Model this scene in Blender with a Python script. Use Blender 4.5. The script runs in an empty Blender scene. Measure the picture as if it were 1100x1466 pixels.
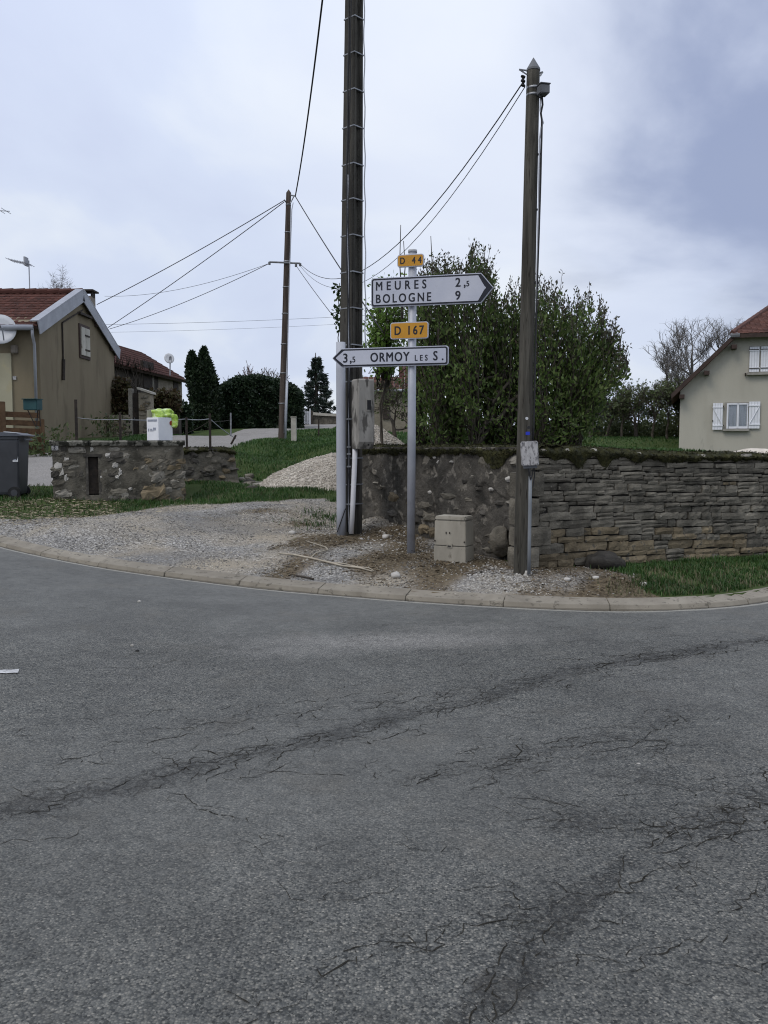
import bpy, math, random
import numpy as np
from mathutils import Vector, Matrix, noise as mnoise

random.seed(7)
rng = np.random.default_rng(7)
SC = bpy.context.scene
COL = SC.collection
R = math.radians

# ------------------------------------------------------------------ camera
F_PX, CU, CV = 1244.0, 550.0, 733.0          # focal length and centre, in pixels of the photograph
PITCH = math.atan(98.0 / F_PX)
EYE = 1.6
cam = bpy.data.cameras.new('camera')
cam.sensor_fit = 'VERTICAL'; cam.sensor_height = 24.0; cam.lens = 24.0 * F_PX / 1466.0
cam.clip_start = 0.05; cam.clip_end = 3000
camo = bpy.data.objects.new('camera', cam); COL.objects.link(camo)
camo.location = (0, 0, EYE); camo.rotation_euler = (math.pi / 2 - PITCH, 0, 0)
SC.camera = camo

def ray(u, v):
    dx, dy = (u - CU) / F_PX, (CV - v) / F_PX
    return Vector((dx, math.cos(PITCH) + dy * math.sin(PITCH), -math.sin(PITCH) + dy * math.cos(PITCH)))

def at(u, v, Y):
    d = ray(u, v)
    return Vector((0, 0, EYE)) + d * (Y / d.y)

def on_plane(u, v, p0, n):
    d = ray(u, v); o = Vector((0, 0, EYE))
    return o + d * ((p0 - o).dot(n) / d.dot(n))

# ------------------------------------------------------------------ sky, sun, exposure
SUN_EL, SUN_AZ = R(50), R(228)               # azimuth clockwise from +Y: high, behind the viewer
W = bpy.data.worlds.new('World'); SC.world = W; W.use_nodes = True
nt = W.node_tree; nt.nodes.clear()
def N(t, kind, **kw):
    n = t.nodes.new(kind)
    for k, v in kw.items(): setattr(n, k, v)
    return n
def mth(t, op, a, b=None, c=None, clamp=False):
    n = N(t, 'ShaderNodeMath', operation=op); n.use_clamp = clamp
    for i, x in enumerate((a, b, c)):
        if x is None: continue
        if isinstance(x, (int, float)): n.inputs[i].default_value = x
        else: t.links.new(x, n.inputs[i])
    return n.outputs[0]
def mixc(t, f, a, b, blend='MIX'):
    n = N(t, 'ShaderNodeMix', data_type='RGBA', blend_type=blend)
    for i, x in ((0, f), (6, a), (7, b)):
        if isinstance(x, (int, float)): n.inputs[i].default_value = x
        elif isinstance(x, tuple): n.inputs[i].default_value = (*x[:3], 1)
        else: t.links.new(x, n.inputs[i])
    return n.outputs[2]
def ramp(t, x, stops, interp='LINEAR'):
    n = N(t, 'ShaderNodeValToRGB'); cr = n.color_ramp; cr.interpolation = interp
    while len(cr.elements) < len(stops): cr.elements.new(0.5)
    for e, (p, c) in zip(cr.elements, stops):
        e.position = p; e.color = (*c, 1) if isinstance(c, tuple) else (c, c, c, 1)
    t.links.new(x, n.inputs[0]); return n.outputs[0]
def noi(t, vec, scale, detail=6, rough=.55, dist=0.0):
    n = N(t, 'ShaderNodeTexNoise'); n.inputs['Scale'].default_value = scale; n.inputs['Detail'].default_value = detail
    n.inputs['Roughness'].default_value = rough; n.inputs['Distortion'].default_value = dist
    if vec is not None: t.links.new(vec, n.inputs['Vector'])
    return n.outputs[0]
def vor(t, vec, scale, feature='F1', out=0, rnd=1.0):
    n = N(t, 'ShaderNodeTexVoronoi', feature=feature); n.inputs['Scale'].default_value = scale
    n.inputs['Randomness'].default_value = rnd
    if vec is not None: t.links.new(vec, n.inputs['Vector'])
    return n.outputs[out]
def vmul(t, vec, s):
    n = N(t, 'ShaderNodeVectorMath', operation='MULTIPLY'); t.links.new(vec, n.inputs[0]); n.inputs[1].default_value = s
    return n.outputs[0]
def vadd(t, a, b):
    n = N(t, 'ShaderNodeVectorMath', operation='ADD'); t.links.new(a, n.inputs[0]); t.links.new(b, n.inputs[1])
    return n.outputs[0]

tc = N(nt, 'ShaderNodeTexCoord').outputs['Generated']
sky = N(nt, 'ShaderNodeTexSky', sky_type='NISHITA'); sky.sun_disc = False
sky.sun_elevation = SUN_EL; sky.sun_rotation = SUN_AZ
bg1 = N(nt, 'ShaderNodeBackground'); bg1.inputs[1].default_value = 0.10; nt.links.new(sky.outputs[0], bg1.inputs[0])
sep = N(nt, 'ShaderNodeSeparateXYZ'); nt.links.new(tc, sep.inputs[0])
el = mth(nt, 'MAXIMUM', sep.outputs[2], 0.0)
inv = mth(nt, 'DIVIDE', 1.0, mth(nt, 'ADD', el, 0.35))
cmb = N(nt, 'ShaderNodeCombineXYZ')
nt.links.new(mth(nt, 'MULTIPLY', sep.outputs[0], inv), cmb.inputs[0])
nt.links.new(mth(nt, 'MULTIPLY', sep.outputs[1], inv), cmb.inputs[1])
cl = noi(nt, cmb.outputs[0], 1.5, 7, .5, .35)
cl2 = noi(nt, cmb.outputs[0], 0.55, 4, .5, .2)
fac = mth(nt, 'ADD', mth(nt, 'MULTIPLY', cl, .55), mth(nt, 'MULTIPLY', cl2, .45))
cloudc = ramp(nt, fac, [(.36, (.60, .665, .86)), (.49, (.69, .765, .94)), (.60, (.90, .95, 1.0))])
# brighter overcast towards the zenith
cloudc = mixc(nt, 1.0, cloudc, ramp(nt, el, [(0.0, .93), (.25, 1.0), (.55, 1.18), (1.0, 1.45)]), 'MULTIPLY')
# one heavier grey cloud, high on the right, and one thinner bright patch near the top
dk = ray(1075, 150).normalized()
dn = N(nt, 'ShaderNodeVectorMath', operation='DOT_PRODUCT'); nt.links.new(tc, dn.inputs[0]); dn.inputs[1].default_value = dk
dotv = mth(nt, 'ADD', dn.outputs['Value'], mth(nt, 'MULTIPLY', mth(nt, 'SUBTRACT', cl, .5), .10))
mask = ramp(nt, mth(nt, 'MULTIPLY', mth(nt, 'SUBTRACT', dotv, .968), 1 / .028), [(0.0, 0.0), (1.0, 1.0)], 'EASE')
cloudc = mixc(nt, mth(nt, 'MULTIPLY', mask, .90), cloudc, (.30, .36, .55))
br = ray(770, 60).normalized()
dn2 = N(nt, 'ShaderNodeVectorMath', operation='DOT_PRODUCT'); nt.links.new(tc, dn2.inputs[0]); dn2.inputs[1].default_value = br
mask2 = ramp(nt, mth(nt, 'MULTIPLY', mth(nt, 'SUBTRACT', dn2.outputs['Value'], .93), 1 / .07), [(0.0, 0.0), (1.0, 1.0)], 'EASE')
mask2 = mth(nt, 'MULTIPLY', mask2, mth(nt, 'SUBTRACT', 1.0, mask))
cloudc = mixc(nt, mth(nt, 'MULTIPLY', mask2, .45), cloudc, (.93, .97, 1.05))
bg2 = N(nt, 'ShaderNodeBackground'); bg2.inputs[1].default_value = 1.0; nt.links.new(cloudc, bg2.inputs[0])
ms = N(nt, 'ShaderNodeMixShader'); ms.inputs[0].default_value = 0.94
nt.links.new(bg1.outputs[0], ms.inputs[1]); nt.links.new(bg2.outputs[0], ms.inputs[2])
wo = N(nt, 'ShaderNodeOutputWorld'); nt.links.new(ms.outputs[0], wo.inputs[0])

sun = bpy.data.lights.new('sun', 'SUN'); sun.energy = 1.15; sun.angle = R(25); sun.color = (1, .92, .80)
suno = bpy.data.objects.new('sun', sun); COL.objects.link(suno)
sd = Vector((math.sin(SUN_AZ) * math.cos(SUN_EL), math.cos(SUN_AZ) * math.cos(SUN_EL), math.sin(SUN_EL)))
suno.rotation_euler = sd.to_track_quat('Z', 'Y').to_euler(); suno.location = sd * 60
SC.view_settings.view_transform = 'Standard'; SC.view_settings.look = 'None'
SC.cycles.filter_width = 1.1
SC.view_settings.exposure = 0.0; SC.view_settings.gamma = 1.0; SC.view_settings.use_curve_mapping = False

# ------------------------------------------------------------------ materials
MATS = {}
def newmat(name):
    m = bpy.data.materials.new(name); m.use_nodes = True
    t = m.node_tree; t.nodes.clear()
    b = N(t, 'ShaderNodeBsdfPrincipled'); o = N(t, 'ShaderNodeOutputMaterial'); t.links.new(b.outputs[0], o.inputs[0])
    MATS[name] = m
    return m, t, b
def bump(t, b, h, strength, dist):
    n = N(t, 'ShaderNodeBump'); n.inputs['Strength'].default_value = strength; n.inputs['Distance'].default_value = dist
    t.links.new(h, n.inputs['Height']); t.links.new(n.outputs[0], b.inputs['Normal'])
def mat(name, c1, c2, scale=4.0, rough=.85, c3=None, spots=0.0, spot_scale=30, bmp=.4, bscale=40, bdist=.01, isl=0.0, obj=0.0,
        stretch=None, spec=.3, metal=0.0, lo=.35, hi=.65):
    """two-tone noise, optional third colour in spots, optional brightness spread per loose piece / per object"""
    m, t, b = newmat(name)
    pos = N(t, 'ShaderNodeNewGeometry')
    p = pos.outputs['Position']
    ps = vmul(t, p, stretch) if stretch else p
    c = ramp(t, noi(t, ps, scale, 8, .6, .3), [(lo, c1), (hi, c2)])
    if c3 is not None:
        s = ramp(t, noi(t, ps, spot_scale, 4, .6), [(1 - spots - .08, 0.0), (1 - spots, 1.0)])
        c = mixc(t, s, c, c3)
    if isl:
        k = mth(t, 'ADD', mth(t, 'MULTIPLY', pos.outputs['Random Per Island'], 2 * isl), 1 - isl)
        c = mixc(t, 1.0, c, k, 'MULTIPLY')
    if obj:
        oi = N(t, 'ShaderNodeObjectInfo').outputs['Random']
        k = mth(t, 'ADD', mth(t, 'MULTIPLY', oi, 2 * obj), 1 - obj)
        c = mixc(t, 1.0, c, k, 'MULTIPLY')
    t.links.new(c, b.inputs['Base Color'])
    b.inputs['Roughness'].default_value = rough; b.inputs['Metallic'].default_value = metal
    b.inputs['Specular IOR Level'].default_value = spec
    if bmp: bump(t, b, noi(t, ps, bscale, 6, .6), bmp, bdist)
    return m

def leafmat(name, c1, c2, c3, trans=.25):
    m, t, b = newmat(name)
    g = N(t, 'ShaderNodeNewGeometry')
    c = ramp(t, g.outputs['Random Per Island'], [(0.0, c1), (.55, c2), (1.0, c3)])
    c = mixc(t, 1.0, c, ramp(t, noi(t, g.outputs['Position'], 1.3, 3), [(.3, .7), (.7, 1.3)]), 'MULTIPLY')
    t.links.new(c, b.inputs['Base Color']); b.inputs['Roughness'].default_value = .55
    b.inputs['Specular IOR Level'].default_value = .3
    tr = N(t, 'ShaderNodeBsdfTranslucent'); t.links.new(c, tr.inputs[0])
    ms = N(t, 'ShaderNodeMixShader'); ms.inputs[0].default_value = trans
    t.links.new(b.outputs[0], ms.inputs[1]); t.links.new(tr.outputs[0], ms.inputs[2])
    t.links.new(ms.outputs[0], [n for n in t.nodes if n.type == 'OUTPUT_MATERIAL'][0].inputs[0])
    return m

mat('kerb', (.175, .155, .125), (.25, .225, .183), 3, .9, (.115, .103, .083), .34, 14, .5, 90, .004, obj=.08)
mat('stone_grey', (.075, .068, .055), (.180, .163, .132), 5, .95, (.27, .25, .21), .26, 22, .9, 38, .018, obj=.34)
mat('stone_tan', (.110, .088, .057), (.215, .172, .112), 6, .95, (.085, .077, .063), .34, 12, .9, 38, .018, obj=.3)
mat('stone_pale', (.17, .158, .135), (.27, .25, .215), 9, .95, (.09, .083, .07), .36, 18, .7, 40, .012, obj=.2)
mat('stone_dark', (.035, .032, .028), (.085, .078, .068), 6, .97, (.17, .16, .14), .22, 20, .8, 35, .015, obj=.3)
mat('wall_core', (.012, .011, .010), (.035, .031, .026), 9, 1.0, bmp=.6)
mat('old_render', (.030, .028, .024), (.098, .089, .076), 2.6, .97, (.185, .168, .142), .36, 5.5, 1.0, 30, .02)
mat('cistern_face', (.050, .046, .037), (.150, .136, .110), 4, .97, (.21, .195, .165), .30, 9, 1.0, 28, .02)
mat('lichen_slab', (.11, .105, .09), (.26, .25, .215), 7, .95, (.022, .022, .017), .46, 7, .9, 30, .015)
mat('moss', (.012, .013, .005), (.046, .045, .014), 9, 1.0, (.07, .055, .025), .30, 20, 1.0, 70, .02, isl=.35)
mat('pebble', (.22, .20, .165), (.37, .34, .29), 3, .95, (.52, .50, .47), .3, 5, 0, isl=.5)
mat('pebble_grey', (.115, .11, .102), (.235, .222, .205), 3, .95, (.44, .43, .42), .22, 5, 0, isl=.55)
mat('heap_stone', (.33, .295, .25), (.46, .42, .365), 2, .95, (.56, .53, .48), .25, 7, 0, isl=.4)
mat('white_stone', (.30, .285, .26), (.46, .44, .41), 6, .95, bmp=.3, isl=.2)
mat('dead_matter', (.040, .028, .017), (.135, .105, .066), 5, 1.0, bmp=0, isl=.5)
mat('straw', (.20, .17, .115), (.31, .27, .19), 6, 1.0, bmp=0, isl=.4)
mat('wood_pole', (.036, .034, .028), (.098, .091, .076), 2.2, .95, (.020, .017, .013), .34, 6, .9, 9, .012, stretch=(9, 9, .55))
mat('old_pole', (.040, .030, .026), (.09, .072, .06), 2.2, .95, None, 0, 6, .7, 9, .01, stretch=(9, 9, .55))
mat('concrete_pole', (.034, .032, .028), (.078, .073, .063), 2.4, .95, (.035, .032, .028), .34, 7, .7, 30, .006, stretch=(2.2, 2.2, .45))
mat('galvanised', (.33, .345, .39), (.40, .415, .46), 5, .5, bmp=.05, metal=.25, spec=.5)
mat('sign_back', (.32, .33, .35), (.40, .41, .43), 6, .5, bmp=0, metal=.3)
mat('sign_white', (.43, .45, .53), (.50, .515, .585), 2.0, .45, (.37, .38, .43), .24, 8, bmp=0, spec=.4)
mat('sign_ink', (.012, .014, .022), (.02, .022, .032), 6, .5, bmp=0)
mat('sign_yellow', (.47, .22, .014), (.54, .265, .02), 3, .5, (.38, .18, .016), .2, 9, bmp=0, spec=.4)
mat('pvc_grey', (.34, .355, .40), (.42, .435, .48), 2.5, .55, (.30, .30, .32), .2, 6, bmp=.05, stretch=(1, 1, .4))
mat('pvc_white', (.56, .56, .58), (.64, .64, .66), 3, .5, bmp=0)
mat('pvc_blue', (.165, .18, .20), (.23, .245, .26), 3, .55, bmp=.05)
mat('cable_black', (.010, .010, .011), (.022, .022, .024), 5, .6, bmp=0)
mat('wire', (.035, .035, .038), (.06, .06, .065), 5, .6, bmp=0)
mat('steel', (.20, .205, .22), (.31, .32, .335), 8, .45, bmp=.05, metal=.6)
mat('box_grey_old', (.19, .18, .165), (.36, .345, .315), 3.0, .92, (.085, .08, .072), .42, 5, .5, 40, .004, stretch=(1.6, 1.6, .5))
mat('coffret', (.25, .23, .19), (.33, .305, .255), 3.5, .85, (.16, .142, .112), .3, 7, .25, 60, .003, stretch=(1.4, 1.4, .6))
mat('plastic_old', (.27, .265, .27), (.47, .46, .46), 7, .8, (.17, .165, .17), .42, 26, .3, 50, .003, stretch=(1.4, 1.4, .6))
mat('box_dark', (.10, .105, .115), (.15, .155, .165), 5, .6, bmp=.05)
mat('blue_tag', (.015, .03, .35), (.02, .04, .45), 5, .5, bmp=0)
mat('house_render', (.152, .126, .084), (.198, .166, .112), .8, .95, (.132, .109, .073), .32, 1.2, .5, 45, .006, stretch=(1.3, 1.3, .35))
mat('house_cream', (.30, .28, .20), (.36, .34, .25), .8, .95, (.34, .31, .21), .3, 2, .3, 60, .004)
mat('villa_render', (.375, .355, .300), (.425, .405, .345), .7, .95, (.32, .31, .27), .30, 1.6, .6, 35, .010, stretch=(1.2, 1.2, .30))
mat('tile_red', (.056, .023, .018), (.094, .038, .029), 1.5, .9, (.030, .018, .017), .30, 3, .3, 30, .006, isl=.22)
mat('tile_brown', (.075, .036, .029), (.118, .056, .044), 1.5, .9, (.055, .031, .027), .3, 3, .3, 30, .006, isl=.25)
mat('zinc', (.27, .28, .31), (.36, .375, .41), 1.6, .6, bmp=.05, metal=.2)
mat('brown_trim', (.035, .022, .018), (.058, .037, .030), 4, .7, bmp=.1)
mat('shutter_white', (.66, .67, .71), (.74, .75, .79), 3, .55, bmp=.05)
mat('shutter_old', (.34, .33, .29), (.46, .44, .39), 5, .9, (.12, .10, .07), .3, 9, .4, 30, .006, stretch=(1, 1, .3))
mat('curtain', (.30, .30, .32), (.46, .46, .49), 9, .9, bmp=0, stretch=(2, 2, .15))
mat('sill', (.24, .225, .20), (.31, .295, .265), 4, .9, bmp=.1)
mat('dark_iron', (.018, .015, .013), (.045, .034, .027), 9, .8, bmp=.3, bscale=60)
mat('fence_wood', (.060, .033, .017), (.105, .060, .031), 3, .85, (.04, .022, .012), .25, 9, .4, 30, .004, stretch=(.6, 4, 4), obj=.2)
mat('fence_post', (.075, .045, .025), (.13, .08, .045), 3, .9, bmp=.4, bscale=30)
mat('mailbox_green', (.012, .048, .052), (.02, .065, .07), 4, .5, bmp=.02)
mat('bin_grey', (.045, .047, .053), (.060, .062, .070), 3, .5, (.085, .088, .10), .2, 8, .1, 60, .002)
mat('bin_lid', (.075, .082, .10), (.10, .108, .125), 3, .42, bmp=.05)
mat('rubber', (.012, .012, .013), (.025, .025, .027), 8, .8, bmp=.1)
mat('sticker', (.45, .46, .48), (.55, .56, .58), 20, .5, bmp=0)
mat('dish_grey', (.46, .47, .49), (.54, .55, .57), 3, .5, bmp=0)
mat('carton_white', (.70, .71, .75), (.76, .77, .80), 6, .8, bmp=.03)
mat('print_grey', (.20, .22, .27), (.34, .36, .42), 30, .7, bmp=0)
mat('print_red', (.25, .035, .02), (.33, .06, .03), 30, .7, bmp=0)
mat('bark', (.035, .030, .024), (.085, .072, .058), 6, .95, bmp=.5, bscale=30)
mat('bark_grey', (.10, .092, .088), (.17, .158, .15), 6, .95, bmp=0)
mat('twig_red', (.085, .045, .038), (.14, .08, .066), 6, .95, bmp=0)
mat('pale_wood', (.30, .265, .21), (.42, .375, .30), 6, .9, bmp=.3, bscale=60)
mat('concrete_cap', (.33, .31, .27), (.44, .42, .37), 5, .9, bmp=.2)
mat('barn_stone', (.030, .026, .022), (.075, .064, .052), 3.0, .97, (.12, .105, .085), .3, 5, .9, 14, .03)
mat('barn_pale', (.17, .15, .115), (.26, .23, .18), 3, .97, (.11, .095, .075), .3, 6, .7, 14, .03)
mat('gate_white', (.50, .51, .55), (.58, .59, .62), 5, .6, bmp=0)
mat('road_paint', (.38, .38, .38), (.56, .56, .56), 14, .8, (.16, .16, .165), .38, 30, .3, 120, .002)
mat('chimney', (.16, .14, .12), (.24, .21, .18), 4, .9, bmp=.2)

def bagmat():
    m, t, b = newmat('lime_bag')
    g = N(t, 'ShaderNodeNewGeometry')
    t.links.new(ramp(t, noi(t, g.outputs['Position'], 11, 4), [(.35, (.24, .40, .04)), (.52, (.40, .58, .08)), (.66, (.64, .76, .42))]), b.inputs['Base Color'])
    b.inputs['Roughness'].default_value = .3; b.inputs['Transmission Weight'].default_value = .12
    bump(t, b, noi(t, g.outputs['Position'], 22, 5), .8, .02)
bagmat()
def glassmat():
    m, t, b = newmat('window_glass')
    g = N(t, 'ShaderNodeNewGeometry')
    b.inputs['Base Color'].default_value = (.8, .85, .9, 1); b.inputs['Roughness'].default_value = .03
    b.inputs['Transmission Weight'].default_value = .9; b.inputs['IOR'].default_value = 1.3
glassmat()
leafmat('leaf_lilac', (.048, .082, .022), (.095, .145, .038), (.17, .215, .075), .45)
leafmat('leaf_lilac_bud', (.045, .036, .028), (.060, .075, .030), (.085, .060, .048))
leafmat('leaf_bright', (.06, .12, .018), (.11, .19, .03), (.16, .25, .05))
leafmat('leaf_hedge', (.007, .017, .008), (.014, .028, .012), (.024, .042, .017), .15)
leafmat('leaf_cypress', (.010, .020, .010), (.018, .032, .014), (.028, .046, .019), .15)
leafmat('leaf_fir', (.012, .022, .016), (.022, .036, .026), (.032, .050, .036), .1)
leafmat('leaf_scrub', (.050, .066, .028), (.078, .10, .040), (.115, .135, .06), .35)
leafmat('leaf_brown', (.035, .022, .012), (.06, .042, .02), (.06, .065, .025))
leafmat('leaf_ivy', (.012, .03, .008), (.03, .06, .015), (.06, .09, .03))
leafmat('grass_blade', (.022, .062, .013), (.042, .096, .022), (.085, .135, .042), .35)
leafmat('grass_dry', (.10, .095, .05), (.15, .135, .075), (.08, .10, .04), .2)

# ------------------------------------------------------------------ mesh helpers
ORG = {}
def tag(o, label=None, cat=None, group=None, kind=None):
    if label: o['label'] = label
    if cat: o['category'] = cat
    if group: o['group'] = group
    if kind: o['kind'] = kind
    return o
def root(name, loc, label, cat, group=None):
    o = bpy.data.objects.new(name, None); COL.objects.link(o); o.location = loc; o.empty_display_size = .1
    ORG[o.name] = Vector(loc)
    return tag(o, label, cat, group)
def link(name, me, m, parent=None, smooth=False):
    o = bpy.data.objects.new(name, me); COL.objects.link(o)
    if m is not None and not me.materials: me.materials.append(MATS[m])
    if parent is not None:
        o.parent = parent; ORG[o.name] = ORG[parent.name]
    if smooth: me.polygons.foreach_set('use_smooth', np.ones(len(me.polygons), bool))
    return o
def npmesh(name, V, Fc):
    """V (n,3) array, Fc (m,k) index array with k = 3 or 4"""
    V = np.asarray(V, np.float32); Fc = np.asarray(Fc, np.int32); k = Fc.shape[1]
    me = bpy.data.meshes.new(name)
    me.vertices.add(len(V)); me.vertices.foreach_set('co', V.ravel())
    me.loops.add(Fc.size); me.loops.foreach_set('vertex_index', Fc.ravel())
    me.polygons.add(len(Fc)); me.polygons.foreach_set('loop_start', np.arange(0, Fc.size, k, dtype=np.int32))
    try: me.polygons.foreach_set('loop_total', np.full(len(Fc), k, np.int32))
    except Exception: pass
    me.update(calc_edges=True); me.validate()
    return me
def npobj(name, V, Fc, m, parent=None, smooth=False):
    V = np.asarray(V, float)
    if parent is not None: V = V - np.array(ORG[parent.name])
    return link(name, npmesh(name, V, Fc), m, parent, smooth)

class MB:
    def __init__(s): s.v = []; s.f = []
    def add(s, vs, fs):
        b = len(s.v); s.v += [tuple(p) for p in vs]; s.f += [tuple(b + i for i in f) for f in fs]; return s
    def box(s, c, size, M=None, taper=1.0):
        x, y, z = (k / 2 for k in size); t = taper
        vs = [Vector(p) for p in ((-x, -y, -z), (x, -y, -z), (x, y, -z), (-x, y, -z), (-x * t, -y * t, z), (x * t, -y * t, z), (x * t, y * t, z), (-x * t, y * t, z))]
        if M is not None: vs = [M @ p for p in vs]
        c = Vector(c)
        return s.add([p + c for p in vs], [(0, 3, 2, 1), (4, 5, 6, 7), (0, 1, 5, 4), (1, 2, 6, 5), (2, 3, 7, 6), (3, 0, 4, 7)])
    def tube(s, pts, rad, n=8, cap=True):
        pts = [Vector(p) for p in pts]
        if not isinstance(rad, (list, tuple)): rad = [rad] * len(pts)
        b = len(s.v); up = Vector((.31, .17, .93))
        for i, p in enumerate(pts):
            d = (pts[min(i + 1, len(pts) - 1)] - pts[max(i - 1, 0)])
            d = d.normalized() if d.length > 1e-9 else Vector((0, 0, 1))
            u = d.cross(up if abs(d.dot(up)) < .95 else Vector((1, 0, 0))).normalized(); w = d.cross(u)
            for k in range(n):
                a = 2 * math.pi * k / n
                s.v.append(tuple(p + (u * math.cos(a) + w * math.sin(a)) * rad[i]))
        for i in range(len(pts) - 1):
            for k in range(n):
                k2 = (k + 1) % n
                s.f.append((b + i * n + k, b + i * n + k2, b + (i + 1) * n + k2, b + (i + 1) * n + k))
        if cap:
            s.f.append(tuple(b + k for k in range(n))[::-1]); s.f.append(tuple(b + (len(pts) - 1) * n + k for k in range(n)))
        return s
    def loft(s, sections, cap=True):
        b = len(s.v); n = len(sections[0])
        for sec in sections: s.v += [tuple(p) for p in sec]
        for i in range(len(sections) - 1):
            for k in range(n):
                k2 = (k + 1) % n
                s.f.append((b + i * n + k, b + i * n + k2, b + (i + 1) * n + k2, b + (i + 1) * n + k))
        if cap:
            s.f.append(tuple(b + k for k in range(n))[::-1]); s.f.append(tuple(b + (len(sections) - 1) * n + k for k in range(n)))
        return s
    def prism(s, poly, M, d0, d1):
        """poly in local x,z; extruded along local y from d0 to d1, then M"""
        return s.loft([[M @ Vector((x, d0, z)) for x, z in poly], [M @ Vector((x, d1, z)) for x, z in poly]])
    def build(s, name, m, parent=None, smooth=False, bevel=0.0, seg=2):
        me = bpy.data.meshes.new(name)
        o = ORG[parent.name] if parent is not None else Vector((0, 0, 0))
        me.from_pydata([(p[0] - o[0], p[1] - o[1], p[2] - o[2]) for p in s.v], [], s.f)
        import bmesh
        bm = bmesh.new(); bm.from_mesh(me); bmesh.ops.recalc_face_normals(bm, faces=bm.faces)
        if bevel:
            ed = [e for e in bm.edges if len(e.link_faces) == 2 and e.calc_face_angle(0) > .6]
            bmesh.ops.bevel(bm, geom=ed, offset=bevel, segments=seg, affect='EDGES', clamp_overlap=True)
        bm.to_mesh(me); bm.free()
        return link(name, me, m, parent, smooth)

def frame(p, yaw):
    """local x along the face to the right (seen from the front), local y pointing back, z up; yaw > 0 brings the right end nearer"""
    return Matrix.Translation(Vector(p)) @ Matrix.Rotation(-yaw, 4, 'Z')
def n3(p, s=1.0, seed=0.0):
    return mnoise.noise(Vector((p[0] * s + seed, p[1] * s - seed, p[2] * s + 2 * seed)))
def vnoise(x, y, s, seed=0.0):
    """cheap smooth pseudo-noise on arrays, about -1..1"""
    r = np.random.default_rng(int(seed * 10) + 3); out = 0
    for k in range(7):
        a = r.uniform(0, 2 * np.pi); f = s * r.uniform(.5, 2.0); ph = r.uniform(0, 6.28)
        out = out + np.sin((x * np.cos(a) + y * np.sin(a)) * f * 2 * np.pi + ph)
    return out / 4.0
def smooth(a, b, x):
    t = np.clip((x - a) / (b - a), 0, 1); return t * t * (3 - 2 * t)

# ------------------------------------------------------------------ terrain
def z_road(x):
    x = np.asarray(x, float); xm = np.minimum(x, 0)
    return np.where(xm > -6, .0105 * xm ** 2, .0105 * 36 + .126 * (-6 - xm))
def hit_fn(u, v, fn, y0=2.0, y1=70.0):
    d = ray(u, v); ys = np.arange(y0, y1, .02)
    xs = d.x / d.y * ys; zs = EYE + d.z / d.y * ys
    k = np.argmax(zs < fn(xs, ys))
    return Vector((xs[k], ys[k], float(zs[k])))
KP = np.array([tuple(hit_fn(u, v, lambda x, y: z_road(x)))[:2] for u, v in
               ((0, 783), (90, 800), (180, 818), (255, 830), (400, 846), (520, 855), (620, 862), (700, 867), (820, 874), (925, 876), (1010, 870), (1100, 860))])
KC = np.polyfit(KP[:, 0], KP[:, 1], 4); KD = np.polyder(KC)
KX0, KX1 = KP[0, 0], KP[-1, 0]
def k_y(x):
    x = np.asarray(x, float); xc = np.clip(x, KX0, KX1)
    return np.polyval(KC, xc) + np.polyval(KD, xc) * (x - xc)
def k_d(x, y):
    sl = np.polyval(KD, np.clip(x, KX0, KX1))
    return (y - k_y(x)) / np.sqrt(1 + sl ** 2)
WA, WB, WC = at(512, 752, 13.6), at(768, 814, 9.9), at(1100, 797, 11.5)
WD = WC + (WC - WB) * .95
WPX = np.array([WA.x, WB.x, WC.x, WD.x]); WPY = np.array([WA.y, WB.y, WC.y, WD.y])
def w_y(x):
    x = np.asarray(x, float)
    y = np.interp(x, WPX, WPY)
    y = np.where(x < WPX[0], WPY[0] + (WPX[0] - x) * 1.7, y)
    return np.where(x > WPX[-1], WPY[-1] + (x - WPX[-1]) * .55, y)
LOW = [(588, 793, 10.9), (650, 802, 10.4), (748, 822, 9.25), (768, 815, 9.8), (500, 765, 12.6), (525, 752, 13.3), (440, 760, 12.2),
       (900, 818, 9.9), (1100, 800, 11.2), (1000, 806, 10.6), (200, 735, 13.0), (100, 742, 13.0), (80, 713, 14.2), (265, 718, 14.7),
       (400, 722, 14.0), (478, 718, 14.6), (300, 760, 12.2), (350, 790, 11), (20, 715, 14.5), (0, 740, 13), (300, 692, 16.5),
       (380, 700, 17), (470, 702, 17), (400, 665, 20), (330, 650, 20), (300, 638, 24), (403, 630, 24), (470, 640, 22), (470, 617, 28),
       (400, 614, 36), (470, 610, 40), (270, 624, 28), (60, 690, 17), (60, 655, 21), (65, 630, 24), (160, 627, 29), (-100, 705, 16),
       (-150, 640, 24), (200, 622, 30), (480, 608, 45), (430, 700, 15.8), (300, 706, 15.5), (185, 660, 19), (220, 645, 22)]
LOW = np.array([tuple(at(*a)) for a in LOW] + [(-30, 30, 2.5), (-30, 60, 3.0), (0, 60, 3.2), (-15, 50, 3.0), (12, 12.6, .0), (30, 20, .0),
                (-14, 16, 1.2), (-30, 20, 1.6), (0, 200, 3.2), (-80, 80, 3.0)])
FLD = np.array([(2, 11.5, 1.34), (5, 13.5, 1.12), (.5, 14.5, 1.36), (2, 18, 1.46), (9, 20, 1.05), (7, 15, 1.0), (14, 37, 1.0), (12, 30, 1.05), (16, 34, .9), (6, 24, 1.42), (4, 30, 1.62), (8, 45, 1.9), (12.5, 47, 1.9),
                (14, 55, 2.1), (0, 40, 2.2), (-1, 30, 1.95), (20, 15, .7), (30, 40, 1.0), (10, 80, 2.5), (0, 20, 1.72), (0, 200, 3.2), (60, 80, 2.5)])
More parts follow.
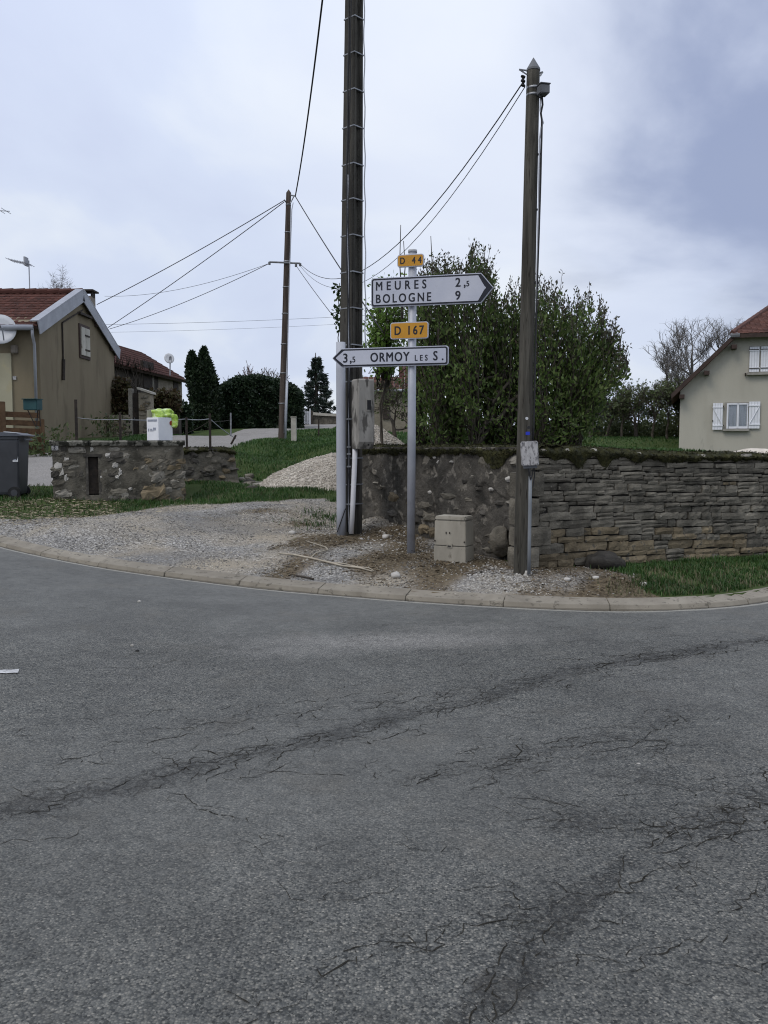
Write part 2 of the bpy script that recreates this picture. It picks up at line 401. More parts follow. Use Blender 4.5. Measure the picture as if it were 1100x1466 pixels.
def shepard(P, x, y, s2=.35):
    num = 0; den = 0
    for px, py, pz in P:
        w = 1 / ((x - px) ** 2 + (y - py) ** 2 + s2) ** 2
        num = num + w * pz; den = den + w
    return num / den
BUMPS = []
def gz(x, y):
    x = np.asarray(x, float); y = np.asarray(y, float)
    d = k_d(x, y); zr = z_road(x)
    t = smooth(.2, 1.3, d)
    z = (zr + .083) * (1 - t) + shepard(LOW, x, y) * t
    s = (y - w_y(x)) * .86
    tf = smooth(.15, .33, s) * smooth(-.15, .25, x - WPX[0]) + smooth(2.5, 6.5, s) * smooth(-1.6, -.1, x - WPX[0]) * (x < WPX[0] + .1)
    tf = np.clip(tf, 0, 1)
    z = z * (1 - tf) + shepard(FLD, x, y) * tf
    z = z + .012 * vnoise(x, y, .9, 1) * smooth(.3, 1, d)
    for bx, by, br, bh in BUMPS: z = z + bh * np.exp(-((x - bx) ** 2 + (y - by) ** 2) / br ** 2) * (y < w_y(x) + .1)
    return np.where(d < .12, zr - .18, z)
def gzf(x, y): return float(gz(np.array([x]), np.array([y]))[0])
def hit(u, v, y0=6.0): return hit_fn(u, v, gz, y0)
_b = [(hit(u, v), br, bh) for u, v, br, bh in ((545, 757, .42, .17), (575, 766, .36, .11), (606, 783, .34, .06), (655, 806, .4, .04))]
BUMPS += [(q.x, q.y + .12, br, bh) for q, br, bh in _b]
def inpoly(P, x, y):
    x = np.asarray(x); inside = np.zeros(x.shape, bool); n = len(P)
    for i in range(n):
        x0, y0 = P[i]; x1, y1 = P[(i + 1) % n]
        c = ((y0 > y) != (y1 > y)) & (x < (x1 - x0) * (y - y0) / (y1 - y0 + 1e-12) + x0)
        inside ^= c
    return inside
def softpoly(P, x, y, r, seed=0):
    rr = np.random.default_rng(seed + 11); acc = 0
    wx = x + r * .8 * vnoise(x, y, .8, seed); wy = y + r * .8 * vnoise(x, y, .8, seed + 1)
    for k in range(8):
        a = rr.uniform(0, 6.28); q = r * math.sqrt(rr.uniform())
        acc = acc + inpoly(P, wx + q * math.cos(a), wy + q * math.sin(a))
    return acc / 8.0
kx = np.linspace(KX0 - 3, hit(395, 800).x, 14)
TRACK = [tuple(hit(u, v)[:2]) for u, v in ((390, 815), (400, 795), (425, 768), (455, 752), (482, 738), (486, 713), (400, 717), (300, 721), (235, 727), (150, 737), (60, 742), (-60, 742), (-160, 752))] \
        + [(x, float(k_y(x)) - .05) for x in kx]
kx2 = np.linspace(hit(930, 850).x, hit(392, 812).x, 14)
VERGE = [tuple(hit(u, v)[:2]) for u, v in ((392, 812), (402, 792), (428, 766), (480, 742))] + [(WA.x, WA.y + .3), (WB.x, WB.y + .3), (WB.x + 1.0, float(w_y(WB.x + 1.0)) + .1)] \
        + [tuple(hit(u, v)[:2]) for u, v in ((905, 822), (935, 840))] + [(x, float(k_y(x)) - .05) for x in kx2]
LANE = [(-16, 15.6), (-6.2, 16.0), (-5.6, 18.2), (-4.9, 20.6), tuple(at(355, 640, 23.3)[:2]), tuple(at(418, 622, 28)[:2]), tuple(at(470, 612, 36)[:2]), (-1.0, 50), (3, 90),
        (-1, 90), (-4.2, 50), tuple(at(420, 606, 40)[:2]), tuple(at(330, 612, 32.5)[:2]), tuple(at(230, 622, 27)[:2]), (-7.4, 23.2), (-9.5, 21.5), (-16, 20)]
MOSSY = [(q.x, q.y, rx_, ry_, s_) for q, rx_, ry_, s_ in ((hit(370, 731), .75, .22, .62), (hit(300, 742), .7, .2, .45), (hit(250, 760), .6, .22, .3), (hit(440, 752), .5, .3, .7), (hit(30, 748), 1.2, .25, .5))]
def zones(x, y):
    """grass, gravel, brown litter, asphalt lane"""
    tr = softpoly(TRACK, x, y, .22, 1); ve = softpoly(VERGE, x, y, .22, 2); la = softpoly(LANE, x, y, .12, 3)
    grass = 1 - np.clip(tr + ve + la, 0, 1)
    n = vnoise(x, y, .55, 4)
    brown = ve * np.clip(.50 + .55 * n, 0, 1)
    for bx, by, rx_, ry_, s_ in MOSSY: brown = np.maximum(brown, s_ * tr * np.exp(-(((x - bx) / rx_) ** 2 + ((y - by) / ry_) ** 2)))
    gravel = np.clip(tr + ve * (1 - brown), 0, 1)
    return grass, gravel, brown, la

def axis(segs):
    out = [segs[0][0]]
    for a, b, h in segs:
        n = max(1, int(round((b - a) / h))); out += list(np.linspace(a, b, n + 1)[1:])
    return np.array(out)
gx = axis([(-900, -200, 100), (-200, -60, 20), (-60, -20, 4), (-20, -9, .6), (-9, -6.5, .2), (-6.5, 6.5, .07), (6.5, 10, .2), (10, 20, 1), (20, 60, 4), (60, 200, 20), (200, 900, 100)])
gy = axis([(-400, -40, 60), (-40, 0, 8), (0, 7.6, 1), (7.6, 18, .075), (18, 32, .22), (32, 60, 1), (60, 140, 8), (140, 1200, 100)])
GX, GY = np.meshgrid(gx, gy)
GZ = gz(GX, GY)
nx, ny = len(gx), len(gy)
V = np.stack([GX, GY, GZ], -1).reshape(-1, 3)
ii = np.arange(nx * ny).reshape(ny, nx)
Q = np.stack([ii[:-1, :-1], ii[:-1, 1:], ii[1:, 1:], ii[1:, :-1]], -1).reshape(-1, 4)
cx = V[Q, 0].mean(1); cy = V[Q, 1].mean(1)
in_tr = inpoly(TRACK, cx, cy); in_la = inpoly(LANE, cx, cy) & ~in_tr
zn = np.stack(zones(V[:, 0], V[:, 1]), -1)

def ground_material():
    m, t, b = newmat('ground')
    g = N(t, 'ShaderNodeNewGeometry').outputs['Position']
    a = N(t, 'ShaderNodeAttribute', attribute_name='zone'); sp = N(t, 'ShaderNodeSeparateColor'); t.links.new(a.outputs['Color'], sp.inputs[0])
    la = a.outputs['Alpha']
    n1 = noi(t, g, 1.4, 6, .6, .4); n2 = noi(t, g, 28, 6, .6); n3_ = noi(t, g, 6, 5, .6)
    def soft(x, w=.55):
        return ramp(t, mth(t, 'ADD', x, mth(t, 'MULTIPLY', mth(t, 'SUBTRACT', n2, .5), w)), [(.38, 0.0), (.62, 1.0)])
    earth = ramp(t, n3_, [(.35, (.085, .062, .040)), (.65, (.16, .125, .085))])
    grass = mixc(t, n1, (.030, .050, .014), (.060, .085, .026))
    grass = mixc(t, ramp(t, n2, [(.55, 0.0), (.75, .6)]), grass, (.10, .085, .04))
    cellc = vor(t, g, 55, 'F1', 1); sepc = N(t, 'ShaderNodeSeparateColor'); t.links.new(cellc, sepc.inputs[0])
    grit = ramp(t, sepc.outputs[0], [(0.0, (.10, .097, .093)), (.5, (.22, .21, .195)), (.85, (.34, .325, .30)), (1.0, (.50, .48, .45))])
    dust = ramp(t, noi(t, g, .8, 4, .6, .5), [(.42, 0.0), (.62, .75)])
    grit = mixc(t, dust, grit, ramp(t, n2, [(.3, (.26, .22, .16)), (.7, (.36, .31, .235))]))
    dark = ramp(t, noi(t, vmul(t, g, (1, 1.4, 1)), .55, 3, .5, .3), [(.5, 0.0), (.66, .55)])
    grit = mixc(t, dark, grit, (.13, .128, .125))
    brown = mixc(t, ramp(t, n2, [(.4, 0.0), (.6, 1.0)]), (.052, .040, .025), (.155, .124, .082))
    tar = ramp(t, n2, [(.35, (.20, .19, .18)), (.65, (.29, .275, .26))])
    tar = mixc(t, ramp(t, n1, [(.45, 0.0), (.7, .4)]), tar, (.15, .14, .13))
    c = mixc(t, soft(sp.outputs[0]), earth, grass)
    c = mixc(t, soft(sp.outputs[1], .8), c, grit)
    c = mixc(t, soft(sp.outputs[2], 1.0), c, brown)
    c = mixc(t, soft(la, .3), c, tar)
    t.links.new(c, b.inputs['Base Color']); b.inputs['Roughness'].default_value = .97; b.inputs['Specular IOR Level'].default_value = .15
    h = mth(t, 'ADD', mth(t, 'MULTIPLY', vor(t, g, 55), .5), n2)
    bump(t, b, h, .8, .02)
ground_material()
def sub_ground(name, sel):
    q = Q[sel]; used = np.unique(q); mp = np.full(len(V), -1); mp[used] = np.arange(len(used))
    me = npmesh(name, V[used], mp[q])
    at_ = me.attributes.new('zone', 'FLOAT_COLOR', 'POINT'); at_.data.foreach_set('color', zn[used].astype(np.float32).ravel())
    return tag(link(name, me, 'ground', None, True), kind='structure')
sub_ground('ground', ~in_tr & ~in_la)
sub_ground('gravel_track', in_tr)
sub_ground('lane', in_la)

# ------------------------------------------------------------------ road
CRACKS = [  # pixel polylines of cracked seams, width in metres, strength
    (((-60, 1175), (60, 1150), (180, 1128), (300, 1098), (420, 1065), (560, 1032), (680, 1003), (790, 968), (900, 945), (1000, 932), (1110, 912)), .17, 1.0),
    (((20, 1070), (150, 1055), (280, 1042), (420, 1020), (560, 1008), (700, 985)), .28, .62),
    (((640, 1480), (680, 1445), (760, 1362), (830, 1300), (900, 1232), (1000, 1195), (1110, 1150)), .055, .95),
    (((540, 1350), (640, 1322), (760, 1305), (800, 1300)), .045, .8),
    (((820, 1180), (900, 1180), (1000, 1195), (1060, 1160), (1110, 1125)), .22, .8),
    (((850, 1110), (950, 1120), (1040, 1140), (1110, 1130)), .20, .75),
    (((580, 1120), (700, 1090), (800, 1070), (920, 1040), (1000, 1015)), .20, .72),
    (((600, 1150), (700, 1112), (770, 1098), (860, 1085)), .12, .6),
    (((330, 1440), (430, 1420), (520, 1370), (560, 1330)), .06, .5),
    (((870, 1400), (960, 1360), (1030, 1310), (1110, 1280)), .10, .55),
    (((270, 1100), (330, 1180), (360, 1210), (320, 1200)), .10, .6),
    (((170, 958), (300, 945), (420, 925), (520, 912)), .14, .42),
]
rx = np.concatenate([np.array([-80, -50, -30, -20, -14]), np.arange(-10, 8.01, .045), np.array([10, 14, 20, 30, 50, 90])])
ry = np.concatenate([np.array([-60, -30, -15, -6, -2, 0, .8, 1.4]), np.arange(1.8, 14.2, .045), np.array([15, 16, 18, 20, 24, 30, 40, 60])])
RX, RY = np.meshgrid(rx, ry)
RD = k_d(RX, RY)
RYc = np.where(RD > .1, k_y(RX) + .1, RY)            # pull the far edge back under the kerb
RZ = z_road(RX) + .004 * vnoise(RX, RYc, .35, 8)
crk = np.zeros(RX.shape)
for line, w, s in CRACKS:
    P = np.array([tuple(hit_fn(u, v, lambda x, y: z_road(x), 1.2))[:2] for u, v in line])
    wob = .10 * vnoise(RX, RYc, .9, 9)
    dmin = np.full(RX.shape, 99.0)
    for a, b_ in zip(P[:-1], P[1:]):
        e = b_ - a; L2 = (e ** 2).sum() + 1e-9
        tt = np.clip(((RX - a[0]) * e[0] + (RYc - a[1]) * e[1]) / L2, 0, 1)
        dmin = np.minimum(dmin, np.hypot(RX - a[0] - tt * e[0], RYc - a[1] - tt * e[1]))
    crk = np.maximum(crk, s * np.exp(-(np.maximum(dmin + wob * .6, 0) / w) ** 2))
Vr = np.stack([RX, RYc, RZ], -1).reshape(-1, 3)
ir = np.arange(RX.size).reshape(RX.shape)
Qr = np.stack([ir[:-1, :-1], ir[:-1, 1:], ir[1:, 1:], ir[1:, :-1]], -1).reshape(-1, 4)
keep = (RD.ravel()[Qr] <= .1).any(1)
def road_material():
    m, t, b = newmat('asphalt')
    g = N(t, 'ShaderNodeNewGeometry').outputs['Position']
    a = N(t, 'ShaderNodeAttribute', attribute_name='wear'); sp = N(t, 'ShaderNodeSeparateColor'); t.links.new(a.outputs['Color'], sp.inputs[0])
    crk_, kd, fine = sp.outputs[0], sp.outputs[1], sp.outputs[2]; sp_dust = a.outputs['Alpha']
    cell = vor(t, g, 120, 'F1', 1); sc_ = N(t, 'ShaderNodeSeparateColor'); t.links.new(cell, sc_.inputs[0])
    cd = vor(t, g, 120, 'F1', 0)
    big = noi(t, g, .55, 5, .6, .3); mid = noi(t, g, 2.6, 6, .65, .2); fin = noi(t, g, 60, 4, .7)
    agg = ramp(t, sc_.outputs[0], [(0.0, (.023, .024, .022)), (.16, (.046, .048, .044)), (.34, (.092, .093, .085)), (.72, (.137, .135, .121)), (.95, (.190, .183, .160)), (1.0, (.27, .255, .22))])
    binder = mixc(t, ramp(t, cd, [(.30, 0.0), (.70, .55)]), agg, (.034, .036, .037))
    smoothc = ramp(t, fin, [(.3, (.086, .087, .081)), (.7, (.137, .136, .126))])
    c = mixc(t, mth(t, 'MULTIPLY', fine, .75), binder, smoothc)
    c = mixc(t, 1.0, c, ramp(t, big, [(.3, .82), (.7, 1.18)]), 'MULTIPLY')
    c = mixc(t, 1.0, c, ramp(t, mid, [(.3, .82), (.7, 1.15)]), 'MULTIPLY')
    c = mixc(t, 1.0, c, ramp(t, noi(t, g, 13, 7, .75), [(.33, .72), (.5, 1.0), (.7, 1.14)]), 'MULTIPLY')
    warm = ramp(t, noi(t, g, 1.7, 5, .6), [(.55, 0.0), (.75, .30)])
    c = mixc(t, warm, c, (.125, .112, .09))
    # alligator cracks inside the worn seams
    wn = N(t, 'ShaderNodeTexNoise'); wn.inputs['Scale'].default_value = 5.0; wn.inputs['Detail'].default_value = 8; wn.inputs['Roughness'].default_value = .7
    t.links.new(g, wn.inputs['Vector'])
    wn.inputs['Scale'].default_value = 7.0; gw = vadd(t, g, vmul(t, wn.outputs['Color'], (.17, .17, 0)))
    e1 = vor(t, gw, 3.0, 'DISTANCE_TO_EDGE'); e2 = vor(t, gw, 8.5, 'DISTANCE_TO_EDGE')
    brk = noi(t, g, 3.5, 5, .65)
    crm = mth(t, 'ADD', crk_, mth(t, 'MULTIPLY', mth(t, 'SUBTRACT', brk, .5), .9))
    l1 = mth(t, 'MULTIPLY', ramp(t, e1, [(.006, 1.0), (.024, 0.0)]), ramp(t, crm, [(.24, 0.0), (.46, 1.0)]))
    l2 = mth(t, 'MULTIPLY', ramp(t, e2, [(.010, 1.0), (.045, 0.0)]), ramp(t, crm, [(.50, 0.0), (.78, 1.0)]))
    pat = ramp(t, mth(t, 'ADD', crm, mth(t, 'MULTIPLY', mth(t, 'SUBTRACT', noi(t, g, 34, 9, .9), .5), 4.2)), [(.78, 0.0), (1.30, .50)])
    lines = mth(t, 'MULTIPLY', l2, .55)
    dk = mth(t, 'MAXIMUM', lines, pat)
    c = mixc(t, 1.0, c, mth(t, 'SUBTRACT', 1.0, mth(t, 'MULTIPLY', pat, 1.0)), 'MULTIPLY')
    brkl = ramp(t, noi(t, g, 11, 5, .7), [(.34, .25), (.55, 1.0)])
    c = mixc(t, mth(t, 'MULTIPLY', mth(t, 'MULTIPLY', lines, brkl), .85), c, mixc(t, noi(t, g, 40, 3), (.022, .020, .017), (.05, .045, .038)))
    # pale grit washed against the kerb
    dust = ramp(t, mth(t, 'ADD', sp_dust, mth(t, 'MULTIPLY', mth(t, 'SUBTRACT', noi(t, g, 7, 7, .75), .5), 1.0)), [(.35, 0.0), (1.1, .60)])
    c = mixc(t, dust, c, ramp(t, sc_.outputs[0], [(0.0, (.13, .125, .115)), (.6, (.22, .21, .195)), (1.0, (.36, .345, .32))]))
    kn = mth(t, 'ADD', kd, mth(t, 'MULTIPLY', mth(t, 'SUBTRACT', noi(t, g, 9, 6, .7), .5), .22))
    grit = ramp(t, kn, [(.62, 0.0), (.72, .55), (.84, .7), (.90, 0.0)])
    c = mixc(t, grit, c, ramp(t, fin, [(.3, (.24, .225, .195)), (.7, (.44, .42, .37))]))
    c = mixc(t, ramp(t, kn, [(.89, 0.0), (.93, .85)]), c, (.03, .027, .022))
    t.links.new(c, b.inputs['Base Color'])
    t.links.new(ramp(t, fin, [(.3, .62), (.7, .85)]), b.inputs['Roughness'])
    b.inputs['Specular IOR Level'].default_value = .35
    h = mth(t, 'SUBTRACT', mth(t, 'MULTIPLY', mth(t, 'SUBTRACT', 1.0, cd), mth(t, 'SUBTRACT', 1.0, mth(t, 'MULTIPLY', fine, .7))), mth(t, 'MULTIPLY', lines, 2.0))
    bump(t, b, h, .75, .006)
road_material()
me = npmesh('road', Vr, Qr[keep])
at_ = me.attributes.new('wear', 'FLOAT_COLOR', 'POINT')
dd = -k_d(Vr[:, 0], Vr[:, 1])
finez = np.clip(.15 + .85 * smooth(3.2, .6, dd + .5 * vnoise(Vr[:, 0], Vr[:, 1], .2, 5)) * smooth(1.5, -3.5, Vr[:, 0]) + .35 * vnoise(Vr[:, 0], Vr[:, 1], .25, 6) + .45 * smooth(1.6, .3, dd), 0, 1)
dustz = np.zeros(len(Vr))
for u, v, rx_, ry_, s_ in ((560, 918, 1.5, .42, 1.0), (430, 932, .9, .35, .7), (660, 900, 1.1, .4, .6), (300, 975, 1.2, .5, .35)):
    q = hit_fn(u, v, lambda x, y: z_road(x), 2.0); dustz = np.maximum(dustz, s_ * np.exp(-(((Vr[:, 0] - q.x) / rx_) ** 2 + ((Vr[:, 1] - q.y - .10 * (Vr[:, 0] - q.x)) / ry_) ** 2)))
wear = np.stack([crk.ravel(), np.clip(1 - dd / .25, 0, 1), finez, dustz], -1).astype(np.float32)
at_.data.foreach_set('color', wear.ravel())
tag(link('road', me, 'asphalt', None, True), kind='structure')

# the cracks themselves: thin jagged seams, crossing and branching along each worn band
rc = np.random.default_rng(77); CV_, CF_ = [], []
def road_z(x, y): return float(z_road(x)) + .004 * float(vnoise(np.array([x]), np.array([y]), .35, 8)[0]) + .0026
def crack(p, ang, length, w, lv=0, guide=None):
    """a walk of short straight bits with sudden turns, drawn to a guide direction"""
    pts = [np.array(p, float)]; dir_ = ang; go = 0.0; ns_ = max(4, int(length / .028)); turn = 0
    for i in range(ns_):
        if turn <= 0: dir_ = ang + rc.normal(0, .66); turn = rc.integers(1, 3)
        turn -= 1; pts.append(pts[-1] + np.array([math.cos(dir_), math.sin(dir_)]) * rc.uniform(.014, .036) + rc.normal(0, .004, 2))
    pts = np.array(pts); n_ = len(pts); t_ = np.gradient(pts, axis=0); t_ /= np.linalg.norm(t_, axis=1)[:, None] + 1e-9; nn = np.stack([-t_[:, 1], t_[:, 0]], 1)
    ww = w * np.clip(rc.normal(1, .42, n_), .25, 2.0) * np.clip(np.minimum(np.arange(n_), n_ - 1 - np.arange(n_)) / 4 + .15, 0, 1)
    zz = z_road(pts[:, 0]) + .004 * vnoise(pts[:, 0], pts[:, 1], .35, 8) + .0026
    b_ = sum(len(a_) for a_ in CV_); L_ = pts + nn * ww[:, None] / 2; R_ = pts - nn * ww[:, None] / 2
    CV_.append(np.stack([np.concatenate([L_[:, 0], R_[:, 0]]), np.concatenate([L_[:, 1], R_[:, 1]]), np.concatenate([zz, zz])], -1))
    for i in range(n_ - 1):
        if rc.random() < .93: CF_.append((b_ + i, b_ + i + 1, b_ + n_ + i + 1, b_ + n_ + i))
    if lv < 2:
        for k in range(rc.poisson(length * (3.2 if lv == 0 else 1.6))):
            q = pts[rc.integers(1, n_)]; crack(q, ang + rc.choice((-1, 1)) * rc.uniform(.6, 1.5), rc.uniform(.05, .26), w * .62, lv + 1)
for line, wdt, st in CRACKS:
    P = np.array([tuple(hit_fn(u, v, lambda x, y: z_road(x), 1.2))[:2] for u, v in line]); seg = np.hypot(*np.diff(P, axis=0).T); cum = np.concatenate([[0], np.cumsum(seg)])
    dist0 = max(1.5, float(np.median(P[:, 1])))
    for k in range(int(cum[-1] * (11.0 + 75 * wdt) * st ** 1.5)):
        s_ = rc.uniform(0, cum[-1]); i = min(np.searchsorted(cum, s_, side='right') - 1, len(seg) - 1); e_ = (P[i + 1] - P[i]) / seg[i]; q = P[i] + e_ * (s_ - cum[i])
        q = q + np.array([-e_[1], e_[0]]) * rc.normal(0, wdt * .8); crack(q, math.atan2(e_[1], e_[0]) + rc.normal(0, .25) + (math.pi if rc.random() < .5 else 0), rc.uniform(.10, .60), .0036 * (.55 + .6 * st) * rc.uniform(.5, 1.35))
for k in range(260):                                     # stray hairlines over the rest of the carriageway
    q = (rc.uniform(-3.5, 4.5), rc.uniform(2.3, 8.0))
    if k_d(*q) < -.5 and (q[0] > -.6 or rc.random() < .25): crack(q, rc.normal(.25, .35), rc.uniform(.12, .55), .0022)
CVa = np.concatenate(CV_); kk = k_d(CVa[:, 0], CVa[:, 1]) < -.1; CFa = np.array(CF_); CFa = CFa[kk[CFa].all(1)]
mat('crack', (.016, .015, .013), (.040, .037, .031), 30, 1.0, bmp=0, spec=0)
o = link('road_cracks', npmesh('road_cracks', CVa, CFa), 'crack'); o['kind'] = 'structure'

# broken white line on the left: one dash, its worn end in view
p0, p1 = hit_fn(27, 962, lambda x, y: z_road(x)), hit_fn(-110, 966, lambda x, y: z_road(x))
e = (p1 - p0); e.z = 0; L = e.length; e.normalize(); nrm = Vector((-e.y, e.x, 0))
mb = MB(); V_ = []; 
for i in range(25):
    s = L * i / 24
    for w in (-.045, .045):
        q = p0 + e * s + nrm * (w + .006 * math.sin(i * 2.1 + w * 40)); V_.append((q.x, q.y, float(z_road(q.x)) + .0075))
mb.add(V_, [(2 * i, 2 * i + 1, 2 * i + 3, 2 * i + 2) for i in range(24)])
tag(mb.build('road_marking', 'road_paint'), kind='structure')

# ------------------------------------------------------------------ kerb
kerb = bpy.data.objects.new('kerb', None); COL.objects.link(kerb); kerb.location = (0, 0, 0); ORG['kerb'] = Vector((0, 0, 0)); tag(kerb, kind='structure')
xs = np.linspace(KX0 - 2.6, KX1 + 3, 2400); ys = k_y(xs)
arc = np.concatenate([[0], np.cumsum(np.hypot(np.diff(xs), np.diff(ys)))])
def kpt(s):
    x = np.interp(s, arc, xs); y = np.interp(s, arc, ys)
    x2 = np.interp(s + .01, arc, xs); y2 = np.interp(s + .01, arc, ys)
    tg = Vector((x2 - x, y2 - y, 0)).normalized()
    return Vector((x, y, float(z_road(x)))), Vector((-tg.y, tg.x, 0))
prof = [(-.004, -.16), (-.004, .012), (.012, .050), (.165, .086), (.20, .088), (.20, -.16)]
s = 0.0; mid_s = np.interp(hit_fn(740, 868, lambda x, y: z_road(x)).x, xs, arc)
while s < arc[-1] - .2:
    Ls = 1.0 if s < mid_s else (.52 if random.random() < .7 else 1.0)
    Ls *= random.uniform(.98, 1.02)
    s1 = min(s + Ls, arc[-1] - .05); k = 6 if Ls > .7 else 4
    dz, dn = random.uniform(-.004, .004), random.uniform(-.006, .006)
    secs = []
    for i in range(k + 1):
        p, n = kpt(s + .002 + (s1 - s - .006) * i / k)
        secs.append([p + n * (a + dn) + Vector((0, 0, z + dz + (random.uniform(-.002, .002) if z > 0 else 0))) for a, z in prof])
    MB().loft(secs).build('kerb_stone', 'kerb', kerb, bevel=.004)
    s = s1

# ------------------------------------------------------------------ text
TXT = {}
def text_geo(s, spacing=1.0, bold=0.0):
    cu = bpy.data.curves.new('lettering_curve', 'FONT'); cu.body = s; cu.size = 1; cu.space_character = spacing; cu.offset = bold; cu.resolution_u = 4
    o = bpy.data.objects.new('lettering_curve', cu); COL.objects.link(o)
    bpy.context.view_layer.update()
    me = bpy.data.meshes.new_from_object(o.evaluated_get(bpy.context.evaluated_depsgraph_get()))
    v = np.array([tuple(p.co) for p in me.vertices]); f = [tuple(p.vertices) for p in me.polygons]
    bpy.data.objects.remove(o); bpy.data.curves.remove(cu); bpy.data.meshes.remove(me)
    return v, f
CAPH = None; NARROW = .80
def lettering(items, M, y, m, parent, name='lettering'):
    """items: (text, x0, x1, z0, cap height); letters fill x0..x1 by their own advance and spacing"""
    global CAPH
    if CAPH is None: v, _ = text_geo('E', 1); CAPH = v[:, 1].max()
    for s, x0, x1, z0, h in items:
        mb = MB()
        k = h / CAPH; sp = 1.0
        for _ in range(4):
            v, f = text_geo(s, sp); w = (v[:, 0].max() - v[:, 0].min()) * k * NARROW
            if len(s) < 2 or s in ('2', '9'): break
            base = w / max(sp, .2); sp = max(.7, min(2.4, sp * (x1 - x0) / w))
        w = (v[:, 0].max() - v[:, 0].min()) * k; kx_ = (x1 - x0) / w if len(s) > 1 else .92
        kx_ = max(.70, min(1.1, kx_))
        for q, (ex, ez) in enumerate(((-.020, .012), (.020, -.012), (-.020, -.012), (.020, .012), (0, 0))):     # heavier strokes
            mb.add([M @ Vector((x0 + (p[0] - v[:, 0].min()) * k * kx_ + ex * k, y - .00025 * q, z0 + (p[1] + ez) * k)) for p in v], f)
        me = bpy.data.meshes.new(name); o = ORG[parent.name]
        me.from_pydata([(p[0] - o[0], p[1] - o[1], p[2] - o[2]) for p in mb.v], [], mb.f)
        link(name, me, m, parent)

# ------------------------------------------------------------------ direction signpost
pb = hit(588.5, 792)
post_yaw = R(15)
SP = root('direction_signpost', pb, 'grey steel signpost carrying two white arrow signs and two yellow road number plates', 'signpost')
SPn = Vector((-math.sin(post_yaw), -math.cos(post_yaw), 0))
top = at(591, 362, pb.y)
lean = (top - pb)
mb = MB(); mb.tube([pb - Vector((0, 0, .3)), pb + lean], .052, 16); mb.build('post', 'galvanised', SP, True)
mb = MB(); mb.tube([pb + lean + Vector((0, 0, 0)), pb + lean + Vector((0, 0, .035))], .056, 16); mb.build('post_cap', 'sign_back', SP, True)
def sign_local(u, v, off=.085):
    p0 = pb + lean * ((at(590, v, pb.y).z - pb.z) / lean.z) + SPn * off
    Mf = frame(p0, post_yaw); q = on_plane(u, v, p0, SPn)
    l = Mf.inverted() @ q
    return l.x, q.z
def sign_frame(v, off=.085):
    p0 = pb + lean * ((at(590, v, pb.y).z - pb.z) / lean.z) + SPn * off
    p0.z = 0
    return frame(p0, post_yaw)
def rrect(x0, x1, z0, z1, r, n=5):
    out = []
    for cx_, cz_, a0 in ((x1 - r, z0 + r, -90), (x1 - r, z1 - r, 0), (x0 + r, z1 - r, 90), (x0 + r, z0 + r, 180)):
        for i in range(n + 1):
            a = R(a0 + 90 * i / n); out.append((cx_ + r * math.cos(a), cz_ + r * math.sin(a)))
    return out
def arrow_poly(xb, xs_, xt, z0, z1, r, n=5):
    """xb blunt end, xs_ shoulder, xt tip; either direction"""
    sg = 1 if xt > xb else -1; zc = (z0 + z1) / 2; out = []
    for cz_, a0 in ((z1 - r, 90), (z0 + r, 180)):
        for i in range(n + 1):
            a = R(a0 + 90 * i / n); out.append((xb + sg * r + sg * r * math.cos(a), cz_ + r * math.sin(a)))
    out += [(xs_, z0)]
    tr_ = .02
    out += [(xt - sg * tr_, zc - tr_ * 1.1), (xt, zc - .004), (xt, zc + .004), (xt - sg * tr_, zc + tr_ * 1.1)]
    out += [(xs_, z1)]
    return out
def face(poly, M, y, name, m, parent):
    mb = MB(); mb.loft([[M @ Vector((x, y, z)) for x, z in poly], [M @ Vector((x, y - .0015, z)) for x, z in poly]])
    return mb.build(name, m, parent)
def arrow_sign(u_blunt, u_sh, u_tip, u_chev, v0, v1, label):
    vm = (v0 + v1) / 2; M = sign_frame(vm)
    xb, z1 = sign_local(u_blunt, v0); _, z0 = sign_local(u_blunt, v1)
    xs_, xt, xc = sign_local(u_sh, vm)[0], sign_local(u_tip, vm)[0], sign_local(u_chev, vm)[0]
    sg = 1 if xt > xb else -1
    mb = MB(); mb.prism(arrow_poly(xb, xs_, xt, z0, z1, .035), M, 0, .032)
    pan = mb.build('direction_panel', 'sign_white', SP, bevel=.004); pan['label'] = label
    e_ = .011
    face(arrow_poly(xb + sg * e_, xs_ - sg * e_ * .3, xt - sg * e_ * 1.2, z0 + e_, z1 - e_, .028), M, -.0015, 'border', 'sign_ink', pan)
    e_ = .030
    face(arrow_poly(xb + sg * e_, xs_ - sg * .036, xc, z0 + e_, z1 - e_, .016), M, -.0045, 'sign_face', 'sign_white', pan)
    for dz in (.28, .72):
        z = z0 + (z1 - z0) * dz
        MB().box(M @ Vector((0, .05, z)), (.15, .035, .028), M.to_3x3()).build('bracket', 'sign_back', pan)
    return M, pan, xb, z0, z1
M, pan, xb, z0, z1 = arrow_sign(531.5, 689, 707, 696, 398.5, 440.5, 'upper white arrow sign pointing right with two place names')
def X(u, vm=420): return sign_local(u, vm)[0]
capL = (z1 - z0) * .285
zl1, zl2 = z0 + (z1 - z0) * .575, z0 + (z1 - z0) * .145
lettering([('MEURES', X(539), X(610.5), zl1, capL), ('BOLOGNE', X(539), X(617.5), zl2, capL), ('2', X(652.5), X(661), zl1, capL),
           (',', X(664.5), X(667), zl1, capL), ('5', X(668), X(674), zl1, capL * .62), ('9', X(652.5), X(660.5), zl2, capL)], M, -.0075, 'sign_ink', pan)
M, pan, xb, z0, z1 = arrow_sign(642.5, 489, 476, 481.5, 494.5, 522.5, 'lower white arrow sign pointing left with one place name')
capO = (z1 - z0) * .46; zl = z0 + (z1 - z0) * .26
X2 = lambda u: sign_local(u, 509)[0]
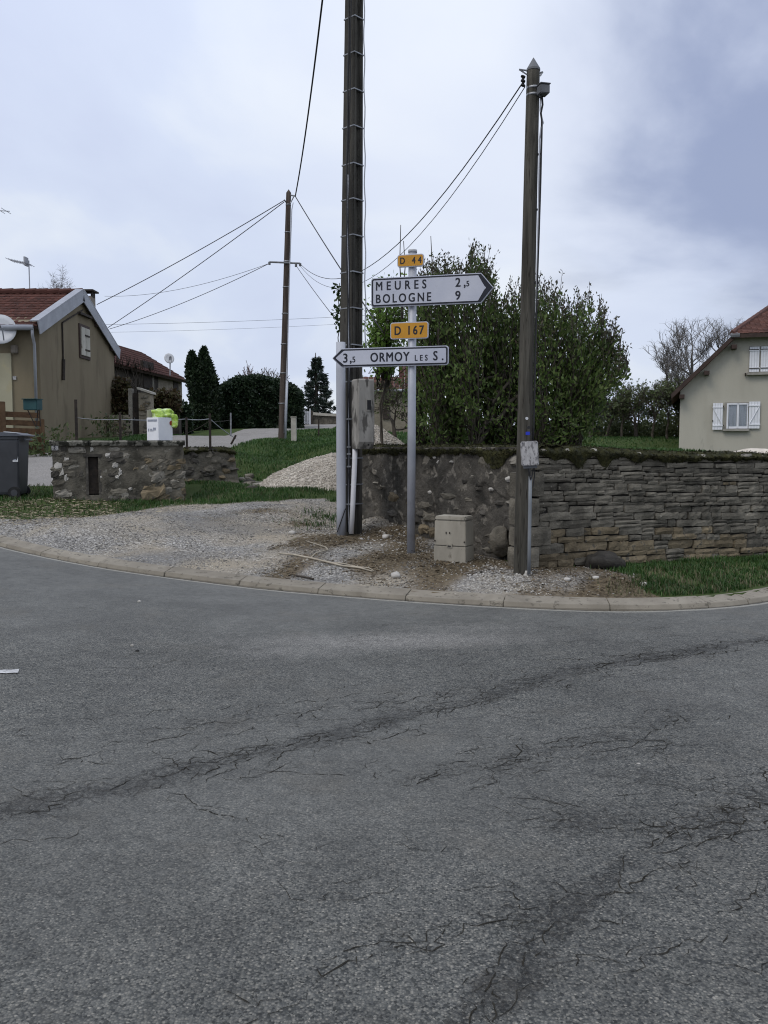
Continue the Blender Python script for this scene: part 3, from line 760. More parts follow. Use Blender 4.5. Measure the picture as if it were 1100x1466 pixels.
lettering([('3', X2(492), X2(499.5), zl, capO), (',', X2(501.5), X2(504), zl, capO), ('5', X2(505), X2(510), zl, capO * .64),
           ('ORMOY', X2(531), X2(586.5), zl, capO), ('LES', X2(594.5), X2(612.5), zl, capO * .62), ('S.', X2(621), X2(635), zl, capO)], M, -.0075, 'sign_ink', pan)
def plate(u0, u1, v0, v1, txt, tu0, tu1, label):
    vm = (v0 + v1) / 2; M = sign_frame(vm, .075)
    x0, z1 = sign_local(u0, v0, .075); x1, _ = sign_local(u1, v0, .075); _, z0 = sign_local(u0, v1, .075)
    mb = MB(); mb.prism(rrect(x0, x1, z0, z1, .03), M, 0, .028)
    pl = mb.build('number_plate', 'sign_white', SP, bevel=.003); pl['label'] = label
    face(rrect(x0 + .011, x1 - .011, z0 + .011, z1 - .011, .022), M, -.0015, 'sign_face', 'sign_yellow', pl)
    h = (z1 - z0)
    xa = sign_local(tu0, vm, .075)[0]; xb_ = sign_local(tu1, vm, .075)[0]
    lettering([(txt, xa, xb_, z0 + h * .26, h * .50)], M, -.0045, 'sign_ink', pl)
    mb = MB(); mb.box(M @ Vector((0, .045, (z0 + z1) / 2)), (.14, .03, .03), M.to_3x3()); mb.build('bracket', 'sign_back', pl)
plate(569, 607, 365, 383, 'D 44', 573.5, 603.5, 'smaller yellow road number plate at the top of the post')
plate(559, 613.5, 462, 486, 'D 167', 565.5, 607, 'larger yellow road number plate between the arrow signs')

# ------------------------------------------------------------------ concrete utility pole with its boxes
cb = hit(500, 766)
ctop_z = 9.6
def cpole_center(z):
    t = (z - cb.z) / (at(506.5, 0, cb.y).z - cb.z)
    a, b_ = at(500, 766, cb.y), at(506.5, 0, cb.y)
    return Vector((a.x + (b_.x - a.x) * t, cb.y + .16, z))
def cpole_sec(z, grow=0.0, notch=True):
    t = (z - cb.z) / 9.0; k = (.405 - .150 * t) / .405
    w1, w2 = .285 * k + grow, .245 * k + grow          # right-hand and left-hand faces
    d = .055 * k if notch else 0
    c = cpole_center(z); M = Matrix.Rotation(R(-42), 3, 'Z')
    a, b_ = w1 / 2, w2 / 2; g = .28
    poly = [(-a, -b_), (a, -b_), (a, b_), (-a, b_)]
    if notch:
        poly = [(-a, -b_), (a, -b_), (a, -b_ * .45), (a - d, -b_ * .35), (a - d, b_ * .35), (a, b_ * .45), (a, b_), (-a, b_), (-a, b_ * .45), (-a + d, b_ * .35), (-a + d, -b_ * .35), (-a, -b_ * .45)]
    return [c + M @ Vector((x, y, 0)) for x, y in poly]
CP = root('concrete_utility_pole', cb, 'tall dark grooved concrete pole with steel straps, running out of the top of the photo', 'utility pole')
zs = np.linspace(cb.z - .4, ctop_z, 24)
MB().loft([cpole_sec(z) for z in zs]).build('shaft', 'concrete_pole', CP, bevel=.012)
for v in (20, 72, 125, 178, 232, 283, 335, 388, 440, 493, 546, 600, 656, 694, 722):
    z = at(500, v, cb.y).z; o_, i_ = cpole_sec(z, .010, False), cpole_sec(z, -.03, False)
    h = .018
    mb = MB(); mb.loft([cpole_sec(z - h / 2, .010, False), cpole_sec(z + h / 2, .010, False)]); mb.build('strap', 'steel', CP, bevel=.002, seg=1)
def polepath(vs, us, off): return [at(u, v, cb.y + off) for u, v in zip(us, vs)]
vv = np.linspace(-40, 764, 24)
def edge_u(v, side): return (np.interp(v, [0, 765], [520.5, 520]) if side > 0 else np.interp(v, [0, 765], [492.5, 481]))
pts = [at(float(np.interp(v, [-40, 0, 240, 340, 500], [521.2, 521.4, 522.5, 523, 523.5])) + .8 * math.sin(v * .09), v, cb.y + .12) for v in np.linspace(-40, 500, 40)]
MB().tube(pts, .008, 6).build('cable', 'pvc_grey', CP, True)
for du, r_, m_, v0_ in ((-1.0, .012, 'cable_black', -40), (1.5, .010, 'cable_black', -40), (0.3, .007, 'pvc_grey', 250)):
    pts = [at(float(np.interp(v, [0, 300, 490, 765], [501.0, 497.5, 499.5, 499])) + du + .5 * math.sin(v * .05 + du), v, cb.y - float(np.interp(v, [0, 765], [.00, .095]))) for v in np.linspace(v0_, 762, 30)]
    MB().tube(pts, r_, 6).build('cable', m_, CP, True)
pts = [at(np.interp(v, [490, 765], [488.0, 488.8]), v, cb.y - .10) for v in np.linspace(490, 766, 8)]
MB().tube(pts, .066, 14).build('conduit', 'pvc_grey', CP, True)
pts = [at(u, v, cb.y - .15) for u, v in ((508.5, 640), (508.0, 660), (505.5, 720), (503.2, 764))]
MB().tube(pts, .036, 10).build('conduit', 'pvc_white', CP, True)
for v in (512, 600, 640, 650, 668, 722):
    p = at(499.5, v, cb.y - .11); MB().box(p, (.055, .03, .022), Matrix.Rotation(R(20), 3, 'Z')).build('cable_clip', 'steel', CP, bevel=.004)
MB().tube([at(483, 762, cb.y - .18), at(495, 728, cb.y - .18)], .008, 6).build('cable', 'cable_black', CP)

# concrete meter box
bp = at(520, 643, cb.y - .20)
mh = at(520, 543, cb.y - .2).z - bp.z
MBX = root('meter_box', bp, 'tall stained concrete meter box strapped to the concrete pole above the white pipe', 'meter box')
Mx = frame(bp, R(-27))
def mxs(z, wx, wy, dy=0): return [Mx @ Vector((x, y + dy, z)) for x, y in ((-wx / 2, -wy / 2), (wx / 2, -wy / 2), (wx / 2, wy / 2), (-wx / 2, wy / 2))]
MB().loft([mxs(0, .23, .19, .03), mxs(.10, .24, .24), mxs(mh - .02, .235, .235), mxs(mh, .215, .21)]).build('case', 'box_grey_old', MBX, bevel=.006)
mb = MB(); mb.box(Mx @ Vector((.03, -.122, mh * .63)), (.085, .014, .18), Mx.to_3x3()); wf = mb.build('window_frame', 'box_grey_old', MBX, bevel=.003)
mb = MB(); mb.box(Mx @ Vector((.03, -.130, mh * .63)), (.056, .006, .13), Mx.to_3x3()); mb.build('pane', 'cable_black', wf)
mb = MB(); mb.tube([Mx @ Vector((.03, -.10, .06)), Mx @ Vector((.03, -.115, .058))], .012, 8); mb.build('lock', 'cable_black', MBX)

# ------------------------------------------------------------------ right wooden pole
wb = hit(747, 821)
WPt = at(764.5, 97, wb.y)
WP = root('wooden_utility_pole', wb, 'thick weathered wooden pole with pointed cap standing at the corner of the stone wall', 'utility pole')
mb = MB(); secs = []
nseg = 40
for i in range(nseg + 1):
    t = i / nseg; z = wb.z - .35 + (WPt.z - wb.z + .35) * t
    tt = (z - wb.z) / (WPt.z - wb.z); c = Vector((wb.x + (WPt.x - wb.x) * tt, wb.y + .03, z))
    r_ = .086 - .018 * max(tt, 0)
    secs.append([c + Vector((math.cos(a), math.sin(a), 0)) * r_ * (1 + .045 * n3((math.cos(a) * 2.2, math.sin(a) * 2.2, z * .35), 1, 3) + .02 * n3((math.cos(a) * 6, math.sin(a) * 6, z * .8), 1, 8)) for a in [2 * math.pi * k / 28 for k in range(28)]])
mb.loft(secs); mb.build('shaft', 'wood_pole', WP, True)
c = secs[-1]; cc = Vector((WPt.x, wb.y + .03, WPt.z))
mb = MB(); tip = cc + Vector((0, 0, .115))
mb.loft([[cc + (p - cc) * 1.06 - Vector((0, 0, .02)) for p in c], [cc + (p - cc) * 1.06 for p in c], [tip + (p - cc) * .04 for p in c]])
mb.build('pole_cap', 'box_dark', WP)
def wp_at(v, du=0.0, off=-.1): 
    u = np.interp(v, [97, 821], [764.5, 747]); return at(u + du, v, wb.y + off)
for v in (127, 137):
    p = wp_at(v, 0, .03); mb = MB(); mb.tube([p - Vector((0, 0, .012)), p + Vector((0, 0, .012))], .074, 20); mb.build('strap', 'steel', WP, True)
for sx, u0, u1, v0 in ((-1, 755, 743.5, 101), (1, 772, 777.5, 104.5)):
    mb = MB(); a, b_ = at(u0, v0, wb.y), at(u1, v0 - 1.5, wb.y); mb.tube([a, b_], .009, 6); a2 = at(u0, v0 + 6, wb.y); mb.tube([a2, b_], .007, 6)
    mb.tube([at((u0 + u1) / 2, v0 - .5, wb.y), at((u0 + u1) / 2, v0 + 3.5, wb.y)], .007, 6)
    mb.build('bracket', 'steel', WP)
mb = MB(); p = at(748.8, 116, wb.y)
for i in range(5): mb.tube([p + Vector((.0, 0, -.05 + i * .022)), p + Vector((0.004, 0, -.038 + i * .022))], .026 if i % 2 == 0 else .015, 10)
mb.build('insulator', 'cable_black', WP)
# cables down the right-hand side
pts = [at(u, v, wb.y - .02) for u, v in ((776, 136), (777, 150), (774.5, 162), (776, 172), (775.5, 200), (774.8, 222), (774.0, 260), (771.8, 330), (769.3, 400), (767.3, 470), (765.8, 540), (764, 610), (762.5, 640))]
MB().tube(pts, .011, 7).build('cable', 'cable_black', WP, True)
pts = [at(u, v, wb.y - .02) for u, v in ((774, 136), (773.5, 158), (775.5, 168), (778, 176), (775, 182), (772.6, 200), (771.0, 300), (768.5, 400), (766.3, 500), (763.8, 620))]
MB().tube(pts, .008, 7).build('cable', 'pvc_grey', WP, True)
for v in (221, 300, 405, 520):
    p = wp_at(v, np.interp(v, [97, 821], [10, 13]), .0); MB().box(p, (.05, .03, .014)).build('cable_clip', 'cable_black', WP)
pts = [at(u, v, wb.y - .14) for u, v in ((759.5, 682), (759.0, 720), (758.2, 770), (757.5, 822))]
MB().tube(pts, .019, 12).build('conduit', 'pvc_blue', WP, True)
pts = [at(u, v, wb.y - .16) for u, v in ((756, 668), (758, 678), (759.5, 686))]; MB().tube(pts, .007, 6).build('cable', 'cable_black', WP)
pts = [at(u, v, wb.y - .16) for u, v in ((764, 668), (762.5, 679), (760, 687))]; MB().tube(pts, .007, 6).build('cable', 'cable_black', WP)
pts = [at(u, v, wb.y - .14) for u, v in ((766, 668), (765.5, 682), (763, 698))]; MB().tube(pts, .006, 6).build('cable', 'cable_black', WP)
p = wp_at(620.5, 4, -.11); MB().box(p, (.044, .012, .036)).build('tag', 'blue_tag', WP, bevel=.003)
p = wp_at(612, 5, -.11); MB().tube([p, p + Vector((0, -.012, 0))], .018, 8).build('tag', 'cable_black', WP)
p = wp_at(599, 2, -.125); MB().tube([p, p + Vector((0, -.01, 0))], .016, 10).build('tag', 'sticker', WP)
# box at the head of the pole
jb = at(777.5, 136, wb.y - .06); Mj = frame(jb, R(-14))
JB = root('cable_box', jb, 'small dark grey box strapped near the top of the wooden pole', 'cable box')
jh = at(777, 123, wb.y - .06).z - jb.z
MB().box(Mj @ Vector((0, 0, jh / 2)), (.105, .12, jh), Mj.to_3x3()).build('case', 'box_dark', JB, bevel=.008)
MB().box(Mj @ Vector((0, -.004, jh + .006)), (.117, .132, .012), Mj.to_3x3()).build('lid', 'box_dark', JB, bevel=.004)
MB().tube([Mj @ Vector((-.03, 0, 0)), Mj @ Vector((-.03, 0, -.03))], .014, 8).build('gland', 'cable_black', JB)
# grey box low on the pole
jb = at(759.5, 667, wb.y - .19); Mj = frame(jb, R(7)) @ Matrix.Rotation(R(-3.5), 4, 'Y')
LB = root('junction_box', jb, 'scuffed pale grey plastic box fixed low on the wooden pole', 'junction box')
jw, jh = .185, at(759, 631.5, wb.y - .19).z - jb.z
MB().box(Mj @ Vector((0, .045, jh / 2)), (jw, .09, jh), Mj.to_3x3()).build('case', 'plastic_old', LB, bevel=.014)
MB().box(Mj @ Vector((0, -.006, jh / 2)), (jw * .97, .018, jh * .97), Mj.to_3x3()).build('lid', 'plastic_old', LB, bevel=.007)
MB().box(Mj @ Vector((0, .05, -.012)), (jw * .8, .07, .03), Mj.to_3x3()).build('base', 'box_dark', LB, bevel=.005)
for sx in (-1, 1):
    for sz in (.07, .93):
        q = Mj @ Vector((sx * jw * .40, -.015, jh * sz)); MB().tube([q, q + Vector((0, -.006, 0))], .007, 8).build('screw', 'box_dark', LB)

# ------------------------------------------------------------------ far wooden pole by the lane
fb = at(403.5, 632, 24); fb.z = gzf(fb.x, fb.y)
FP = root('wooden_utility_pole', fb, 'slim dark wooden pole on the grass bank beside the lane', 'utility pole')
ft = at(413.5, 276, 24)
mb = MB(); secs = []
for i in range(16):
    t = i / 15; c = fb + (ft - fb) * t - Vector((0, 0, .4 * (1 - t))); r_ = .115 - .048 * t
    secs.append([c + Vector((math.cos(a), math.sin(a), 0)) * r_ * (1 + .05 * n3((math.cos(a) * 2, math.sin(a) * 2, c.z * .5), 1, 5)) for a in [2 * math.pi * k / 14 for k in range(14)]])
secs.append([ft + Vector((0, 0, .09)) + (p - ft) * .05 for p in secs[-1]])
mb.loft(secs); mb.build('shaft', 'old_pole', FP, True)
for v in (293, 332, 373, 410, 448, 492, 534, 578):
    t = (632 - v) / 356; p = fb + (ft - fb) * t; MB().tube([p - Vector((0, 0, .012)), p + Vector((0, 0, .012))], .121 - .048 * t, 14).build('strap', 'steel', FP, True)
MB().tube([at(386, 375, 23.9), at(430, 377, 23.9)], .026, 6).build('crossarm', 'steel', FP)
for u, v in ((386, 375), (424, 378), (430, 377)): MB().tube([at(u, v, 23.85), at(u, v + 4, 23.85)], .035, 8).build('insulator', 'box_dark', FP)
for q_, r_ in (((at(414, 279, 24), at(422, 280.5, 23.9)), .02), ((at(421, 281, 23.9), at(418.5, 286, 23.9), at(416, 291, 23.9)), .016), ((at(411, 291, 24), at(407, 286, 23.9)), .018)): MB().tube(q_, r_, 6).build('bracket', 'steel', FP)
pts = [at(u, v, 23.86) for u, v in ((420, 290), (418, 300), (414.5, 400), (412, 500), (410, 545), (407, 620))]
MB().tube(pts, .013, 6).build('cable', 'pvc_grey', FP, True)
pts = [at(u, v, 23.84) for u, v in ((411.5, 545), (410.3, 580), (409.0, 628))]; MB().tube(pts, .03, 8).build('conduit', 'pvc_grey', FP, True)

# ------------------------------------------------------------------ overhead wires
def span(a, b_, sag, n=24):
    return [a.lerp(b_, i / n) - Vector((0, 0, 4 * sag * (i / n) * (1 - i / n))) for i in range(n + 1)]
def wire(a, b_, sag, r_, label, group=None, m='wire'):
    mb = MB(); mb.tube(span(a, b_, sag), r_, 5)
    return tag(mb.build('overhead_wire', m, None, True), label, 'wire', group)
pole_top = cpole_center(ctop_z - .25) + Vector((0, .1, 0)); pole_mid = cpole_center(at(500, 372, cb.y).z) + Vector((.05, .12, 0))
a = at(423, 281, 23.9)
wire(a, pole_top + Vector((-.25, 0, 0)), .35, .017, 'thick twisted cable from the slim far pole up to the top of the concrete pole', m='cable_black')
b2 = at(548, 475, 15.5)
wire(a, b2, .05, .013, 'dark cable slanting from the slim pole top down behind the concrete pole', m='cable_black')
ins = at(748.8, 118, wb.y - .02); ins2 = at(752, 124, wb.y - .02)
ca = at(430, 378, 23.85)
wire(ins, ca, 1.05, .007, 'upper telephone cable from the wooden pole bracket sagging towards the slim pole crossarm', m='cable_black')
wire(ins2, ca + Vector((0, 0, -.05)), 1.22, .005, 'lower thin telephone wire pair sagging from the wooden pole towards the slim pole')
wire(at(424, 380, 23.85), at(520, 505, 16), .05, .008, 'thin wire from the slim pole crossarm down behind the concrete pole')
lw = at(407, 287, 23.9)
wire(lw, at(139, 436, 27.0), .07, .012, 'upper of two cables from the slim pole top to the left house gable')
wire(lw + Vector((0, 0, -.04)), at(155, 469, 29.6), .06, .012, 'lower of two cables from the slim pole top to the left house gable')
lx = at(386, 377, 23.9)
wire(lx, at(157, 471, 29.6), .12, .009, 'thin wire from the slim pole crossarm to the back edge of the left house')
wire(lx, at(150, 424, 33), .25, .006, 'faintest wire from the slim pole crossarm to the left house ridge')
wire(at(-250, 462, 90), at(730, 437, 100), 1.0, .016, 'upper faint distant power line across the sky', 'distant power lines')
wire(at(-250, 474, 90), at(730, 447, 100), 1.0, .012, 'lower faint distant power line across the sky', 'distant power lines')

# ------------------------------------------------------------------ small cabinet on the verge
kb = hit(650, 801); kb.z -= .03
KB = root('electrical_cabinet', kb, 'low beige cabinet with a flat lid standing against the dark rendered wall', 'cabinet')
kyaw = R(27); Mk = frame(kb, kyaw); kw, kd_, kh = .405, .27, .50
MB().loft([[Mk @ Vector((x * s_, y * s_, z)) for x, y in ((-kw / 2, -kd_ / 2), (kw / 2, -kd_ / 2), (kw / 2, kd_ / 2), (-kw / 2, kd_ / 2))] for z, s_ in ((-.1, 1.0), (kh * .40, 1.0))]).build('base', 'coffret', KB, bevel=.006)
MB().loft([[Mk @ Vector((x * s_, y * s_ + .004, z)) for x, y in ((-kw / 2, -kd_ / 2), (kw / 2, -kd_ / 2), (kw / 2, kd_ / 2), (-kw / 2, kd_ / 2))] for z, s_ in ((kh * .41, .985), (kh, .97))]).build('door', 'coffret', KB, bevel=.008)
MB().box(Mk @ Vector((0, 0, kh + .028)), (kw * .95, kd_ * .95, .05), Mk.to_3x3()).build('lid', 'coffret', KB, bevel=.012)
MB().box(Mk @ Vector((0, -kd_ / 2 - .002, kh * .42)), (.07, .016, .05), Mk.to_3x3()).build('latch', 'coffret', KB, bevel=.003)
MB().box(Mk @ Vector((0, -kd_ / 2 - .010, kh * .41)), (.04, .008, .014), Mk.to_3x3()).build('latch_slot', 'cable_black', KB)
for dx in (-.045, 0.0): MB().box(Mk @ Vector((dx, -kd_ / 2 + .0005, kh * .72)), (.009, .010, .022), Mk.to_3x3()).build('vent', 'dark_iron', KB)
for sx in (-1, 1):
    MB().tube([Mk @ Vector((sx * kw * .46, -kd_ / 2 + .002, kh * .52)), Mk @ Vector((sx * kw * .46, -kd_ / 2 - .006, kh * .52))], .009, 8).build('screw', 'dark_iron', KB)

# ------------------------------------------------------------------ stones
def stone_mesh(w, h, d, seed, nx_=4, nz_=3, rough_=.12, round_=.35):
    """a rough block: pillowed front (towards -y), irregular outline"""
    rr = random.Random(seed); V_ = []; g = []
    js = [rr.uniform(-1, 1) for _ in range(64)]
    for j in range(nz_):
        for i in range(nx_):
            a, b_ = i / (nx_ - 1) * 2 - 1, j / (nz_ - 1) * 2 - 1
            ex = 1 - round_ * .30 * (abs(b_) ** 3); ez = 1 - round_ * .30 * (abs(a) ** 4)
            x = a * w / 2 * ex + js[(i * 7 + j * 3) % 64] * min(w, h) * rough_ * .5
            z = b_ * h / 2 * ez + js[(i * 5 + j * 11 + 9) % 64] * h * rough_ * .55
            edge = max(abs(a), abs(b_))
            y = -d / 2 + (d * round_ * .5 if edge > .99 else 0) + js[(i * 3 + j * 13 + 5) % 64] * min(w, h) * rough_ * .45
            V_.append((x, y, z))
    Fc = [(j * nx_ + i, j * nx_ + i + 1, (j + 1) * nx_ + i + 1, (j + 1) * nx_ + i) for j in range(nz_ - 1) for i in range(nx_ - 1)]
    rim = [i for i in range(nx_)] + [j * nx_ + nx_ - 1 for j in range(1, nz_)] + [(nz_ - 1) * nx_ + i for i in range(nx_ - 2, -1, -1)] + [j * nx_ for j in range(nz_ - 2, 0, -1)]
    b0 = len(V_)
    for k in rim: V_.append((V_[k][0], d / 2, V_[k][2]))
    n = len(rim)
    for k in range(n): Fc.append((rim[k], b0 + k, b0 + (k + 1) % n, rim[(k + 1) % n]))
    Fc.append(tuple(b0 + k for k in range(n)))
    return V_, Fc
def put_stone(parent, p, M3, w, h, d, m, seed, name='stone', **kw):
    V_, Fc = stone_mesh(w, h, d, seed, **kw)
    me = bpy.data.meshes.new(name); me.from_pydata([tuple(M3 @ Vector(q)) for q in V_], [], Fc)
    o = link(name, me, m, parent); o.location = Vector(p) - ORG[parent.name]
    return o
def lump(p, r3, seed, rough_=.25, n=2, flat=True):
    """rounded boulder as verts, faces"""
    import bmesh
    bm = bmesh.new(); bmesh.ops.create_icosphere(bm, subdivisions=n, radius=1)
    V_ = []
    for v in bm.verts:
        q = v.co.copy(); k = 1 + rough_ * n3(q, 1.1, seed) * 1.6 + rough_ * .4 * n3(q, 3.1, seed + 4)
        q = Vector((math.copysign(abs(q.x) ** .8, q.x), math.copysign(abs(q.y) ** .8, q.y), math.copysign(abs(q.z) ** .8, q.z))) * k
        V_.append((p[0] + q.x * r3[0], p[1] + q.y * r3[1], p[2] + q.z * r3[2]))
    Fc = [tuple(v.index for v in f.verts) for f in bm.faces]; bm.free()
    return V_, Fc

# dry-stone wall along WB > WC > WD
e1 = (WC - WB); e1.z = 0; Lv = e1.length; e1.normalize(); nrm1 = Vector((e1.y, -e1.x, 0))      # outward, to the road
zbB, zbC = gzf(WB.x, WB.y) - .02, gzf(WC.x, WC.y - .1) - .03
ztB, ztC = at(775, 640, 9.95).z, at(1100, 652, 11.5).z
DW = root('dry_stone_wall', WB, 'grey dry stone wall of flat coursed blocks with mossy top along the right verge', 'wall')
def dw(s, f, d=0.0):
    zb = zbB + (zbC - zbB) * s / Lv; zt = ztB + (ztC - ztB) * s / Lv
    zb += .02 * math.sin(s * 1.3); zt += .012 * math.sin(s * 2.3)
    return WB + e1 * s + nrm1 * d + Vector((0, 0, zb + (zt - zb) * f - WB.z))
Ltot = Lv * 1.95
mb = MB(); k = 14
mb.loft([[dw(Ltot * i / k, -.12, -.030), dw(Ltot * i / k, .955, -.030), dw(Ltot * i / k, .955, -.46), dw(Ltot * i / k, -.12, -.46)] for i in range(k + 1)])
mb.build('core', 'wall_core', DW)
M3 = Matrix(((e1.x, -nrm1.x, 0), (e1.y, -nrm1.y, 0), (0, 0, 1)))
fr = [0.0]; rs = random.Random(5)
while fr[-1] < .93:
    h = rs.choice((.034, .040, .045, .051, .058, .067)) * (1.18 if fr[-1] < .22 else 1.0); fr.append(fr[-1] + h)
fr = [f * .955 / fr[-1] for f in fr]
count = 0; seed = 100; extra = MB()
for j in range(len(fr) - 1):
    s = -.03 + rs.uniform(0, .06)
    wav = rs.uniform(0, 6)
    while s < Ltot:
        quoin = s < .3
        w = rs.choice((.13, .18, .23, .28, .34, .42)) * rs.uniform(.85, 1.15)
        if j < 3: w *= 1.15
        f0, f1 = fr[j], fr[j + 1]
        hz = (dw(s, f1) - dw(s, f0)).z
        c = dw(s + w / 2, (f0 + f1) / 2); c.z += .006 * math.sin(s * 3 + wav)
        m_ = 'stone_tan' if rs.random() < ((.8 if f0 < .17 else (.35 if f0 < .28 else .02)) * (1 if s < 1.7 else .55)) else 'stone_grey'
        out_ = rs.uniform(-.014, .016)
        ht = hz - rs.uniform(.002, .009)
        args = dict(nx_=5, nz_=3, rough_=.16, round_=.14)
        if rs.random() < .15 and ht > .085 and not quoin:          # two thin slips in place of one block
            hh = [(-.27, .44), (.24, .48)]
        else: hh = [(0, 1)]
        for dz, kz in hh:
            seed += 1
            cc = c + nrm1 * (out_ - .06) + Vector((0, 0, dz * hz))
            if count < 298 and s < Lv + .25:
                put_stone(DW, cc, M3, w - rs.uniform(.003, .009), ht * kz, .14, m_, seed, **args); count += 1
            else:
                V_, Fc = stone_mesh(w - .01, ht * kz, .14, seed, **args); extra.add([cc + M3 @ Vector(q) for q in V_], Fc)
        s += w
o = extra.build('stone', 'stone_grey', DW); o['kind'] = 'stuff'
# big squared blocks at the wall's corner
for (s0, w, f0, f1, out_) in ((-.26, .33, .60, .80, .02), (-.26, .27, .36, .59, .018), (-.26, .44, .195, .355, .022), (-.27, .29, .02, .19, .015), (.0, .0, 0, 0, 0)):
    if w == 0: continue
    seed += 1; a_, b_ = dw(s0, f0), dw(s0, f1)
    put_stone(DW, dw(s0 + w / 2, (f0 + f1) / 2, out_ - .09), M3, w, (b_ - a_).z - .01, .22, 'stone_grey', seed, nx_=5, nz_=4, rough_=.04, round_=.10)

# moss over a wall top: a thick uneven blanket hanging over the front edge
def moss(parent, fn, L, n_out, depth, base, ragged, seed, long=()):
    ns = int(L / .022); prof_n = 11; V_ = np.zeros((ns + 1, prof_n, 3))
    for i in range(ns + 1):
        s = L * i / ns
        hang = base + ragged * (n3((s, 0, 0), 2.2, seed) + .6 * n3((s, 0, 0), 7, seed + 2))
        for s0, w, dp in long: hang += dp * math.exp(-((s - s0) / w) ** 2)
        hang = max(hang, .015)
        p = fn(s)
        for j in range(prof_n):
            t = j / (prof_n - 1)
            if t < .4: q = (.022 * math.sin(t / .4 * 1.57) + .012, -hang * (1 - t / .4))
            else:
                a = (t - .4) / .6; q = (.026 - a * depth, .06 * math.sin(min(a * 4, 1) * 1.57) * (1 if a < .8 else (1 - a) / .2))
            b_ = .022 * n3((s * 1, t * .5, 0), 11, seed) + .014 * n3((s, t * .4, 0), 31, seed + 1)
            pp = p + n_out * (q[0] + b_ * (1 if t < .6 else .2)) + Vector((0, 0, q[1] + b_ * .8))
            V_[i, j] = pp
    V_ = V_.reshape(-1, 3); i2 = np.arange((ns + 1) * prof_n).reshape(ns + 1, prof_n)
    Qm = np.stack([i2[:-1, :-1], i2[1:, :-1], i2[1:, 1:], i2[:-1, 1:]], -1).reshape(-1, 4)
    # fuzz: short tufts standing on it
    nt_ = int(L * 1500); k = rng.integers(0, len(V_), nt_); c = V_[k] + rng.normal(0, .008, (nt_, 3))
    d = np.stack([n_out.x * rng.uniform(.1, 1, nt_) + rng.normal(0, .5, nt_), n_out.y * rng.uniform(.1, 1, nt_) + rng.normal(0, .5, nt_), rng.uniform(0, 1, nt_)], -1)
    d /= np.linalg.norm(d, axis=1)[:, None]; d *= rng.uniform(.008, .028, nt_)[:, None]
    sd_ = rng.normal(0, .007, (nt_, 3))
    T = np.stack([c - sd_, c + sd_, c + d], 1).reshape(-1, 3)
    allV = np.concatenate([V_, T, T[2::3]]); off = len(V_)
    tri = off + np.arange(nt_ * 3).reshape(-1, 3); fc = np.concatenate([Qm, np.concatenate([tri, tri[:, 2:3]], 1)])
    me = bpy.data.meshes.new('moss'); o = np.array(ORG[parent.name])
    me.from_pydata((allV - o).tolist(), [], Qm.tolist() + tri.tolist())
    ob = link('moss', me, 'moss', parent); ob['kind'] = 'stuff'
    return ob
moss(DW, lambda s: dw(s, .965, .012), Ltot, nrm1, .46, .034, .055, 3.0, ((.55, .12, .16), (.95, .10, .14), (.25, .1, .05), (2.0, .3, .04), (1.45, .12, .07)))
for s, wv, hv in ((.10, .16, .05), (.42, .12, .05), (.80, .14, .06), (1.5, .17, .05), (2.5, .2, .05), (3.3, .24, .06), (3.55, .16, .05)):
    seed += 1; put_stone(DW, dw(s, .972, -.075), M3, wv * .7, hv, .2, 'stone_pale', seed, rough_=.3)

# old rendered wall from WA to WB
e0 = (WB - WA); e0.z = 0; L0 = e0.length; e0.normalize(); nrm0 = Vector((e0.y, -e0.x, 0))
RW = root('rendered_wall', WA, 'dark crumbling rendered wall with exposed stones behind the signpost', 'wall')
zbA = gzf(WA.x, WA.y - .1) - .05; ztA = at(530, 640, 13.5).z; zb2 = gzf(WB.x - .1, WB.y - .1) - .05
def rw(s, f, d=0.0):
    t = s / L0; zb = zbA + (zb2 - zbA) * t; zt = ztA + (ztB - ztA) * t
    return WA + e0 * s + nrm0 * d + Vector((0, 0, zb + (zt - zb) * f - WA.z))
ns, nf = 230, 90; V_ = np.zeros((ns + 1, nf + 1, 3))
for i in range(ns + 1):
    for j in range(nf + 1):
        s, f = L0 * i / ns, j / nf
        h = f * 1.3
        d = .025 * n3((s, h, 0), 1.6, 1) + .013 * n3((s, h, 0), 5, 2) + .009 * n3((s, h, 0), 16, 3)
        fall = n3((s, h, 0), 2.1, 7) + .3 * n3((s, h, 0), 8, 5) - .25 * (f - .5)
        d -= .022 * float(smooth(.10, .16, fall))
        V_[i, j] = rw(s, f, d)
i2 = np.arange((ns + 1) * (nf + 1)).reshape(ns + 1, nf + 1)
Qm = np.stack([i2[:-1, :-1], i2[1:, :-1], i2[1:, 1:], i2[:-1, 1:]], -1).reshape(-1, 4)
npobj('render_coat', V_.reshape(-1, 3), Qm, 'old_render', RW)
MB().loft([[rw(L0 * i / 4, -.1, -.08), rw(L0 * i / 4, .97, -.08), rw(L0 * i / 4, .97, -.48), rw(L0 * i / 4, -.1, -.48)] for i in range(5)]).build('core', 'wall_core', RW)
M30 = Matrix(((e0.x, -nrm0.x, 0), (e0.y, -nrm0.y, 0), (0, 0, 1)))
rs = random.Random(11)
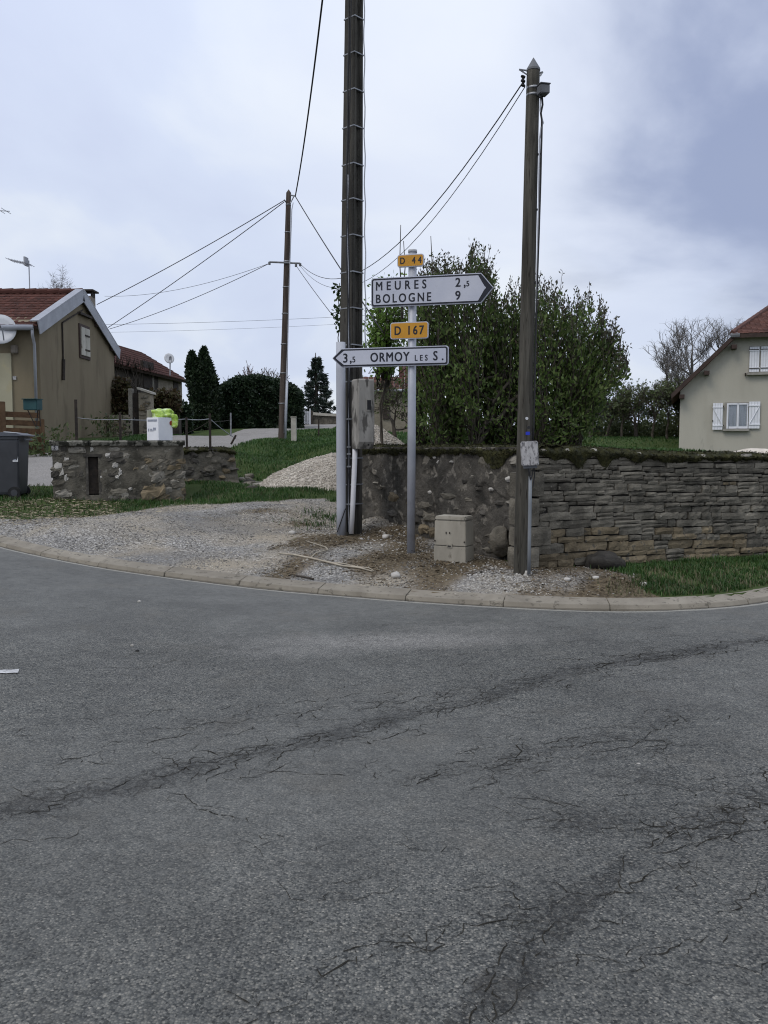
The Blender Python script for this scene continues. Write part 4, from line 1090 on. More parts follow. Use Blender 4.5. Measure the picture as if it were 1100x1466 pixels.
# exposed stones: low courses near the cabinet, patches, a row under the moss, and small pale ones scattered
def rw_px(u, v):
    q = on_plane(u, v, WA, nrm0); s = (q - WA).dot(e0); a_, b_ = rw(s, 0).z, rw(s, 1).z
    return s, (q.z - a_) / (b_ - a_)
for (u, v, wpx, hpx, m_) in ((545, 668, 26, 16, 'stone_grey'), (560, 640, 22, 9, 'stone_pale'), (540, 636, 14, 8, 'stone_grey'), (573, 640, 14, 9, 'stone_grey'),
        (564, 711, 24, 15, 'stone_tan'), (548, 697, 16, 8, 'stone_grey'), (607, 722, 26, 12, 'stone_grey'), (612, 740, 20, 14, 'stone_grey'), (604, 757, 16, 15, 'stone_tan'),
        (618, 762, 16, 14, 'stone_tan'), (640, 710, 34, 14, 'stone_grey'), (672, 716, 22, 13, 'stone_grey'), (600, 735, 14, 10, 'stone_dark'), (596, 748, 12, 9, 'stone_dark'),
        (690, 662, 18, 26, 'stone_grey'), (681, 640, 9, 7, 'stone_pale'), (694, 636, 10, 6, 'stone_grey'), (714, 637, 12, 7, 'stone_pale'), (735, 638, 12, 8, 'stone_grey'),
        (738, 660, 20, 22, 'stone_pale'), (627, 662, 3.5, 6, 'white_stone'), (622, 655, 4, 5, 'white_stone'), (646, 661, 4, 4, 'white_stone'), (676, 682, 8, 6, 'stone_pale'),
        (727, 686, 8, 8, 'white_stone'), (702, 701, 6, 6, 'white_stone'), (615, 705, 6, 6, 'white_stone'), (697, 667, 5, 5, 'white_stone'), (703, 677, 7, 5, 'stone_pale'),
        (658, 702, 6, 5, 'stone_pale'), (728, 719, 9, 5, 'stone_pale'), (540, 675, 7, 7, 'stone_pale'), (537, 691, 10, 3, 'stone_pale'), (566, 705, 5, 7, 'stone_pale'),
        (702, 768, 26, 9, 'stone_grey'), (700, 788, 24, 12, 'stone_grey'), (706, 777, 20, 7, 'stone_tan'), (640, 738, 18, 6, 'stone_dark'), (690, 735, 12, 9, 'stone_dark'),
        (650, 640, 16, 7, 'stone_grey'), (630, 638, 13, 7, 'stone_pale'), (608, 637, 14, 7, 'stone_grey'), (665, 640, 11, 8, 'stone_dark'), (587, 720, 16, 12, 'stone_tan'),
        (655, 728, 22, 9, 'stone_grey'), (683, 700, 12, 8, 'stone_dark'), (665, 690, 13, 9, 'stone_dark'), (712, 720, 14, 8, 'stone_dark'), (725, 740, 14, 9, 'stone_dark'), (560, 735, 20, 10, 'stone_dark')):
    if v < 645: v += 7; m_ = 'stone_grey'; hpx *= .8
    s, f = rw_px(u, v); k = 1 / 1244 * (rw(s, f).y); cf = abs(e0.x) + .12
    seed += 1; big_ = wpx > 11
    put_stone(RW, rw(s, f, -.050 if big_ else -.020), M30, wpx * k / cf, hpx * k, .13 if big_ else .07, m_, seed, nx_=4, nz_=4, rough_=.30, round_=.6)
moss(RW, lambda s: rw(s, .97, .0), L0, nrm0, .46, .05, .06, 8.0, ((L0 * .82, .22, .16), (L0 * .5, .2, .05), (L0 * .15, .2, .05)))

# boulders at the wall foot
s_, f_ = rw_px(721, 773); q = rw(s_, f_, .07); V_, Fc = lump((q.x, q.y, q.z - .02), (.125, .12, .165), 3.3, .26, 3)
tag(npobj('boulder', V_, np.array(Fc), 'stone_grey', None, True), 'smooth grey guard stone leaning on the wall beside the wooden pole', 'boulder')
q = hit(868, 815); V_, Fc = lump((q.x, q.y + .06, q.z + .06), (.21, .13, .11), 6.1, .42, 3)
tag(npobj('boulder', V_, np.array(Fc), 'stone_dark'), 'dark mossy boulder at the foot of the dry stone wall', 'boulder')

# ------------------------------------------------------------------ stone cistern on the left
CA, CB = at(77, 714, 14.1), at(264, 719, 14.7)
ec = CB - CA; ec.z = 0; LC = ec.length; ec.normalize(); nc = Vector((ec.y, -ec.x, 0)); bk = -nc
zc0 = min(gzf(CA.x, CA.y), gzf(CB.x, CB.y)) - .05; zc1 = at(170, 637, 14.45).z
CI = root('stone_cistern', Vector((CA.x, CA.y, gzf(CA.x, CA.y))), 'squat old stone cistern with slab top and dark iron door beside the gravel track', 'cistern')
M3c = Matrix(((ec.x, -nc.x, 0), (ec.y, -nc.y, 0), (0, 0, 1)))
def ci(s, z, d=0.0): return Vector((CA.x, CA.y, 0)) + ec * s + nc * d + Vector((0, 0, z))
def ci_px(u, v):
    q = on_plane(u, v, ci(0, 1), nc); return (q - ci(0, 0)).dot(ec), q.z
d0, _ = ci_px(126, 690); d1, _ = ci_px(143, 690); _, dz1 = ci_px(135, 654); _, dz0 = ci_px(135, 708)
DEP = 1.5
def coat(name, L, fn, hz, m, parent, seed, hole=None):
    ns, nf = int(L / .035), int(hz / .035); V_ = np.zeros((ns + 1, nf + 1, 3)); sel = []
    for i in range(ns + 1):
        for j in range(nf + 1):
            s, z = L * i / ns, hz * j / nf
            d = .022 * n3((s, z, seed), 2.5, 1) + .016 * n3((s, z, seed), 8, 2) + .008 * n3((s, z, seed), 20, 3)
            V_[i, j] = fn(s, z, d)
    i2 = np.arange((ns + 1) * (nf + 1)).reshape(ns + 1, nf + 1)
    Qm = np.stack([i2[:-1, :-1], i2[1:, :-1], i2[1:, 1:], i2[:-1, 1:]], -1).reshape(-1, 4)
    if hole:
        s_ = (np.arange(ns) + .5) * L / ns; z_ = (np.arange(nf) + .5) * hz / nf
        S2, Z2 = np.meshgrid(s_, z_, indexing='ij')
        Qm = Qm[~((S2 > hole[0]) & (S2 < hole[1]) & (Z2 > hole[2]) & (Z2 < hole[3])).ravel()]
    return npobj(name, V_.reshape(-1, 3), Qm, m, parent)
coat('front_wall', LC, lambda s, z, d: ci(s, zc0 + z, d), zc1 - zc0, 'cistern_face', CI, 1.0, (d0, d1, dz0 - zc0, dz1 - zc0))
coat('side_wall', DEP, lambda s, z, d: ci(LC + d, zc0 + z, -s), zc1 - zc0, 'cistern_face', CI, 2.0)
coat('side_wall', DEP, lambda s, z, d: ci(-d, zc0 + z, -DEP + s), zc1 - zc0, 'cistern_face', CI, 3.0)
coat('back_wall', LC, lambda s, z, d: ci(LC - s, zc0 + z, -DEP - d), zc1 - zc0, 'cistern_face', CI, 4.0)
# recessed iron door
MB().loft([[ci(d0 - .05, z, -.12), ci(d1 + .05, z, -.12), ci(d1 + .05, z, -.3), ci(d0 - .05, z, -.3)] for z in (dz0 - .05, dz1 + .05)]).build('recess', 'wall_core', CI)
dm = MB(); dm.loft([[ci(d0 + .01, z, -.075), ci(d1 - .01, z, -.075), ci(d1 - .01, z, -.10), ci(d0 + .01, z, -.10)] for z in (dz0 + .01, dz1 - .02)])
door = dm.build('door', 'dark_iron', CI)
for k in range(4): z = dz0 + .05 + (dz1 - dz0) * (.02 + .2 * k); MB().loft([[ci(d0 + .02, z + a, -.068), ci(d1 - .02, z + a, -.068), ci(d1 - .02, z + a, -.08), ci(d0 + .02, z + a, -.08)] for a in (0, .02)]).build('door_bar', 'dark_iron', door)
for sx in (d0 - .008, d1 + .008): MB().loft([[ci(sx - .02, z, .01), ci(sx + .02, z, .01), ci(sx + .02, z, -.12), ci(sx - .02, z, -.12)] for z in (dz0, dz1)]).build('door_jamb', 'stone_dark', CI)
MB().loft([[ci(d0 - .06, z, .022), ci(d1 + .05, z, .022), ci(d1 + .05, z, -.12), ci(d0 - .06, z, -.12)] for z in (dz1, dz1 + .045)]).build('lintel', 'stone_dark', CI)
# top slabs
xs_ = [-.04, LC * .27, LC * .62, LC * .80, LC + .03]
for i in range(4):
    a_, b_ = xs_[i] + .004, xs_[i + 1] - .004; rs2 = random.Random(i); nseg = 8
    secs = []
    for k in range(nseg + 1):
        s = a_ + (b_ - a_) * k / nseg; j1 = .014 * n3((s, 0, i), 6, 2); th = .075 + .012 * n3((s, 1, i), 5, 4); up = .008 * n3((s, 3, 0), 3, 9)
        secs.append([ci(s, zc1 - .01, .045 + j1), ci(s, zc1 + th * .6, .06 + j1 * 1.4), ci(s, zc1 + th + up, .035 + j1), ci(s, zc1 + th + up, -DEP - .04), ci(s, zc1 - .01, -DEP - .04)])
    MB().loft(secs).build('slab', 'lichen_slab', CI)
ctop = zc1 + .075
rs = random.Random(44); z_ = zc0 + .03; row = 0
while z_ < zc1 - .05:                                   # rough irregular courses, nearly flush
    hr_ = rs.uniform(.09, .17); hr_ = min(hr_, zc1 - .01 - z_); s = -.02 + rs.uniform(-.03, .03)
    while s < LC + .02:
        w = rs.uniform(.12, .34); w = min(w, LC + .04 - s); cs, cz = s + w / 2, z_ + hr_ / 2 + rs.uniform(-.02, .02)
        if w > .06 and not (d0 - w / 2 - .02 < cs < d1 + w / 2 + .02 and cz < dz1 + .07) and rs.random() < .80:
            seed += 1; right = cs > LC * .62
            put_stone(CI, ci(cs, cz, -.052 + rs.uniform(-.010, .018)), M3c, w * rs.uniform(.86, .98), hr_ * rs.uniform(.84, 1.02), .13,
                      rs.choice(('stone_grey', 'stone_grey', 'stone_tan', 'stone_pale', 'stone_tan') if right else ('stone_grey', 'stone_dark', 'stone_grey', 'stone_dark', 'stone_pale')), seed, nx_=4, nz_=4, rough_=.24, round_=.22)
        s += w
    z_ += hr_; row += 1
for (u, v, wp, hp, m_) in ((222, 704, 34, 24, 'stone_tan'), (84, 672, 12, 17, 'white_stone'), (95, 683, 5, 13, 'white_stone'), (155, 651, 7, 7, 'white_stone'), (165, 666, 8, 7, 'white_stone'), (168, 683, 5, 5, 'white_stone'),
        (172, 676, 4, 9, 'white_stone'), (146, 683, 4, 5, 'white_stone'), (96, 657, 6, 4, 'white_stone'), (179, 709, 10, 7, 'stone_pale'), (250, 690, 12, 6, 'stone_pale'), (224, 671, 4, 4, 'white_stone'), (132, 643, 4, 6, 'white_stone'), (158, 712, 7, 6, 'stone_pale'), (226, 683, 19, 14, 'stone_pale'), (187, 700, 5, 4, 'white_stone')):
    s, z = ci_px(u, v); k = 14.45 / 1244; seed += 1
    put_stone(CI, ci(s, z, -.03 if wp > 13 else -.008), M3c, wp * k, hp * k, .12 if wp > 13 else .05, m_, seed, nx_=4, nz_=4, rough_=.32, round_=.3)
# small number plate
s, z = ci_px(79, 641); Mn = frame(ci(s, z, .03), math.atan2(-ec.y, ec.x))
MB().box(Mn @ Vector((0, 0, 0)), (.105, .012, .085), Mn.to_3x3()).build('number_plate', 'plastic_old', CI, bevel=.003)
lettering([('2', -.02, .02, -.028, .055)], Mn, -.008, 'sign_ink', CI, 'numeral')

# white carton and lime bag on the slab
def cart(u, v, d): 
    q = on_plane(u, v, ci(0, 0, d), nc); return (q - ci(0, 0)).dot(ec)
s0, s1 = cart(208, 620, -.25), cart(251, 620, -.25)
kb0 = ci((s0 + s1) / 2, ctop, -.40)
WBX = root('white_carton', kb0, 'white cardboard box with grey print standing on the cistern slab', 'box')
Mw = frame(kb0, math.atan2(-ec.y, ec.x) - R(38)); ch = at(230, 597, 14.6).z - ctop
cw, cdp = .31, .30
MB().box(Mw @ Vector((0, 0, ch / 2)), (cw, cdp, ch), Mw.to_3x3()).build('body', 'carton_white', WBX, bevel=.004)
Ms = Mw @ Matrix.Translation((-cw / 2, 0, 0)) @ Matrix.Rotation(R(-90), 4, 'Z')
mb = MB(); mb.box(Ms @ Vector((0, -.002, ch * .87)), (cdp * .8, .003, ch * .09), Ms.to_3x3()); mb.build('printed_bar', 'print_grey', WBX)
for x, z, w, h in ((-.10, .46, .030, .05), (-.03, .48, .05, .025), (.05, .50, .07, .045), (-.02, .42, .09, .012)):
    mb = MB(); mb.box(Ms @ Vector((x, -.002, ch * z)), (w, .003, h), Ms.to_3x3()); mb.build('printed_mark', 'print_grey', WBX)
Mf_ = Mw
for sx, w in ((-.06, .2), (.08, .12)):
    p = [Mw @ Vector((sx - w / 2, cdp * .42, ch)), Mw @ Vector((sx + w / 2, cdp * .42, ch)), Mw @ Vector((sx + w / 2 - .02, cdp * .50, ch + .16)), Mw @ Vector((sx - w / 2 + .02, cdp * .50, ch + .13))]
    q = [v_ + (Mw.to_3x3() @ Vector((0, .006, 0))) for v_ in p]
    MB().loft([p, q]).build('flap', 'coffret', WBX)
q = Mw @ Vector((cw * .40, -cdp / 2 - .003, ch * .76)); MB().tube([q, q + Mw.to_3x3() @ Vector((0, -.004, 0))], .04, 12).build('printed_mark', 'print_red', WBX)
def bag_lump(c, r3, sd): return lump(c, r3, sd, .30, 3)
bc = Mw @ Vector((.03, .0, ch))
BG = MB()
for off, r3, sd in ((Vector((-.075, -.02, .062)), (.105, .10, .085), 2.1), (Vector((.105, -.03, .075)), (.105, .10, .085), 4.7), (Vector((.02, -.03, .035)), (.13, .09, .045), 6.2), (Vector((.145, -.165, -.07)), (.062, .035, .12), 9.4)):
    V_, Fc = bag_lump(bc + Mw.to_3x3() @ off, r3, sd); BG.add(V_, Fc)
import bmesh as _bm
o = BG.build('plastic_bag', 'lime_bag', None, True)
md = o.modifiers.new('remesh', 'REMESH'); md.mode = 'VOXEL'; md.voxel_size = .011; md.use_smooth_shade = True
tag(o, 'crumpled lime green plastic bag bulging out of the white carton', 'bag')

# low bank wall running back behind the cistern
BA, BB = at(262, 700, 16.6), at(338, 690, 17.4)
eb = BB - BA; eb.z = 0; LB_ = eb.length; eb.normalize(); nb = Vector((eb.y, -eb.x, 0))
BW = root('bank_wall', Vector((BA.x, BA.y, gzf(BA.x, BA.y))), 'low mossy rubble wall holding the bank to the right of the cistern', 'wall')
zb0 = gzf(BA.x, BA.y) - .1; 
def bw(s, z, d): return Vector((BA.x, BA.y, 0)) + eb * (s - .5) + nb * d + Vector((0, 0, z))
def bwtop(s): return at(300, 642, 17).z - .10 * smooth(1.0, 1.6, s - .5) - .03
coatV = coat('face', LB_ + .6, lambda s, z, d: bw(s, zb0 + z * (bwtop(s) - zb0), d * 1.8 - .18 * z), 1.0, 'cistern_face', BW, 7.0)
MB().loft([[bw(s, zb0, -.05), bw(s, float(bwtop(s)) - .02, -.22), bw(s, float(bwtop(s)) - .02, -.5), bw(s, zb0, -.5)] for s in np.linspace(0, LB_ + .6, 6)]).build('core', 'wall_core', BW)
M3b = Matrix(((eb.x, -nb.x, 0), (eb.y, -nb.y, 0), (0, 0, 1))); rs = random.Random(21)
for k in range(34):
    s = rs.uniform(.3, LB_ + .5); f = rs.uniform(.05, .98); w = rs.uniform(.10, .28); h = rs.uniform(.06, .14); seed += 1
    put_stone(BW, bw(s, zb0 + f * (float(bwtop(s)) - zb0), -.18 * f - .02), M3b, w, h, .12, rs.choice(('stone_grey', 'stone_dark', 'stone_grey', 'stone_tan')), seed, rough_=.3, round_=.5)
moss(BW, lambda s: bw(s, float(bwtop(s)) - .01, -.17), LB_ + .6, nb, .36, .04, .05, 12.0)
for k in range(9):
    mm = rs.choice(('stone_grey', 'stone_pale', 'stone_dark')); q = hit(rs.uniform(330, 372), rs.uniform(683, 702)); V_, Fc = lump((q.x, q.y, q.z + .03), (rs.uniform(.07, .16), rs.uniform(.06, .1), rs.uniform(.04, .07)), rs.uniform(0, 50), .3, 2)
    tag(npobj('fallen_stone', V_, np.array(Fc), mm), {'stone_grey': 'grey', 'stone_pale': 'pale', 'stone_dark': 'blackened'}[mm] + ' loose fallen stone at the ragged end of the low bank wall', 'stone', 'stones fallen from the bank wall')

# wire fence above the cistern
FW = root('wire_fence', at(172, 628, 16.4), 'rusty iron stakes and sagging wires behind the cistern and bank wall', 'fence')
stakes = []
for u, v0, v1, Y, r_ in ((109.5, 572, 640, 16.3, .026), (172.5, 590, 640, 16.4, .022), (267.5, 597, 646, 16.9, .020), (301, 592, 645, 17.2, .022)):
    a_, b_ = at(u, v1, Y), at(u, v0, Y); MB().box((a_ + b_) / 2, (r_ * 2, r_ * 1.6, (b_ - a_).z), Matrix.Rotation(.3, 3, 'Z')).build('stake', 'dark_iron', FW); stakes.append((a_, b_))
def rail(p, q, r_, m='steel', sag=.02): MB().tube(span(p, q, sag, 12), r_, 5).build('wire', m, FW)
rail(at(109, 598, 16.3), at(172, 600.5, 16.4), .007); rail(at(172, 600.5, 16.4), at(267, 600, 16.9), .009); rail(at(267, 600, 16.9), at(301, 599.5, 17.2), .010)
rail(at(301, 600, 17.2), at(338, 628, 17.5), .008); rail(at(301, 602, 17.2), at(268, 620, 16.9), .006, 'dark_iron'); rail(at(301, 603, 17.2), at(330, 601, 27), .006, 'dark_iron')
MB().tube([at(338, 623, 17.4), at(331, 636, 17.4)], .022, 6).build('stake', 'dark_iron', FW)
for u, v0, v1, Y, m_, lab in ((330.5, 591, 612, 31, 'steel', 'thin grey stake in front of the dark hedge'), (456.5, 600, 620, 26, 'dark_iron', 'short dark stake on the bank near the slate roof wall'), (370.5, 605, 640, 23, 'straw', 'dry leaning stem on the grass bank left of the slim pole')):
    a_ = at(u, v1, Y); a_.z = gzf(a_.x, a_.y) - .1; b_ = at(u + (1.5 if m_ == 'straw' else 0), v0, Y)
    if m_ != 'straw': tag(MB().tube([a_, b_], .03 if Y > 30 else .022, 6).build('stake', m_), lab.replace('slate roof wall', 'low wall by the white gate'), 'stake')

# wheelie bin at the left edge
wbp = hit(12, 714); wbp = Vector((wbp.x - .12, wbp.y + .25, gzf(wbp.x, wbp.y)))
WBN = root('wheelie_bin', wbp, 'dark grey wheelie bin with pale sticker standing at the left edge by the cistern', 'bin')
Mb = frame(wbp, R(-8)); bh = at(20, 620, wbp.y).z - wbp.z
secs = []
for t, wx, wy in ((.06, .52, .52), (.10, .535, .55), (.86, .60, .70), (.90, .60, .70), (.905, .63, .74), (.945, .63, .74)):
    secs.append([Mb @ Vector((x * wx / 2, y * wy / 2, t * bh)) for x, y in ((-1, -.92), (-.92, -1), (.92, -1), (1, -.92), (1, .92), (.92, 1), (-.92, 1), (-1, .92))])
MB().loft(secs).build('body', 'bin_grey', WBN, bevel=.006)
secs = []
for x, dz in ((-.34, 0), (-.26, .028), (0, .05), (.26, .035), (.335, .01), (.40, -.004)):
    secs.append([Mb @ Vector((x, y, bh * .948 + z + (dz if z > .01 else 0))) for y, z in ((-.39, 0), (-.39, .022), (.39, .022), (.39, 0))])
MB().loft(secs).build('lid', 'bin_lid', WBN, bevel=.006)
MB().box(Mb @ Vector((.14, -.05, bh * .948 + .062)), (.24, .30, .016), Mb.to_3x3() @ Matrix.Rotation(.10, 3, 'Y')).build('lid_panel', 'dish_grey', WBN, bevel=.006)
MB().tube([Mb @ Vector((.37, -.22, bh * .90)), Mb @ Vector((.37, .22, bh * .90))], .016, 8).build('handle', 'bin_lid', WBN)
for y in (-.30, .30):
    w_ = MB().tube([Mb @ Vector((.20, y - .03, .10)), Mb @ Vector((.20, y + .03, .10))], .105, 20).build('wheel', 'rubber', WBN, bevel=.01)
    MB().tube([Mb @ Vector((.20, y - .036, .10)), Mb @ Vector((.20, y + .036, .10))], .055, 14).build('hub', 'bin_grey', w_)
MB().box(Mb @ Vector((.235, -.318, bh * .62)), (.085, .004, .13), Mb.to_3x3() @ Matrix.Rotation(-.08, 3, 'X')).build('sticker', 'sticker', WBN)
MB().box(Mb @ Vector((.235, -.321, bh * .62)), (.045, .004, .07), Mb.to_3x3() @ Matrix.Rotation(-.08, 3, 'X') @ Matrix.Rotation(.5, 3, 'Y')).build('sticker_mark', 'print_grey', WBN)

# ------------------------------------------------------------------ tiled roofs
def tiled(parent, o0, ax, up, W_, H_, row, colw, m, nrm, clip=None, lift=.03, name='roof'):
    """loose tiles: each a small barrel strip of its own, stepped up the slope"""
    V_, Fc = [], []; nr = int(math.ceil(H_ / row)); ncl = int(math.ceil(W_ / colw)); colw = W_ / ncl; rr = random.Random(3)
    for r_ in range(nr):
        for c_ in range(ncl):
            a0, a1 = c_ * colw, (c_ + 1) * colw; h0, h1 = r_ * row - .02, min((r_ + 1) * row + .02, H_)
            if clip and not clip((a0 + a1) / 2, (h0 + h1) / 2): continue
            j = rr.uniform(-.006, .010); b_ = len(V_)
            for (s, hh) in ((a0, .0), (a0 + colw * .28, .015), (a0 + colw * .62, .015), (a1 - .004, .0)):
                V_.append(tuple(o0 + ax * s + up * (h0 + j) + nrm * (lift + hh + .022 + j))); V_.append(tuple(o0 + ax * s + up * h1 + nrm * (lift + hh - .004)))
                V_.append(tuple(o0 + ax * s + up * (h0 + j) + nrm * (lift + hh - .004)))
            for k in range(3):
                Fc.append((b_ + 3 * k, b_ + 3 * k + 3, b_ + 3 * k + 4, b_ + 3 * k + 1)); Fc.append((b_ + 3 * k + 2, b_ + 3 * k + 5, b_ + 3 * k + 3, b_ + 3 * k))
    return npobj(name, np.array(V_), np.array(Fc), m, parent)

# ------------------------------------------------------------------ left house
HN, HF = at(66, 630, 24.0), at(158, 628, 30.6)               # near and far corners of the gable wall
HF.x = HN.x - .18
ze_n, ze_f = at(68, 460, 24.0).z, at(160, 503, 30.6).z
zeave = (ze_n + ze_f) / 2 + .05
ym = (HN.y + HF.y) / 2; apx = at(123, 420, ym + .1); zap = apx.z
gx0 = HN.x - .10; hz0 = min(gzf(HN.x + .1, HN.y), gzf(HF.x, HF.y)) - .3
LH = root('rendered_house', Vector((HN.x, HN.y, gzf(HN.x, HN.y))), 'old ochre rendered house with red tiled roof and grey barge boards at the left', 'house')
XL = gx0 - 9.0
sec = [(HN.y, hz0), (HN.y, zeave), (ym, zap - .12), (HF.y, zeave), (HF.y, hz0)]
MB().loft([[Vector((gx0, y, z)) for y, z in sec], [Vector((XL, y, z)) for y, z in sec]]).build('wall', 'house_render', LH)
ov = .32
rise = (zap - zeave) / (ym - HN.y)
upN = Vector((0, ym - HN.y, zap - zeave)).normalized(); upF = Vector((0, ym - HF.y, zap - zeave)).normalized()
nN = Vector((0, -upN.z, upN.y)); nF = Vector((0, -upF.z * -1, abs(upF.y)))
oN = Vector((XL - .2, HN.y, zeave)) - upN * ov - Vector((0, 0, .06))
HL = (Vector((0, ym, zap)) - Vector((0, HN.y, zeave))).length + ov
wid = gx0 - XL + .2 + .08
tiled(LH, oN, Vector((1, 0, 0)), upN, wid, HL, .31, .21, 'tile_red', nN)
oF = Vector((gx0 + .08, HF.y, zeave)) - upF * ov - Vector((0, 0, .06))
tiled(LH, oF, Vector((-1, 0, 0)), upF, wid, HL, .31, .21, 'tile_red', Vector((0, upN.z, upN.y)))
for o_, u_, n_, ax in ((oN, upN, nN, Vector((1, 0, 0))), (oF, upF, Vector((0, upN.z, upN.y)), Vector((-1, 0, 0)))):
    MB().loft([[o_ - n_ * .05, o_ + n_ * .035, o_ + u_ * HL + n_ * .035, o_ + u_ * HL - n_ * .05], [o_ + ax * wid - n_ * .05, o_ + ax * wid + n_ * .035, o_ + ax * wid + u_ * HL + n_ * .035, o_ + ax * wid + u_ * HL - n_ * .05]]).build('roof_deck', 'brown_trim', LH)
k = 26
for i in range(k):
    x = XL - .2 + wid * i / k; mb = MB(); mb.tube([Vector((x, ym, zap + .03)), Vector((x + wid / k * 1.04, ym, zap + .05))], .10, 8); mb.build('ridge_tile', 'tile_red', LH)
# barge boards on the gable
for o_, u_, n_ in ((oN, upN, nN), (oF, upF, Vector((0, upN.z, upN.y)))):
    base = Vector((gx0 + .10, o_.y, o_.z)); hh = .34
    MB().loft([[base - n_ * .20, base + n_ * .17, base + n_ * .17 + Vector((.03, 0, 0)), base - n_ * .20 + Vector((.03, 0, 0))],
               [base + u_ * HL - n_ * .20, base + u_ * HL + n_ * .17, base + u_ * HL + n_ * .17 + Vector((.03, 0, 0)), base + u_ * HL - n_ * .20 + Vector((.03, 0, 0))]]).build('barge_board', 'zinc', LH)
    MB().loft([[base + n_ * .15 + Vector((-.20, 0, 0)), base + n_ * .18 + Vector((-.20, 0, 0)), base + n_ * .18 + Vector((.035, 0, 0)), base + n_ * .15 + Vector((.035, 0, 0))],
               [base + u_ * HL + n_ * .15 + Vector((-.20, 0, 0)), base + u_ * HL + n_ * .18 + Vector((-.20, 0, 0)), base + u_ * HL + n_ * .18 + Vector((.035, 0, 0)), base + u_ * HL + n_ * .15 + Vector((.035, 0, 0))]]).build('verge_cap', 'zinc', LH)
for t in (.2, .62):
    for o_, u_ in ((oN, upN), (oF, upF)):
        p = Vector((gx0 - .02, o_.y, o_.z)) + u_ * HL * t - Vector((0, 0, .18)); MB().box(p, (.24, .13, .13)).build('purlin_end', 'brown_trim', LH)
# gutter and downpipe
gp = oN + Vector((0, -.05, .0)); MB().tube([gp, gp + Vector((wid - .1, 0, -.02))], .075, 10).build('gutter', 'zinc', LH, True)
dp = Vector((gx0 - .10, HN.y - .09, 0))
MB().tube([Vector((gx0 - .05, gp.y, zeave - .22)), Vector((gx0 - .06, gp.y + .05, zeave - .42)), Vector((dp.x, dp.y, zeave - .62)), Vector((dp.x, dp.y, hz0 + .3))], .04, 10).build('downpipe', 'zinc', LH, True)
# gable attic shutter
def gab(u, v):
    return on_plane(u, v, Vector((gx0, 0, 0)), Vector((1, 0, 0)))
ws = [gab(113.5, 467), gab(126, 471), gab(125.5, 511), gab(113, 509)]
wy0, wy1 = ws[0].y, ws[1].y; wz0, wz1 = (ws[2].z + ws[3].z) / 2, (ws[0].z + ws[1].z) / 2
fr_ = MB(); fr_.box((gx0 + .012, (wy0 + wy1) / 2, (wz0 + wz1) / 2), (.05, wy1 - wy0 + .16, wz1 - wz0 + .16)); wn_ = fr_.build('window_frame', 'brown_trim', LH, bevel=.01)
for k in range(2):
    y0_ = wy0 + (wy1 - wy0) * k / 2; MB().box((gx0 + .045, y0_ + (wy1 - wy0) / 4, (wz0 + wz1) / 2), (.05, (wy1 - wy0) / 2 - .03, wz1 - wz0 - .03)).build('shutter', 'shutter_old', wn_, bevel=.006)
for z in (wz0 + .2, wz1 - .25): MB().box((gx0 + .078, wy1 - .28, z), (.015, .42, .05)).build('hinge', 'dark_iron', wn_)
q = gab(119.5, 451.5); MB().box((gx0 + .05, q.y, q.z), (.12, 1.05, .07)).build('ledge', 'dark_iron', LH)
q0, q1 = gab(88, 462), gab(86, 541); MB().tube([Vector((gx0 + .03, q0.y, q0.z)), Vector((gx0 + .03, q0.y - .02, q1.z))], .025, 6).build('cable', 'dark_iron', LH)
MB().tube([Vector((gx0 + .05, q0.y - .03, q1.z + .55)), Vector((gx0 + .05, q0.y - .1, q1.z - .05))], .05, 6).build('cable_guard', 'dark_iron', LH)
q2 = gab(117, 444); MB().tube([Vector((gx0 + .03, q0.y, q0.z)), Vector((gx0 + .03, q2.y, q2.z))], .022, 6).build('cable', 'dark_iron', LH)
# paler patch on the facade, number plate
fx = at(18.5, 560, HN.y).x
MB().loft([[Vector((x, y, z)) for x, y in ((XL, HN.y - .05), (fx, HN.y - .05), (fx, HN.y + .1), (XL, HN.y + .1))] for z in (hz0, at(18, 506, HN.y).z)]).build('pale_panel', 'house_cream', LH)
q = at(21, 541, HN.y - .02); MB().box((q.x, HN.y - .02, q.z), (.09, .02, .10)).build('number_plate', 'plastic_old', LH)
q = at(20.5, 500, HN.y - .1); MB().box((q.x, HN.y - .08, q.z), (.16, .16, .22)).build('outdoor_lamp', 'chimney', LH, bevel=.02)
# chimney pot with cap behind the ridge
cc = at(131.5, 436, ym + 1.6); mb = MB(); mb.box((cc.x - .15, cc.y, cc.z - .3), (.42, .42, 1.1)); chm = mb.build('chimney', 'chimney', LH, bevel=.01)
MB().box((cc.x - .15, cc.y, cc.z + .42), (.60, .60, .05)).build('chimney_cap', 'dark_iron', chm)
for sx in (-.2, .2): MB().box((cc.x - .15 + sx, cc.y, cc.z + .32), (.05, .3, .18)).build('cap_leg', 'dark_iron', chm)
